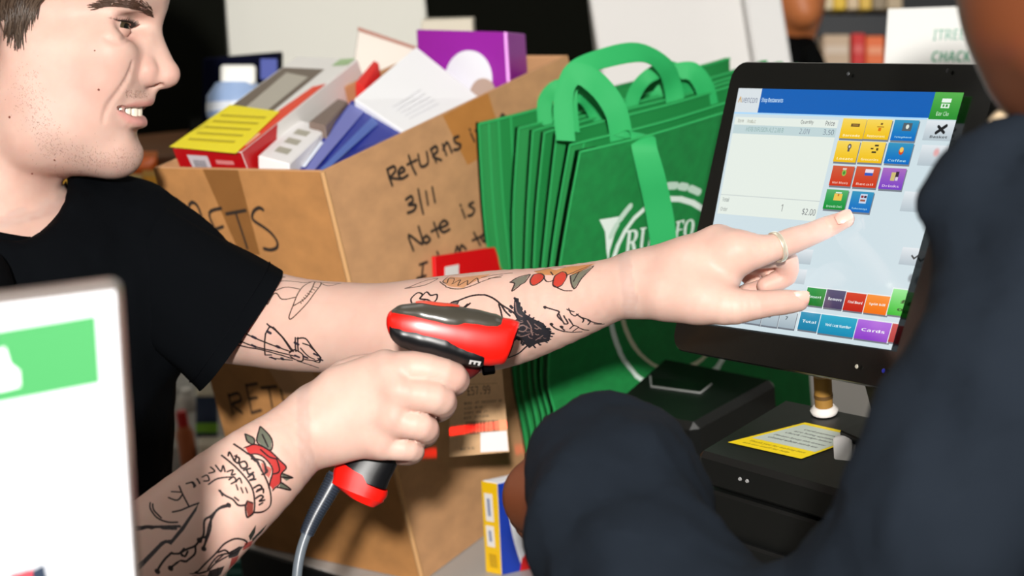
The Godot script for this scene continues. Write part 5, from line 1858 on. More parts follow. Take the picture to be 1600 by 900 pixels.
func left_tattoo() -> Image:
	var im := blank(2048, 1024, Color.WHITE)
	var k := Color(0.13, 0.13, 0.16, 0.9)
	var g := Color(0.30, 0.29, 0.27, 0.8)
	# upper arm, under the sleeve (crop scale 4, origin 340, 400)
	ink(im, ARM, 4, 340, 400, [[420, 160, 500, 155, 600, 165, 650, 145], [420, 205, 470, 215, 520, 195, 600, 205], [360, 300, 400, 240, 430, 250, 450, 300, 470, 240, 490, 235, 530, 270, 600, 255], [400, 310, 410, 260], [440, 110, 470, 130, 420, 140], [640, 150, 610, 190, 600, 300, 585, 380, 610, 380, 680, 290, 705, 200, 690, 165, 640, 150], [650, 160, 670, 200, 660, 260, 600, 310], [700, 170, 760, 185, 810, 165], [660, 150, 750, 165, 800, 160]], 4.0, g)
	for i in 8: ink(im, ARM, 4, 340, 400, [[672 - i * 5, 190 + i * 13, 700 - i * 8, 196 + i * 14]], 3.0, g)
	ink(im, ARM, 4, 340, 400, [[265, 445, 360, 500, 480, 555, 570, 590], [220, 500, 350, 555, 480, 590, 590, 620], [190, 535, 300, 560, 400, 580, 580, 640], [440, 480, 400, 610], [400, 610, 440, 610], [470, 435, 440, 480], [475, 435, 540, 500, 580, 590], [490, 440, 550, 510, 590, 590], [455, 420, 475, 440], [620, 505, 605, 590], [635, 505, 620, 590], [630, 510, 680, 510, 710, 560, 745, 630], [660, 540, 700, 555], [560, 600, 600, 580, 640, 610, 620, 650, 580, 640, 560, 620], [590, 650, 640, 670, 690, 695], [640, 640, 700, 650, 740, 640], [420, 625, 470, 635, 560, 645], [640, 570, 670, 620, 700, 640], [700, 560, 740, 620, 720, 660, 690, 650]], 5.0, k)
	for q in [[365, 500], [265, 525], [350, 553], [500, 560], [440, 630], [500, 635], [720, 610], [735, 640], [620, 540], [650, 625], [600, 620], [460, 470]]: ink(im, ARM, 4, 340, 400, [[q[0] - 8, q[1] - 4, q[0] + 10, q[1] + 6]], 9.0, Color(0.16, 0.17, 0.27, 0.9))
	# forearm (crop scale 4, origin 640, 380)
	var gold := Color(0.86, 0.66, 0.36, 0.55)
	ink_fill(im, ARM, 4, 640, 380, [270, 235, 300, 210, 380, 215, 500, 200, 560, 195, 500, 235, 440, 280, 380, 275, 320, 262], gold)
	ink(im, ARM, 4, 640, 380, [[62, 282, 150, 235, 222, 222, 170, 262, 62, 282], [255, 240, 300, 262, 360, 282, 430, 285, 500, 262, 560, 230, 640, 205], [280, 212, 275, 240, 310, 250, 300, 220, 340, 225, 350, 255, 390, 230, 400, 265, 440, 235, 460, 260, 490, 220, 520, 245], [520, 215, 600, 200, 690, 190], [560, 225, 640, 215]], 4.0, g)
	ink(im, ARM, 4, 640, 380, [[135, 375, 122, 345, 150, 310, 185, 320, 178, 345, 215, 350], [178, 345, 205, 305, 240, 325, 278, 320, 285, 350, 262, 380], [190, 380, 215, 352, 245, 360, 262, 380], [312, 375, 310, 400]], 5.0, k)
	ink_fill(im, ARM, 4, 640, 380, [715, 240, 760, 215, 810, 195, 800, 240, 750, 295, 748, 250], Color(0.42, 0.55, 0.52, 0.8))
	ink_fill(im, ARM, 4, 640, 380, [1085, 205, 1200, 150, 1165, 220, 1135, 285, 1100, 240], Color(0.42, 0.56, 0.52, 0.8))
	ink_fill(im, ARM, 4, 640, 380, [815, 180, 900, 160, 960, 170, 1010, 150, 1200, 130, 1130, 190, 1060, 200, 960, 200, 880, 200], Color(0.88, 0.66, 0.3, 0.7))
	var rd := Color(0.86, 0.30, 0.24, 0.92)
	ink_fill(im, ARM, 4, 640, 380, [832, 200, 870, 190, 910, 210, 905, 240, 865, 265, 835, 240], rd)
	ink_fill(im, ARM, 4, 640, 380, [975, 205, 1010, 180, 1060, 200, 1060, 240, 1020, 275, 985, 260], rd)
	ink(im, ARM, 4, 640, 380, [[715, 245, 750, 215, 810, 200, 800, 245, 750, 300, 748, 255, 715, 245], [832, 200, 870, 190, 910, 210, 905, 240, 865, 265, 835, 240, 832, 200], [910, 215, 940, 240, 980, 235], [975, 205, 1010, 180, 1060, 200, 1060, 240, 1020, 275, 985, 260, 975, 205], [1085, 205, 1200, 145, 1165, 220, 1135, 285, 1085, 205], [1130, 180, 1120, 240], [990, 265, 1060, 295, 1125, 297], [820, 180, 900, 158, 1000, 150], [930, 180, 960, 200], [1060, 205, 1180, 140]], 4.5, Color(0.2, 0.18, 0.2, 0.85))
	# the moth and the crow
	var nv := Color(0.11, 0.15, 0.21, 0.92)
	ink(im, ARM, 4, 640, 380, [[365, 412, 400, 370, 440, 360], [430, 362, 500, 332, 570, 322, 640, 340, 700, 380, 730, 420, 760, 450], [440, 362, 425, 430], [515, 375, 480, 410, 475, 445], [500, 380, 465, 420, 468, 445], [690, 380, 710, 430, 720, 480], [700, 380, 780, 430, 800, 460], [640, 590, 690, 595, 740, 580], [600, 710, 680, 712, 760, 680, 830, 630], [800, 590, 830, 630]], 5.5, k)
	ink_fill(im, ARM, 4, 640, 380, [405, 370, 440, 360, 432, 430, 410, 415], Color(0.35, 0.38, 0.42, 0.8))
	ink_fill(im, ARM, 4, 640, 380, [625, 455, 690, 470, 705, 455, 720, 500, 745, 490, 760, 520, 740, 560, 745, 590, 690, 570, 655, 550, 665, 520, 640, 500], nv)
	ink_fill(im, ARM, 4, 640, 380, [775, 340, 800, 345, 815, 400, 850, 440, 890, 465, 950, 495, 960, 525, 980, 550, 950, 605, 880, 620, 840, 640, 815, 600, 790, 600, 760, 560, 750, 520, 760, 490, 800, 470, 780, 420], nv)
	var rng := RandomNumberGenerator.new()   # ragged feathers and petals round the dark shapes
	rng.seed = 31
	for q in [[[625, 455], [690, 470], [720, 500], [760, 520], [745, 590], [690, 570], [640, 500]], [[775, 340], [815, 400], [890, 465], [960, 525], [980, 550], [950, 605], [840, 640], [790, 600], [750, 520]]]:
		var mid := Vector2.ZERO
		for p in q: mid += Vector2(p[0], p[1]) / q.size()
		for i in q.size():
			var a := Vector2(q[i][0], q[i][1])
			var b := Vector2(q[(i + 1) % q.size()][0], q[(i + 1) % q.size()][1])
			for h in 3:
				var p := a.lerp(b, (h + rng.randf() * 0.6) / 3.0)
				var o := (p - mid).normalized() * rng.randf_range(4, 17)
				var e := p + o + o.orthogonal() * rng.randf_range(-0.5, 0.5)
				ink(im, ARM, 4, 640, 380, [[p.x - o.x * 0.5, p.y - o.y * 0.5, e.x, e.y]], rng.randf_range(4.0, 9.0), nv)
	var lt := Color(0.62, 0.6, 0.62, 0.9)
	for i in 26:
		var c := Vector2(rng.randf_range(660, 930), rng.randf_range(470, 590))
		var v := Vector2.from_angle(rng.randf_range(-0.3, 1.2)) * rng.randf_range(10, 26)
		ink(im, ARM, 4, 640, 380, [[c.x, c.y, c.x + v.x * 0.5 - v.y * 0.2, c.y + v.y * 0.5 + v.x * 0.2, c.x + v.x, c.y + v.y]], rng.randf_range(1.5, 3.5), lt)
	ink(im, ARM, 4, 640, 380, [[785, 370, 800, 430, 830, 455], [805, 520, 830, 505, 850, 525, 830, 545, 805, 540], [780, 560, 810, 575, 860, 560], [860, 480, 880, 520, 870, 570], [900, 500, 930, 530], [880, 600, 930, 570], [690, 490, 720, 530], [670, 540, 710, 550]], 4.0, lt)
	# lettering
	ink(im, ARM, 4, 640, 380, [[955, 395, 1000, 410, 1040, 425, 1030, 450, 1050, 480], [985, 500, 1010, 530, 1060, 550, 1130, 550], [1035, 515, 1050, 540], [1040, 440, 1060, 500], [1065, 450, 1080, 495, 1060, 500], [1090, 470, 1105, 510], [1080, 530, 1110, 510, 1140, 530, 1170, 540], [1090, 545, 1130, 520], [1090, 410, 1140, 425], [1110, 405, 1130, 450, 1160, 440], [1150, 440, 1180, 470, 1170, 490], [1170, 460, 1210, 480, 1190, 505], [1200, 480, 1250, 500], [1220, 500, 1260, 510]], 5.0, Color(0.16, 0.16, 0.2, 0.85))
	for q in [[960, 397], [990, 500], [1040, 517]]: ink(im, ARM, 4, 640, 380, [[q[0], q[1], q[0] + 3, q[1] + 3]], 10.0, k)
	return im

func right_tattoo() -> Image:
	var im := blank(1400, 1024, Color.WHITE)
	var k := Color(0.14, 0.13, 0.16, 0.9)
	var s := 3.4625
	# rose and scroll (crop scale 3.46, origin 200, 640)
	var rd := Color(0.84, 0.26, 0.28, 0.9)
	ink_fill(im, FORE, s, 200, 640, [570, 190, 620, 180, 680, 205, 740, 260, 775, 290, 745, 330, 740, 380, 715, 410, 690, 380, 705, 330, 690, 280, 650, 240, 590, 225], rd)
	ink_fill(im, FORE, s, 200, 640, [640, 270, 690, 300, 690, 350, 660, 320], Color(0.80, 0.42, 0.40, 0.8))
	for l in [[670, 90, 705, 150, 695, 205, 655, 190, 630, 160], [590, 130, 620, 150, 610, 180, 585, 165], [750, 325, 820, 350, 780, 365, 750, 345], [745, 370, 815, 415, 750, 405]]: ink_fill(im, FORE, s, 200, 640, l, Color(0.38, 0.52, 0.48, 0.85))
	ink(im, FORE, s, 200, 640, [[670, 90, 705, 150, 695, 205, 655, 190, 630, 160, 670, 90], [590, 130, 620, 150, 610, 180, 585, 165, 590, 130], [665, 130, 680, 190], [570, 195, 620, 180, 680, 205, 740, 260, 775, 295, 745, 330, 745, 380, 715, 415], [590, 230, 640, 235, 690, 290, 700, 350, 690, 400], [600, 250, 650, 265, 670, 320, 650, 330], [640, 205, 680, 240, 720, 250], [720, 250, 735, 310, 705, 330], [750, 325, 820, 350, 750, 345], [745, 370, 820, 415, 740, 400], [760, 345, 800, 350]], 5.0, k)
	ink(im, FORE, s, 200, 640, [[530, 180, 600, 240, 650, 310, 690, 390, 710, 470, 700, 510, 660, 530, 610, 530], [460, 240, 530, 310, 590, 390, 610, 460, 610, 530, 580, 555], [570, 470, 560, 500, 575, 555, 610, 530], [570, 470, 600, 480], [420, 415, 450, 440, 490, 460, 520, 490, 560, 490], [425, 415, 435, 440], [500, 450, 520, 465]], 6.0, k)
	ink_fill(im, FORE, s, 200, 640, [570, 470, 605, 485, 605, 530, 580, 555, 565, 510], Color(0.55, 0.24, 0.22, 0.85))
	# the lettering along the scroll
	ink(im, FORE, s, 200, 640, [[490, 240, 500, 222, 515, 262, 530, 235], [520, 240, 540, 250, 530, 275, 512, 262], [535, 275, 565, 265, 575, 290, 548, 300, 535, 275], [555, 310, 590, 300], [570, 305, 580, 330, 605, 320], [575, 345, 600, 330, 605, 350, 585, 360, 615, 355], [605, 400, 635, 385, 650, 400, 625, 412], [620, 420, 655, 405, 660, 425], [618, 455, 645, 440, 660, 450, 640, 470, 670, 465], [640, 490, 660, 480]], 6.0, k)
	ink(im, FORE, s, 200, 640, [[395, 300, 410, 320, 380, 330], [420, 290, 440, 320, 455, 290, 460, 320], [470, 320, 500, 310, 490, 335, 510, 330], [345, 350, 370, 340, 375, 365, 350, 370], [370, 385, 420, 355, 500, 345], [475, 360, 500, 345, 510, 365, 485, 380], [510, 370, 530, 350, 540, 375], [510, 385, 518, 410], [535, 400, 545, 425], [560, 400, 570, 425], [275, 385, 300, 380, 310, 400], [320, 360, 330, 385]], 5.0, k)
	# bird, branch and blade
	ink_fill(im, FORE, s, 200, 640, [30, 805, 70, 770, 180, 660, 240, 590, 325, 480, 310, 520, 240, 620, 140, 730, 40, 835], Color(0.20, 0.21, 0.25, 0.92))
	ink(im, FORE, s, 200, 640, [[20, 610, 100, 605, 220, 600], [20, 625, 90, 612, 200, 612]], 8.0, Color(0.2, 0.2, 0.24, 0.9))
	ink(im, FORE, s, 200, 640, [[90, 490, 85, 520, 110, 560, 160, 580, 210, 580], [100, 495, 100, 525, 130, 560], [190, 530, 230, 520, 275, 500, 325, 480], [240, 400, 250, 440, 275, 500], [180, 460, 220, 470, 250, 440], [200, 430, 240, 430]], 5.0, k)
	ink(im, FORE, s, 200, 640, [[470, 485, 430, 500, 400, 540, 375, 590, 360, 650, 330, 660, 300, 700, 250, 720, 200, 750, 165, 790, 140, 830], [460, 495, 420, 515, 385, 545, 350, 570, 345, 640, 320, 680], [385, 545, 380, 620, 340, 720], [360, 650, 350, 700, 340, 720], [300, 700, 300, 740, 270, 770, 210, 815], [240, 715, 225, 740, 245, 755, 260, 730]], 6.0, k)
	for q in [[465, 488], [140, 830], [210, 815], [345, 715], [320, 670]]: ink(im, FORE, s, 200, 640, [[q[0], q[1], q[0] + 4, q[1] + 3]], 14.0, k)
	# lower flower
	ink_fill(im, FORE, s, 200, 640, [635, 600, 640, 650, 620, 690, 600, 660], Color(0.16, 0.22, 0.22, 0.92))
	ink_fill(im, FORE, s, 200, 640, [715, 600, 690, 650, 640, 700, 630, 680], Color(0.16, 0.24, 0.22, 0.92))
	ink_fill(im, FORE, s, 200, 640, [585, 700, 640, 690, 640, 720, 590, 745], Color(0.8, 0.36, 0.36, 0.85))
	ink_fill(im, FORE, s, 200, 640, [520, 780, 570, 770, 560, 820, 520, 850], Color(0.72, 0.3, 0.3, 0.85))
	ink_fill(im, FORE, s, 200, 640, [500, 745, 580, 715, 560, 770, 500, 780], Color(0.16, 0.22, 0.26, 0.9))
	ink(im, FORE, s, 200, 640, [[310, 855, 360, 800, 420, 740, 470, 690, 540, 670, 600, 700, 560, 740, 480, 770, 420, 800, 380, 840, 310, 855], [380, 830, 430, 760, 520, 750], [420, 790, 470, 750], [430, 740, 470, 730, 500, 750], [500, 745, 560, 720]], 6.0, k)
	ink_fill(im, FORE, s, 200, 640, [390, 840, 430, 830, 480, 820, 470, 870, 430, 900, 380, 890], Color(0.15, 0.17, 0.2, 0.9))
	ink(im, FORE, s, 200, 640, [[300, 895, 340, 870, 400, 880], [400, 850, 420, 900], [440, 830, 450, 880]], 6.0, k)
	return im

func skin_tone(p: Vector3, _n: Vector3) -> Color:
	var a := noise.get_noise_3dv(p * 90.0)
	var b := noise.get_noise_3dv(p * 420.0 + Vector3(7, 3, 1))
	return Color(SKIN.r * (1.0 + 0.05 * a + 0.02 * b), SKIN.g * (1.0 + 0.12 * a + 0.04 * b), SKIN.b * (1.0 + 0.13 * a + 0.04 * b))

var tints_and_shade := []      # [point, radius, strength, colour]: lips, knuckles, nostril, cheek, beard; painted shade in mouth and fold
func body_tone(p: Vector3, n: Vector3) -> Color:
	var c := skin_tone(p, n)
	for r in tints_and_shade:
		var d := p.distance_to(r[0])
		if d < r[1]:
			var k := clampf(1.6 * (1.0 - d / r[1]), 0.0, 1.0) * float(r[2])
			c = c.lerp(r[3], k)
	return c

func capsule_tint(a: Vector3, b: Vector3, r: float, k: float, c: Color) -> void:
	var n := maxi(1, int(a.distance_to(b) / (r * 0.5)))
	for i in n + 1: tints_and_shade.append([a.lerp(b, float(i) / n), r, k, c])

func cashier() -> void:
	var u := (HD + 0.02) / F
	var hb := head_basis()
	var f := Field.new()
	# trunk, neck and skull
	f.cap(P(40, 470, 1.68), P(30, 900, 1.80), 0.085, 0.10, 0.05)
	f.cap(P(-60, 500, 1.60), P(180, 440, 1.68), 0.055, 0.06, 0.06)
	f.cap(P(30, 900, 1.80), Vector3(-0.40, 0.78, -1.70), 0.1, 0.1, 0.05)
	for s in [-1, 1]: f.chain([Vector3(-0.42 + 0.06 * s, 0.78, -1.70 + 0.08 * s), Vector3(-0.42 + 0.09 * s, 0.44, -1.66 + 0.09 * s), Vector3(-0.44 + 0.1 * s, 0.06, -1.72 + 0.09 * s), Vector3(-0.35 + 0.1 * s, 0.045, -1.66 + 0.09 * s)], [0.08, 0.055, 0.04, 0.035], 0.04)
	f.cap(H(0, 175, 0), H(-36, 440, 0), 106 * u, 112 * u, 0.012)
	f.cap(H(20, 160, 88), H(-20, 390, 36), 20 * u, 26 * u, 0.03)
	f.ell(H(72, -55), Vector3(186, 150, 138) * u, 0.01, 0, hb)
	f.ell(H(150, -22), Vector3(109, 96, 116) * u, 0.03, 0, hb)
	for s in [-1.0, 1.0]:
		f.cap(H(222, 12, 16 * s), H(206, 4, 74 * s), 23 * u, 19 * u, 0.018)
		f.ell(H(166, 92, 66 * s), Vector3(46, 40, 40) * u, 0.02, 0, hb)
		f.cap(H(168, 72, 76 * s), H(60, 68, 102 * s), 22 * u, 18 * u, 0.03)
		f.cap(H(176, 236, 20 * s), H(56, 207, 84 * s), 31 * u, 30 * u, 0.018)
		f.cap(H(56, 207, 84 * s), H(34, 80, 108 * s), 30 * u, 24 * u, 0.03)
		f.ell(H(76, 165, 80 * s), Vector3(58, 76, 36) * u, 0.03, 0, hb)
		f.ell(H(128, 172, 42 * s), Vector3(74, 66, 60) * u, 0.022, 0, hb)
		f.ell(H(164, 128, 58 * s), Vector3(40, 34, 38) * u, 0.016, 0, hb)
	f.ell(H(120, 95), Vector3(108, 112, 110) * u, 0.02, 0, hb)
	f.ell(H(165, 150), Vector3(66, 58, 64) * u, 0.016, 0, hb)
	f.ell(H(184, 238), Vector3(35, 32, 44) * u, 0.014, 0, hb)
	f.ell(H(118, 236), Vector3(78, 34, 68) * u, 0.022, 0, hb)
	# eye sockets, then the eyeballs' skin
	for s in [-1.0, 1.0]:
		f.ell(H(214, 43, 58 * s), Vector3(25, 17, 34) * u, 0.012, 1, hb)
		f.ell(H(180, 42, 62 * s), Vector3(20.5, 20.5, 20.5) * u, 0.005, 0, hb)
	# nose
	f.chain([H(228, 30), H(233, 48), H(244, 84), H(257, 112)], [17 * u, 17 * u, 20.5 * u, 21 * u], 0.012, 0, 4)
	f.ell(H(262.5, 118), Vector3(17, 17, 19) * u, 0.006, 0, hb)
	for s in [-1.0, 1.0]:
		f.ell(H(226, 112, 31 * s), Vector3(19.5, 17, 16) * u, 0.003, 0, hb)
		f.cap(H(258, 122, 9 * s), H(234, 124, 27 * s), 9.5 * u, 9 * u, 0.004)
		f.cap(H(222, 70, 22 * s), H(222, 108, 28 * s), 14 * u, 14 * u, 0.014)
	f.cap(H(257, 129), H(239, 137), 7.5 * u, 7 * u, 0.004)
	for s in [-1.0, 1.0]: f.ell(H(243, 131, 15 * s), Vector3(13, 4.5, 6.5) * u, 0.002, 1, Basis(hb.z, deg_to_rad(-10)) * hb)
	# lips
	f.cap(H(226, 146), H(202, 148, 40), 11 * u, 13 * u, 0.008)
	f.cap(H(226, 146), H(202, 148, -40), 11 * u, 13 * u, 0.008)
	var lipc := Color(0.60, 0.255, 0.22)
	var ups := [[229, 156, 0], [226, 159, 18], [208, 161, 42], [178, 163, 62]]
	var downs := [[219, 192.5, 0], [215, 192, 20], [198, 187, 44], [176, 171, 63]]
	for s in [-1.0, 1.0]:
		var l := []
		var m := []
		for q in ups: l.append(H(q[0], q[1], q[2] * s))
		for q in downs: m.append(H(q[0], q[1], q[2] * s))
		f.chain(l, [8.5 * u, 8 * u, 6 * u, 3.5 * u], 0.005)
		f.chain(m, [9.5 * u, 9.5 * u, 8 * u, 3.5 * u], 0.005)
	for s in [1.0, -1.0]:
		var l := []
		var m := []
		for q in [[235, 159, 6], [231, 163, 22], [212, 164, 46], [178, 164, 66]]: l.append(H(q[0], q[1], q[2] * s))
		for q in [[227, 189, 6], [221, 188, 26], [203, 184, 50], [177, 170, 67]]: m.append(H(q[0], q[1], q[2] * s))
		for i in 3:
			capsule_tint(l[i], l[i + 1], [8.0, 7.5, 5.5][i] * u, 0.75, lipc)
			capsule_tint(m[i], m[i + 1], [13.0, 12.5, 9.0][i] * u, 0.85, lipc.lightened(0.05))
	for s in [1.0, -1.0]:
		f.chain([H(242, 173), H(228, 173.5, 30 * s), H(208, 173.5, 48 * s), H(191, 170, 61 * s), H(173, 165.5, 72 * s)], [8 * u, 8.5 * u, 7.5 * u, 5.0 * u, 1.5 * u], 0.0012, 1)
		f.chain([H(230, 173), H(214, 173.5, 26 * s), H(199, 172.5, 40 * s), H(186, 169.5, 53 * s)], [8 * u, 8.5 * u, 8 * u, 5.5 * u], 0.0012, 1)
	f.ell(H(186, 172), Vector3(42, 9, 52) * u, 0.0012, 1, hb)
	f.cap(H(223, 213, -24), H(223, 213, 24), 6 * u, 6 * u, 0.010, 1)
	# smile fold: grooves laid on the surface
	var face := AABB(H(-45, -60, -70), Vector3.ZERO)
	for q in [H(-45, -60, 140), H(285, -60, 140), H(285, 290, 140), H(-45, 290, -70), H(285, 290, -70), H(285, -60, -70), H(-45, 290, 140)]: face = face.expand(q)
	var hs := [sub(f, face)]
	var hit := func(x, y) -> Vector3:   # the skin under a point of the profile
		var g: Field = hs[0]
		var all := g.everything()
		var dir := (P(x, y, 1.0) - CAM).normalized()
		var p := P(x, y, HD - 0.11)
		for k in 60:
			var d := g.at(p, all)
			if d < 0.00005: break
			p += dir * d * 0.9
		return p
	var fold := []
	for q in [[208, 99], [204, 113], [197, 128], [187, 143], [177, 156], [169, 169], [165, 180], [163, 190]]: fold.append(hit.call(q[0], q[1]) - FW * 0.0006)
	f.chain(fold, [0.8 * u, 1.7 * u, 1.9 * u, 1.9 * u, 1.7 * u, 1.4 * u, 0.8 * u, 0.2 * u], 0.0042, 1, 4)
	var under := []
	for q in [[166, 60], [180, 64], [194, 62], [202, 54]]: under.append(hit.call(q[0], q[1]) - FW * 0.0006)
	f.chain(under, [0.8 * u, 1.6 * u, 1.6 * u, 0.8 * u], 0.005, 1, 4)
	# ear
	f.chain([H(-18, 30, 126), H(-30, -10, 130), H(-62, -14, 134), H(-74, 30, 138), H(-52, 80, 130), H(-26, 104, 122)], [10 * u, 9 * u, 9 * u, 9 * u, 10 * u, 12 * u], 0.006)
	f.ell(H(-46, 40, 122), Vector3(26, 50, 8) * u, 0.006, 0, hb)
	# left arm and pointing hand
	var fl := Field.new()
	fl.chain(pts_of(ARM), radii_of(ARM), 0.012)
	var tip: Vector3 = SP(1335, 338)
	var td := (tip - CAM).dot(FW) - 0.0075
	var px := func(r: float) -> float: return r * 1.44 / F
	fl.cap(P(1000, 442, 1.462), P(1150, 393, 1.436), px.call(39), px.call(30), 0.010)
	fl.cap(P(1000, 434, 1.466), P(1124, 383, 1.454), px.call(33), px.call(27), 0.014)
	fl.cap(P(1000, 434, 1.473), P(1104, 388, 1.474), px.call(31), px.call(24), 0.014)
	fl.cap(P(985, 440, 1.48), P(1092, 402, 1.490), px.call(32), px.call(21), 0.014)
	fl.cap(P(1000, 456, 1.46), P(1088, 462, 1.438), px.call(34), px.call(41), 0.014)
	fl.cap(P(1080, 425, 1.45), P(1128, 436, 1.440), px.call(44), px.call(26), 0.016)
	fl.ell(P(1150, 389, 1.430), Vector3(20, 18, 16) * px.call(1.0), 0.012)
	fl.ell(P(1120, 372, 1.446), Vector3(18, 16, 16) * px.call(1.0), 0.012)
	# thumb, index, and the three folded fingers
	fl.chain([P(1050, 455, 1.444), P(1132, 477, 1.424), P(1172, 477, 1.421), P(1203, 474, 1.422), P(1226, 472, 1.425), P(1247, 470.5, 1.428)], [px.call(42), px.call(31), px.call(24), px.call(20.5), px.call(19.5), px.call(16.5)], 0.010)
	fl.chain([P(1140, 396, 1.437), P(1178, 393, 1.434), P(1208, 387, 1.435), P(1238, 376, 1.441), P(1266, 366, 1.449), P(1292, 355, 1.458), P(1322, 342.5, td)], [px.call(32), px.call(27), px.call(21.5), px.call(21), px.call(18.5), px.call(17.5), px.call(13.5)], 0.008)
	fl.chain([P(1110, 388, 1.456), P(1170, 398, 1.458), P(1222, 400, 1.466), P(1228, 430, 1.476), P(1196, 446, 1.474)], [px.call(29), px.call(24), px.call(20), px.call(18), px.call(14)], 0.0025)
	fl.chain([P(1096, 392, 1.474), P(1150, 406, 1.478), P(1198, 414, 1.486), P(1206, 444, 1.494), P(1170, 456, 1.488)], [px.call(26), px.call(22), px.call(19), px.call(17), px.call(14)], 0.0025)
	fl.chain([P(1092, 402, 1.488), P(1166, 424, 1.502), P(1176, 450, 1.506), P(1148, 462, 1.5)], [px.call(22), px.call(17), px.call(15), px.call(12)], 0.0025)
	# right arm and the fist round the scanner
	var fr := Field.new()
	fr.cap(P(-150, 430, 1.52), P(20, 1060, 1.32), 0.05, 94 * 1.32 / F, 0.02)
	fr.chain(pts_of(FORE), radii_of(FORE), 0.02)
	var pr := func(r: float) -> float: return r * 1.365 / F
	fr.cap(P(494, 650, 1.376), P(608, 584, 1.358), pr.call(42), pr.call(28), 0.010)
	fr.cap(P(498, 664, 1.375), P(614, 614, 1.354), pr.call(42), pr.call(27), 0.010)
	fr.cap(P(500, 674, 1.375), P(606, 654, 1.358), pr.call(40), pr.call(26), 0.010)
	fr.cap(P(500, 684, 1.377), P(590, 692, 1.365), pr.call(34), pr.call(24), 0.010)
	fr.cap(P(520, 660, 1.380), P(580, 640, 1.378), pr.call(56), pr.call(44), 0.014)
	fr.cap(P(530, 600, 1.372), P(600, 573, 1.362), pr.call(28), pr.call(24), 0.012)
	for q in [[616, 582, 1.350], [626, 614, 1.344], [616, 656, 1.348], [599, 693, 1.357]]: fr.ell(P(q[0], q[1], q[2]), Vector3(19, 18, 16) * pr.call(1.0), 0.011)
	fr.chain([P(600, 582, 1.360), P(648, 575, 1.352), P(706, 589, 1.358), P(704, 602, 1.385), P(660, 606, 1.412)], [pr.call(28), pr.call(27), pr.call(24.5), pr.call(20), pr.call(17)], 0.002)
	fr.chain([P(606, 616, 1.356), P(648, 616, 1.347), P(687, 624, 1.352), P(684, 640, 1.380), P(640, 645, 1.412)], [pr.call(27), pr.call(26), pr.call(25), pr.call(21), pr.call(17)], 0.002)
	fr.chain([P(600, 658, 1.360), P(636, 661, 1.351), P(664, 669, 1.355), P(660, 682, 1.382), P(622, 684, 1.410)], [pr.call(26), pr.call(24), pr.call(22), pr.call(19), pr.call(15)], 0.002)
	fr.chain([P(584, 694, 1.368), P(618, 699, 1.359), P(645, 703, 1.364), P(638, 712, 1.386), P(606, 712, 1.408)], [pr.call(24), pr.call(20.5), pr.call(18.5), pr.call(16), pr.call(13)], 0.002)
	fr.chain([P(500, 640, 1.39), P(540, 590, 1.415), P(590, 575, 1.428), P(640, 580, 1.43)], [pr.call(40), pr.call(30), pr.call(24), pr.call(19)], 0.01)
	# tints, with shade painted into the mouth and the smile fold
	var pink := Color(0.64, 0.31, 0.255)
	for q in [[P(622, 606, 1.337), 0.013], [P(612, 650, 1.342), 0.012], [P(598, 690, 1.351), 0.011], [P(612, 574, 1.344), 0.012], [P(725, 585, 1.352), 0.013], [P(708, 622, 1.352), 0.012], [P(684, 668, 1.355), 0.011], [P(664, 702, 1.364), 0.01], [P(1236, 376, 1.431), 0.011], [P(1320, 345, td - 0.004), 0.012], [P(1203, 474, 1.412), 0.011], [P(1262, 470, 1.426), 0.012], [P(1240, 440, 1.47), 0.014], [P(1200, 440, 1.47), 0.02]]:
		tints_and_shade.append([q[0], q[1], 0.3, pink])
	for q in [[150, 130, 40, 0.28], [110, 150, 50, 0.22], [225, 112, 24, 0.3], [274, 120, 22, 0.3], [200, 56, 16, 0.35], [182, 30, 14, 0.3], [238, 134, 12, 0.5], [40, 130, 40, 0.2]]:
		tints_and_shade.append([hit.call(q[0], q[1]), q[2] * 1.4 * u, q[3], pink])
	var beard := Color(0.42, 0.285, 0.24)
	for q in [[30, 150], [38, 180], [50, 205], [75, 222], [100, 236], [125, 248], [150, 256], [175, 256], [195, 250], [60, 195], [90, 222], [120, 236], [70, 240], [210, 148], [222, 148]]:
		tints_and_shade.append([hit.call(q[0], q[1]), 28 * u, 0.2, beard])
	var mouth_shade := Color(0.05, 0.015, 0.015)  # near-black tint paints the shade inside the open lips
	for q in [[190, 172, 10], [184, 171, -16], [178, 170, 26], [186, 171, 30], [200, 172, 20], [192, 171, 38], [184, 169, 44]]: tints_and_shade.append([H(q[0], q[1], q[2]), 19 * u, 1.0, mouth_shade])
	for q in fold.slice(1, 6): tints_and_shade.append([q, 5 * u, 0.3, Color(0.45, 0.2, 0.15)])  # crease of the smile darkened, its shade put into the skin colour
	# meshes: one body, each region in cells of its own
	var skin := mat(Color.WHITE, 0.5)
	skin.vertex_color_use_as_albedo = true
	skin.metallic_specular = 0.4
	skin.subsurf_scatter_enabled = true
	skin.subsurf_scatter_strength = 0.15
	var lskin: StandardMaterial3D = skin.duplicate()
	lskin.albedo_texture = ImageTexture.create_from_image(left_tattoo())
	lskin.texture_repeat = true
	var rskin: StandardMaterial3D = skin.duplicate()
	rskin.albedo_texture = ImageTexture.create_from_image(right_tattoo())
	rskin.texture_repeat = true
	var head := AABB(H(-160, -240, -160), Vector3.ZERO)
	for q in [H(-160, -240, 160), H(280, 470, 160), H(280, 470, -160), H(-160, 470, -160), H(280, -240, 160)]: head = head.expand(q)
	var box_of := func(l: Array, pad: float) -> AABB:
		var b := AABB(P(l[0][0], l[0][1], l[0][2]), Vector3.ZERO)
		for q in l: b = b.expand(P(q[0], q[1], q[2]))
		return b.grow(pad)
	var la: AABB = box_of.call(ARM, 0.05)
	var cut := P(975, 450, 1.466).x
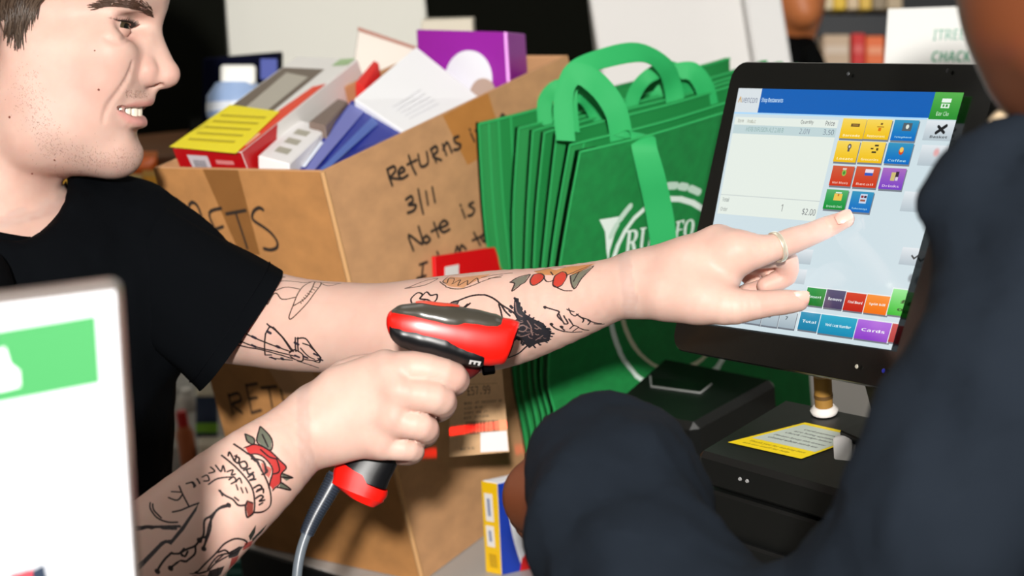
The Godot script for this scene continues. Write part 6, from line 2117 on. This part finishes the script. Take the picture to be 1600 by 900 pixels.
	var lh := AABB(Vector3(cut - 0.004, P(1100, 540, 1.44).y - 0.03, -1.58), Vector3.ZERO).expand(Vector3(P(1345, 335, 1.47).x + 0.01, P(1100, 320, 1.45).y + 0.03, -1.3))
	var fa: AABB = box_of.call(FORE, 0.05)
	var rcut := P(480, 672, 1.374).x
	var rh := AABB(Vector3(rcut - 0.004, P(600, 760, 1.37).y, -1.48), Vector3.ZERO).expand(Vector3(P(740, 600, 1.37).x, P(560, 520, 1.37).y, -1.2))
	var res := nets([
		[sub(f, face), face.position, face.end, 0.0024],
		[sub(fl, lh), lh.position, lh.end, 0.0024],
		[sub(fr, rh), rh.position, rh.end, 0.0024],
		[sub(fl, la), la.position, Vector3(cut, la.end.y, la.end.z), 0.0045],
		[sub(fr, fa), fa.position, Vector3(rcut, fa.end.y, fa.end.z), 0.0045],
		[f, head.position, head.end, 0.009, face.grow(-0.004)],
		[sub(f, AABB(Vector3(-0.75, 0, -2.05), Vector3(0.7, 1.32, 0.8))), Vector3(-0.75, 0.0, -2.05), Vector3(-0.12, 1.30, -1.3), 0.018],
		[fr, P(-150, 430, 1.52) - Vector3.ONE * 0.08, Vector3(fa.position.x + 0.06, P(-150, 430, 1.52).y + 0.08, fa.end.z), 0.014, fa.grow(-0.01)]])
	var body := ArrayMesh.new()
	add_net(body, res[0], skin, body_tone)
	add_net(body, res[1], skin, body_tone)
	add_net(body, res[2], skin, body_tone)
	add_net(body, res[3], lskin, skin_tone, func(p): return limb_uv(ARM, p))
	add_net(body, res[4], rskin, skin_tone, func(p): return limb_uv(FORE, p))
	for k in [5, 6, 7]: add_net(body, res[k], skin, skin_tone)
	hs[0] = sub(f, face)
	var surf := func(x, y) -> Vector3: return hit.call(x, y) - FW * 0.0003
	var t := thing("person", "smiling cashier with tattooed arms in a black t-shirt pointing at the touch screen", "person", Vector3(-0.42, 0, -1.70))
	part("body", body, null, t)
	cashier_extras(t, f, surf, u, hb)

func sub(f: Field, box: AABB) -> Field:   # the same field with only what can matter in the box, to save time
	var g := Field.new()
	for i in f.kind.size():
		var r := maxf(f.ra[i], f.ra[i] + f.rb[i]) + f.kk[i] + 0.02
		var b := AABB(f.a[i], Vector3.ZERO)
		if f.kind[i] == 0: b = b.expand(f.a[i] + f.b[i])
		if b.grow(r).intersects(box):
			g.put(f.kind[i], f.a[i], f.b[i], f.ra[i], f.rb[i], f.kk[i], f.op[i], f.bas[i])
			g.qs[-1] = f.qs[i]
			g.qe[-1] = f.qe[i]
	g.qa = f.qa
	g.qb = f.qb
	g.qr = f.qr
	g.qt = f.qt
	g.qi = f.qi
	return g

func cashier_extras(t: Node3D, f: Field, surf: Callable, u: float, hb: Basis) -> void:
	var rng := RandomNumberGenerator.new()
	rng.seed = 77
	# eyes
	for s in [1.0, -1.0]:
		var c := H(180, 42, 62 * s)
		var r := 22.5 * u
		var gaze := (hb.x * 0.93 + hb.z * (0.30 if s > 0 else 0.3) - hb.y * 0.05).normalized()
		var gx := gaze.cross(hb.y).normalized()
		var gy := gx.cross(gaze)
		var ball := func(ax: Vector3, a0: float, a1: float, rr: float) -> SurfaceTool:
			var st := stool()
			var x := ax.cross(hb.y).normalized()
			var y := x.cross(ax)
			var rings := []
			for i in 11:
				var a := lerpf(maxf(a0, 0.02), a1, i / 10.0)
				rings.append(ring(c + ax * rr * cos(a), x * rr * sin(a), y * rr * sin(a), 26))
			loft(st, rings)
			return st
		var e := part("eye", ball.call(gaze, 0.0, PI - 0.02, r), mat(Color8(226, 216, 210), 0.12), t)
		part("iris", ball.call(gaze, 0.0, 0.53, r * 1.012), mat(Color8(66, 56, 40), 0.1), e)
		part("pupil", ball.call(gaze, 0.0, 0.24, r * 1.018), mat(Color8(8, 7, 6), 0.08), e)
		# lids: bands of the eyeball's sphere
		var lid := func(up: bool) -> SurfaceTool:
			var st := stool()
			sheet(st, func(a, b):
				var az := deg_to_rad(lerpf(-62.0, 122.0, a))
				var q := sin(PI * a)
				var e0 := deg_to_rad(8.0 * a + 11.0 * pow(q, 0.7)) if up else deg_to_rad(8.0 * a - 13.0 * pow(q, 0.8))
				var e1 := deg_to_rad(62.0) if up else deg_to_rad(-58.0)
				var el := lerpf(e0, e1, b)
				var rr: float = r * (1.085 if b > 0.02 else 1.0) - r * 0.10 * b * b
				var dir: Vector3 = hb.x * cos(az) * cos(el) + hb.z * s * sin(az) * cos(el) + hb.y * sin(el)
				return c + dir * rr, 30, 12, hb.y if up else -hb.y)
			return st
		var sm := mat(Color(SKIN.r * 0.97, SKIN.g * 0.9, SKIN.b * 0.88).linear_to_srgb(), 0.45)
		part("eyelid", lid.call(true), sm, t)
		part("eyelid", lid.call(false), sm, t)
		if s < 0: continue
		var st := stool()
		for i in 46:
			var a := lerpf(0.03, 0.86, (i + rng.randf() * 0.6) / 46.0)
			var az := deg_to_rad(lerpf(-62.0, 122.0, a))
			var el := deg_to_rad(8.0 * a + 11.0 * pow(sin(PI * a), 0.7))
			var dir: Vector3 = hb.x * cos(az) * cos(el) + hb.z * s * sin(az) * cos(el) + hb.y * sin(el)
			var p: Vector3 = c + dir * r * 1.09
			var out: Vector3 = (dir + hb.x * 0.25 - hb.y * 0.12).normalized()
			var l := rng.randf_range(10.0, 15.0) * u
			tube(st, [p, p + out * l * 0.5, p + out * l * 0.9 + hb.y * l * 0.22], [0.00035, 0.00026, 0.00008], 4, false)
		part("eyelashes", st, m8(30, 22, 18, 0.6), t).set_meta("kind", "stuff")
	# eyebrow, stubble, hair
	var hair_dark := m8(58, 44, 34, 0.45)
	var hair_mid := m8(84, 68, 56, 0.42)
	var st := stool()
	for i in 420:
		var a := rng.randf()
		var mid := Vector2(150, 9).bezier_interpolate(Vector2(180, -4), Vector2(215, -6), Vector2(240, 19), a)
		var th := lerpf(3.0, 9.5, smoothstep(0.0, 0.6, a)) * (1.0 if a < 0.93 else 0.7)
		var b := rng.randf_range(-1.0, 1.0)
		var x := mid.x + b * th * 0.2
		var y := mid.y + b * th + 3.0
		if y < -8: continue
		var ang := deg_to_rad(lerpf(190.0, 120.0, a) + b * 22.0)   # hairs sweep back and up
		var l := rng.randf_range(8.0, 15.0)
		var p0: Vector3 = surf.call(x, y)
		var p1: Vector3 = surf.call(x + cos(ang) * l * 0.5, y - sin(ang) * l * 0.25)
		var p2: Vector3 = surf.call(x + cos(ang) * l, y - sin(ang) * l * 0.4)
		if p0.distance_to(p2) < 0.03: tube(st, [p0, p1 - FW * 0.0006, p2 - FW * 0.0006], [0.00026, 0.00024, 0.0001], 4, false)
	part("eyebrow", st, m8(70, 46, 32, 0.6), t).set_meta("kind", "stuff")
	st = stool()
	for i in 900:
		var a := rng.randf()
		var mid := Vector2(24, 110).bezier_interpolate(Vector2(40, 235), Vector2(110, 262), Vector2(214, 244), a)
		var x := mid.x + rng.randfn(0.0, 14.0) + (12.0 if a < 0.4 else 0.0)
		var y := mid.y + rng.randfn(0.0, 12.0)
		if i % 9 == 0:
			x = rng.randf_range(196, 232)
			y = rng.randf_range(140, 152)
		var p0: Vector3 = surf.call(x, y)
		if (p0 - CAM).dot(FW) > HD + 0.06: continue
		var l := rng.randf_range(1.5, 3.6)
		var dx := rng.randf_range(-0.6, 1.0)
		var p1: Vector3 = surf.call(x + dx * l, y + l)
		tube(st, [p0 + FW * 0.0006, p1 - FW * 0.0001], [0.00013, 0.00006], 3, false)
	part("stubble", st, m8(112, 78, 62, 0.7), t).set_meta("kind", "stuff")
	for q in [[15, 183, 2.2], [154, 140, 2.0], [50, 271, 1.8], [148, 79, 1.4], [85, 250, 1.5]]:
		var p: Vector3 = surf.call(q[0], q[1])
		part("mole", lathe_mesh(p + FW * 0.0006, [Vector2(q[2] * u, 0), Vector2(q[2] * u * 0.7, 0.0009), Vector2(0.0002, 0.0011)], 10, -FW), m8(120, 66, 52, 0.6), t)
	# hair: a cap over the skull with strands that hang in front of the ear
	var hf := Field.new()
	hf.ell(H(52, -70), Vector3(206, 166, 156) * u, 0.01, 0, hb)
	hf.ell(H(180, 20), Vector3(176, 122, 200) * u, 0.006, 1, hb)
	hf.ell(H(20, 130), Vector3(150, 128, 200) * u, 0.006, 1, hb)
	var am := ArrayMesh.new()
	add_net(am, soften(net(hf, H(52, -70) - Vector3.ONE * 0.13, H(52, -70) + Vector3.ONE * 0.13, 0.006), 0.006, 0.35, Vector3(3, 0.6, 1)), hair_mid)
	var cap := part("hair", am, null, t)
	for pass_ in 2:
		st = stool()
		for i in 230:
			var x0 := rng.randf_range(-60, 66)
			var tip_y := 28.0 + 46.0 * exp(-pow((x0 - 26.0) / 20.0, 2.0)) + rng.randf_range(-16, 8)
			if x0 < 8: tip_y = lerpf(24.0, 34.0, rng.randf()) + (22.0 if rng.randf() < 0.08 else 0.0)
			var y0 := rng.randf_range(-90, -10)
			var sway := rng.randf_range(-14, 8)
			var pts := []
			for j in 6:
				var v := j / 5.0
				var x := x0 + sway * v * v + 20.0 * (1.0 - v) * (1.0 - v) - (x0 - 30.0) * 0.35 * v * v
				var y := lerpf(y0, tip_y, v)
				pts.append((surf.call(x, y) as Vector3) - FW * (0.0035 * (1.0 - v) + 0.0008) - FW * rng.randf_range(0, 0.0012))
			tube(st, pts, [0.0007, 0.0008, 0.0008, 0.0007, 0.0005, 0.00015], 5, false)
		part("strands", st, [hair_dark, hair_mid][pass_], cap).set_meta("kind", "stuff")
	# teeth
	var enamel := mat(Color8(238, 226, 208), 0.15)
	for q in [[222, 171, 0, 0.0], [220, 171.5, 14, 14.0], [213, 171.5, 27, 30.0], [202, 170.5, 39, 44.0], [192, 169, 49, 54.0], [183, 167.5, 57, 60.0]]:
		for s in ([1.0, -1.0] if q[2] > 0 else []):
			var c := H(q[0] - 3, q[1], (q[2] - 3.0) * s)
			var yaw: float = deg_to_rad(q[3]) * s
			var fx := (hb.x * cos(yaw) + hb.z * sin(yaw)).normalized()
			var sx := fx.cross(hb.y).normalized()
			var rings := []
			var big := 1.0 if q[2] < 30 else 0.86
			for v in [[-11, 0.55], [-9.5, 0.9], [-4, 1.0], [4, 0.94], [10, 0.8], [11, 0.5]]:
				rings.append(ring(c + hb.y * v[0] * u * big, sx * 6.2 * u * v[1] * big, fx * 4.2 * u * v[1], 14, 2.8))
			st = stool()
			loft(st, rings)
			part("tooth", st, enamel, t)
	# nails and the ring
	var nail := mat(Color8(232, 178, 164), 0.22)
	var plate := func(c: Vector3, along: Vector3, across: Vector3, l: float, w: float) -> SurfaceTool:
		var s2 := stool()
		var up: Vector3 = across.cross(along).normalized()
		if up.dot(FW) > 0 and absf(up.dot(FW)) > 0.2: up = -up
		sheet(s2, func(a, b):
			var x: float = (a - 0.5) * 2.0
			var y: float = (b - 0.5) * 2.0
			var rr := 1.0 - 0.28 * pow(absf(y), 4.0)
			return c + along * l * y + across * w * x * rr - up * (w * 0.34 * x * x + l * 0.10 * y * y), 10, 10, up)
		return s2
	part("fingernail", plate.call(P(1251, 468, 1.4203), (CR - CU * -0.08).normalized(), (CU * 0.93 - FW * 0.3).normalized(), 0.0062, 0.0055), nail, t, "thumbnail")
	var tipd := (SP(1335, 338) - CAM).dot(FW)
	part("fingernail", plate.call(P(1318, 336, tipd - 0.0125), (CR * 0.9 + CU * 0.42).normalized(), (CU * 0.75 - CR * 0.3 + FW * 0.55).normalized(), 0.0062, 0.0048), nail, t, "index fingernail")
	var rc := P(1214, 386, 1.4365)
	var fax := (P(1240, 376, 1.441) - P(1200, 390, 1.433)).normalized()
	var ux := (CU - fax * CU.dot(fax)).normalized()
	var ox := fax.cross(ux)
	var rr := []
	for i in 48:
		var a := TAU * i / 48.0
		var o := (ux * cos(a) + ox * sin(a))
		var c := rc + o * 0.0106
		rr.append(ring(c, o * 0.0007, fax * 0.0021, 10, 2.6))
	rr.append(rr[0])
	st = stool()
	loft(st, rr, false, false)
	part("ring", st, mat(Color8(232, 220, 198), 0.3, 0.55), t, "plain silver and gold finger ring")
	shirt(t)

func shirt(t: Node3D) -> void:
	var cloth := bumpy(dull(10, 12, 15), 0.5, 0.01, 14.0)
	var u := HD / F
	var f := Field.new()
	f.cap(P(60, 520, 1.66), P(50, 960, 1.82), 0.112, 0.118, 0.05)
	f.cap(P(-140, 530, 1.60), P(20, 520, 1.63), 0.085, 0.085, 0.06)
	f.cap(P(40, 420, 1.66), P(205, 405, 1.69), 0.066, 0.052, 0.06)
	f.cap(P(205, 405, 1.69), P(290, 450, 1.655), 0.052, 0.05, 0.04)
	f.cap(P(-20, 330, 1.69), P(110, 350, 1.70), 0.034, 0.034, 0.05)
	f.cap(P(-150, 520, 1.56), P(-210, 680, 1.48), 0.075, 0.07, 0.05)
	f.cap(P(50, 960, 1.82), Vector3(-0.40, 0.80, -1.70), 0.12, 0.135, 0.05)
	f.cap(P(16, 287, 1.48), P(20, 282, 1.74), 0.0445, 0.0445, 0.004, 1)
	var am := ArrayMesh.new()
	add_net(am, soften(net(f, Vector3(-0.72, 0.72, -2.0), Vector3(-0.17, 1.52, -1.25), 0.0075), 0.004, 0.18, Vector3(1.6, 0.5, 1)), cloth)
	part("t_shirt", am, null, t, "plain black t-shirt")
	# sleeve: rings from the shoulder to the hem
	var rings := []
	var hemr := []
	var secs := [[232, 418, 1.655, 96, 96], [262, 440, 1.645, 99, 98], [300, 466, 1.634, 103, 100], [335, 488, 1.624, 107, 102], [362, 506, 1.615, 112, 104], [376, 515, 1.611, 114, 104]]
	for k in secs.size():
		var q: Array = secs[k]
		var s: float = q[2] / F
		var c := P(q[0], q[1], q[2])
		var a := deg_to_rad([70, 66, 62, 58, 56, 55][k])
		var upv := CU * sin(a) + CR * cos(a)
		var l := PackedVector3Array()
		var along := (P(430, 500, 1.60) - P(300, 466, 1.634)).normalized()
		for i in 40:
			var th := TAU * i / 40.0
			var w := 1.0 + 0.02 * sin(th * 5.0 + k * 0.9) + 0.014 * sin(th * 9.0 - k)
			var co := signf(cos(th)) * pow(absf(cos(th)), 0.75)
			var si := signf(sin(th)) * pow(absf(sin(th)), 0.75)
			l.append(c + upv * co * q[3] * s * w - FW * si * q[4] * s * w + along * si * s * 5.0 * k)
		rings.append(l)
	var st := stool()
	var inner := []
	for k in [5, 4, 3]:
		var l := PackedVector3Array()
		var m := Vector3.ZERO
		for p in rings[k]: m += p / 40.0
		for p in rings[k]: l.append(m + (p - m) * 0.975)
		inner.append(l)
	loft(st, rings + inner, false, false)
	part("sleeve", st, cloth, t, "short black sleeve")
	# the other sleeve, round the arm that holds the scanner
	var s0 := P(-141, 465, 1.508)
	var s1 := P(-57, 775, 1.412)
	var sax := (s1 - s0).normalized()
	var sxx := sax.cross(FW).normalized()
	var syy := sax.cross(sxx)
	var other := []
	for k in 6:
		var v := k / 5.0
		other.append(ring(s0.lerp(s1, v), sxx * lerpf(0.074, 0.076, v), syy * lerpf(0.074, 0.076, v), 32, 2.2))
	for k in [5, 3]: other.append(ring(s0.lerp(s1, k / 5.0), sxx * 0.072, syy * 0.072, 32, 2.2))
	st = stool()
	loft(st, other, true, false)
	part("sleeve", st, cloth, t, "short black sleeve")
	st = stool()
	var hem := []
	for i in 41:
		var p: Vector3 = rings[4][i % 40]
		hem.append(p.lerp(rings[5][i % 40], -0.2))
	tube(st, hem, [0.0006], 5, false)
	part("hem_seam", st, dull(14, 15, 18, 0.05), t)
	st = stool()
	var col := []
	for q in [[100, 296, 1.70], [96, 318, 1.67], [88, 348, 1.645], [74, 370, 1.62], [48, 379, 1.595], [18, 376, 1.575], [-20, 368, 1.565], [-70, 352, 1.57]]: col.append(P(q[0], q[1], q[2]))
	col = spline(col, 5)
	tube(st, col, [0.005], 10)
	part("collar", st, cloth, t, "ribbed black collar")
	var tr := Field.new()
	tr.cap(Vector3(-0.40, 0.86, -1.70), Vector3(-0.41, 0.80, -1.70), 0.128, 0.13, 0.05)
	for s in [-1, 1]: tr.chain([Vector3(-0.42 + 0.06 * s, 0.78, -1.70 + 0.08 * s), Vector3(-0.42 + 0.09 * s, 0.44, -1.66 + 0.09 * s), Vector3(-0.44 + 0.1 * s, 0.07, -1.72 + 0.09 * s)], [0.1, 0.075, 0.062], 0.04)
	am = ArrayMesh.new()
	add_net(am, soften(net(tr, Vector3(-0.75, 0.0, -2.0), Vector3(-0.1, 1.02, -1.4), 0.02), 0.006, 0.2), m8(24, 26, 32, 0.9))
	part("trousers", am, null, t)
	for s in [-1, 1]:
		var sh := Field.new()
		sh.cap(Vector3(-0.46 + 0.1 * s, 0.05, -1.74 + 0.09 * s), Vector3(-0.28 + 0.1 * s, 0.036, -1.64 + 0.09 * s), 0.05, 0.04, 0.02)
		am = ArrayMesh.new()
		add_net(am, net(sh, Vector3(-0.62 + 0.1 * s, -0.02, -1.9 + 0.09 * s), Vector3(-0.16 + 0.1 * s, 0.2, -1.5 + 0.09 * s), 0.014), m8(16, 16, 16, 0.5))
		part("shoe", am, null, t)

# ---------------------------------------------------------------- the customer
func customer() -> void:
	var f := Field.new()
	var sk := 0.98 / F
	var c := P(1668, -10, 0.99)
	f.ell(P(1735, -70, 1.0), Vector3(0.075, 0.088, 0.095), 0.01)
	f.ell(P(1635, 10, 0.985), Vector3(0.034, 0.046, 0.036), 0.02)
	f.cap(P(1605, 96, 0.985), P(1713, 92, 0.96), 0.0155, 0.026, 0.016)
	f.cap(P(1569, -36, 0.99), P(1565, 2, 0.985), 0.010, 0.012, 0.008)
	f.cap(P(1573, 66, 0.985), P(1605, 70, 0.975), 0.007, 0.009, 0.006)
	f.cap(P(1579, 92, 0.985), P(1607, 88, 0.975), 0.007, 0.010, 0.006)
	f.ell(P(1601, 138, 0.985), Vector3(0.011, 0.012, 0.012), 0.014)
	f.cap(P(1760, 40, 1.0), P(1860, 330, 1.03), 0.055, 0.062, 0.03)
	f.chain([P(1787, -60, 0.92), P(1805, -10, 0.92), P(1793, 40, 0.925)], [0.012, 0.011, 0.011], 0.01)
	# the body under the coat, the left arm and the hand beyond the sleeve
	f.cap(P(1960, 430, 1.04), P(1900, 900, 1.1), 0.09, 0.11, 0.06)
	f.cap(P(1900, 900, 1.1), Vector3(0.40, 0.8, -0.66), 0.11, 0.12, 0.06)
	for s in [-1, 1]: f.chain([Vector3(0.34 + 0.09 * s, 0.8, -0.66), Vector3(0.35 + 0.1 * s, 0.45, -0.66), Vector3(0.36 + 0.1 * s, 0.07, -0.58), Vector3(0.34 + 0.1 * s, 0.045, -0.68)], [0.085, 0.06, 0.045, 0.035], 0.04)
	f.chain([P(1685, 470, 1.0), P(1580, 700, 0.99), P(1340, 1080, 1.06), P(1110, 1040, 1.1), P(1000, 900, 1.16), P(905, 790, 1.27)], [0.04, 0.036, 0.034, 0.032, 0.03, 0.026], 0.02)
	var w := 1.3 / F
	f.cap(P(905, 790, 1.27), P(848, 776, 1.31), 0.028, 0.026, 0.012)
	for q in [[850, 752, 836, 712, 846, 690, 9], [838, 762, 816, 742, 806, 776, 9.5], [838, 782, 812, 790, 808, 814, 9], [846, 800, 818, 818, 828, 838, 8]]:
		f.chain([P(q[0], q[1], 1.31), P(q[2], q[3], 1.325), P(q[4], q[5], 1.34)], [(q[6] + 12) * w, (q[6] + 7) * w, (q[6] + 3) * w], 0.006)
	f.chain([P(880, 740, 1.29), P(858, 700, 1.30), P(862, 668, 1.305)], [20 * w, 17 * w, 13 * w], 0.008)
	var brown := m8(158, 84, 46, 0.5)
	brown.albedo_color = Color.WHITE
	brown.vertex_color_use_as_albedo = true
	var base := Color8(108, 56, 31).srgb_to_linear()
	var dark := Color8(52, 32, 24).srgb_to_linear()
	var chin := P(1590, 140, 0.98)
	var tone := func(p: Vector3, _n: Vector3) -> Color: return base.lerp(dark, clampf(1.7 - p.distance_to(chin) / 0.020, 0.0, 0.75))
	var am := ArrayMesh.new()
	var b0 := P(1685, 40, 0.99)
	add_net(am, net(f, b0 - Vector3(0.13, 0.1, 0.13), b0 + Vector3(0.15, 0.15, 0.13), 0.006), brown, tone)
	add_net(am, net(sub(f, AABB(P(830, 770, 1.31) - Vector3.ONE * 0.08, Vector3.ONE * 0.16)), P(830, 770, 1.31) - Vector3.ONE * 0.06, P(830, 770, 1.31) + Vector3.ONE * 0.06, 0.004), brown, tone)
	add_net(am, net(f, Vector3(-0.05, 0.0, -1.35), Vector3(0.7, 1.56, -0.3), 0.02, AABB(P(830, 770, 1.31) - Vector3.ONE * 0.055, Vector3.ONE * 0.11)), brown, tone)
	var t := thing("person", "customer in a dark navy jacket with back turned at the near right", "person", Vector3(0.35, 0, -0.66))
	part("body", am, null, t)
	# hair
	var hf := Field.new()
	hf.ell(P(1749, -88, 1.0), Vector3(0.079, 0.092, 0.099), 0.01)
	hf.ell(P(1625, 40, 0.98), Vector3(0.07, 0.08, 0.12), 0.004, 1)
	am = ArrayMesh.new()
	add_net(am, soften(net(hf, P(1749, -88, 1.0) - Vector3.ONE * 0.13, P(1749, -88, 1.0) + Vector3.ONE * 0.13, 0.01), 0.004, 0.8), m8(18, 14, 12, 0.8))
	part("hair", am, null, t)
	# jacket
	var navy := bumpy(dull(25, 31, 39, 0.2), 0.4, 0.02, 9.0)
	var j := Field.new()
	j.cap(P(1990, 420, 1.03), P(1900, 900, 1.1), 0.115, 0.135, 0.05)
	j.cap(P(1680, 420, 1.0), P(1900, 420, 1.05), 0.055, 0.08, 0.05)
	j.chain([P(1655, 430, 0.99), P(1592, 620, 0.98), P(1490, 800, 1.0), P(1350, 1040, 1.06)], [0.054, 0.056, 0.057, 0.055], 0.03)
	j.chain([P(1320, 1060, 1.06), P(1130, 1030, 1.09), P(1004, 900, 1.15), P(966, 800, 1.2)], [0.054, 0.054, 0.053, 0.052], 0.02)
	j.cap(P(966, 800, 1.2), P(953, 742, 1.235), 0.052, 0.045, 0.02)
	j.cap(P(953, 742, 1.235), P(930, 760, 1.255), 0.045, 0.04, 0.02)
	j.cap(P(1900, 900, 1.1), Vector3(0.40, 0.8, -0.66), 0.135, 0.15, 0.05)
	# collar roll
	j.chain([P(1480, 316, 1.0), P(1520, 276, 0.99), P(1570, 236, 0.985), P(1660, 200, 0.98), P(1800, 220, 0.97)], [0.0125, 0.015, 0.016, 0.018, 0.018], 0.012)
	j.chain([P(1476, 326, 1.0), P(1520, 360, 1.0), P(1590, 380, 0.985)], [0.011, 0.017, 0.02], 0.014)
	j.cap(P(1570, 330, 0.99), P(1680, 340, 0.98), 0.024, 0.04, 0.02)
	am = ArrayMesh.new()
	add_net(am, soften(net(j, Vector3(-0.02, 0.66, -1.36), Vector3(0.74, 1.62, -0.36), 0.0085), 0.009, 0.16, Vector3(1, 0.6, 1), 8), navy)
	part("jacket", am, null, t, "dark navy padded jacket")
	var st := stool()
	tube(st, spline([P(1556, 222, 1.005), P(1566, 200, 1.0), P(1588, 188, 0.995), P(1640, 194, 0.985)], 5), [0.008], 8)
	part("shirt_collar", st, m8(222, 196, 160, 0.7), t, "cream shirt collar")
	var tr := Field.new()
	tr.cap(Vector3(0.40, 0.86, -0.66), Vector3(0.40, 0.8, -0.66), 0.14, 0.14, 0.05)
	for s in [-1, 1]: tr.chain([Vector3(0.34 + 0.09 * s, 0.8, -0.66), Vector3(0.35 + 0.1 * s, 0.45, -0.66), Vector3(0.36 + 0.1 * s, 0.07, -0.58)], [0.105, 0.08, 0.065], 0.04)
	am = ArrayMesh.new()
	add_net(am, soften(net(tr, Vector3(0.0, 0.0, -0.95), Vector3(0.7, 1.06, -0.3), 0.02), 0.006, 0.2), m8(28, 30, 36, 0.9))
	part("trousers", am, null, t)
	for s in [-1, 1]:
		var sh := Field.new()
		sh.cap(Vector3(0.36 + 0.1 * s, 0.05, -0.56), Vector3(0.34 + 0.1 * s, 0.036, -0.74), 0.05, 0.04, 0.02)
		am = ArrayMesh.new()
		add_net(am, net(sh, Vector3(0.2 + 0.1 * s, -0.02, -0.86), Vector3(0.5 + 0.1 * s, 0.2, -0.4), 0.014), m8(30, 24, 20, 0.5))
		part("shoe", am, null, t)
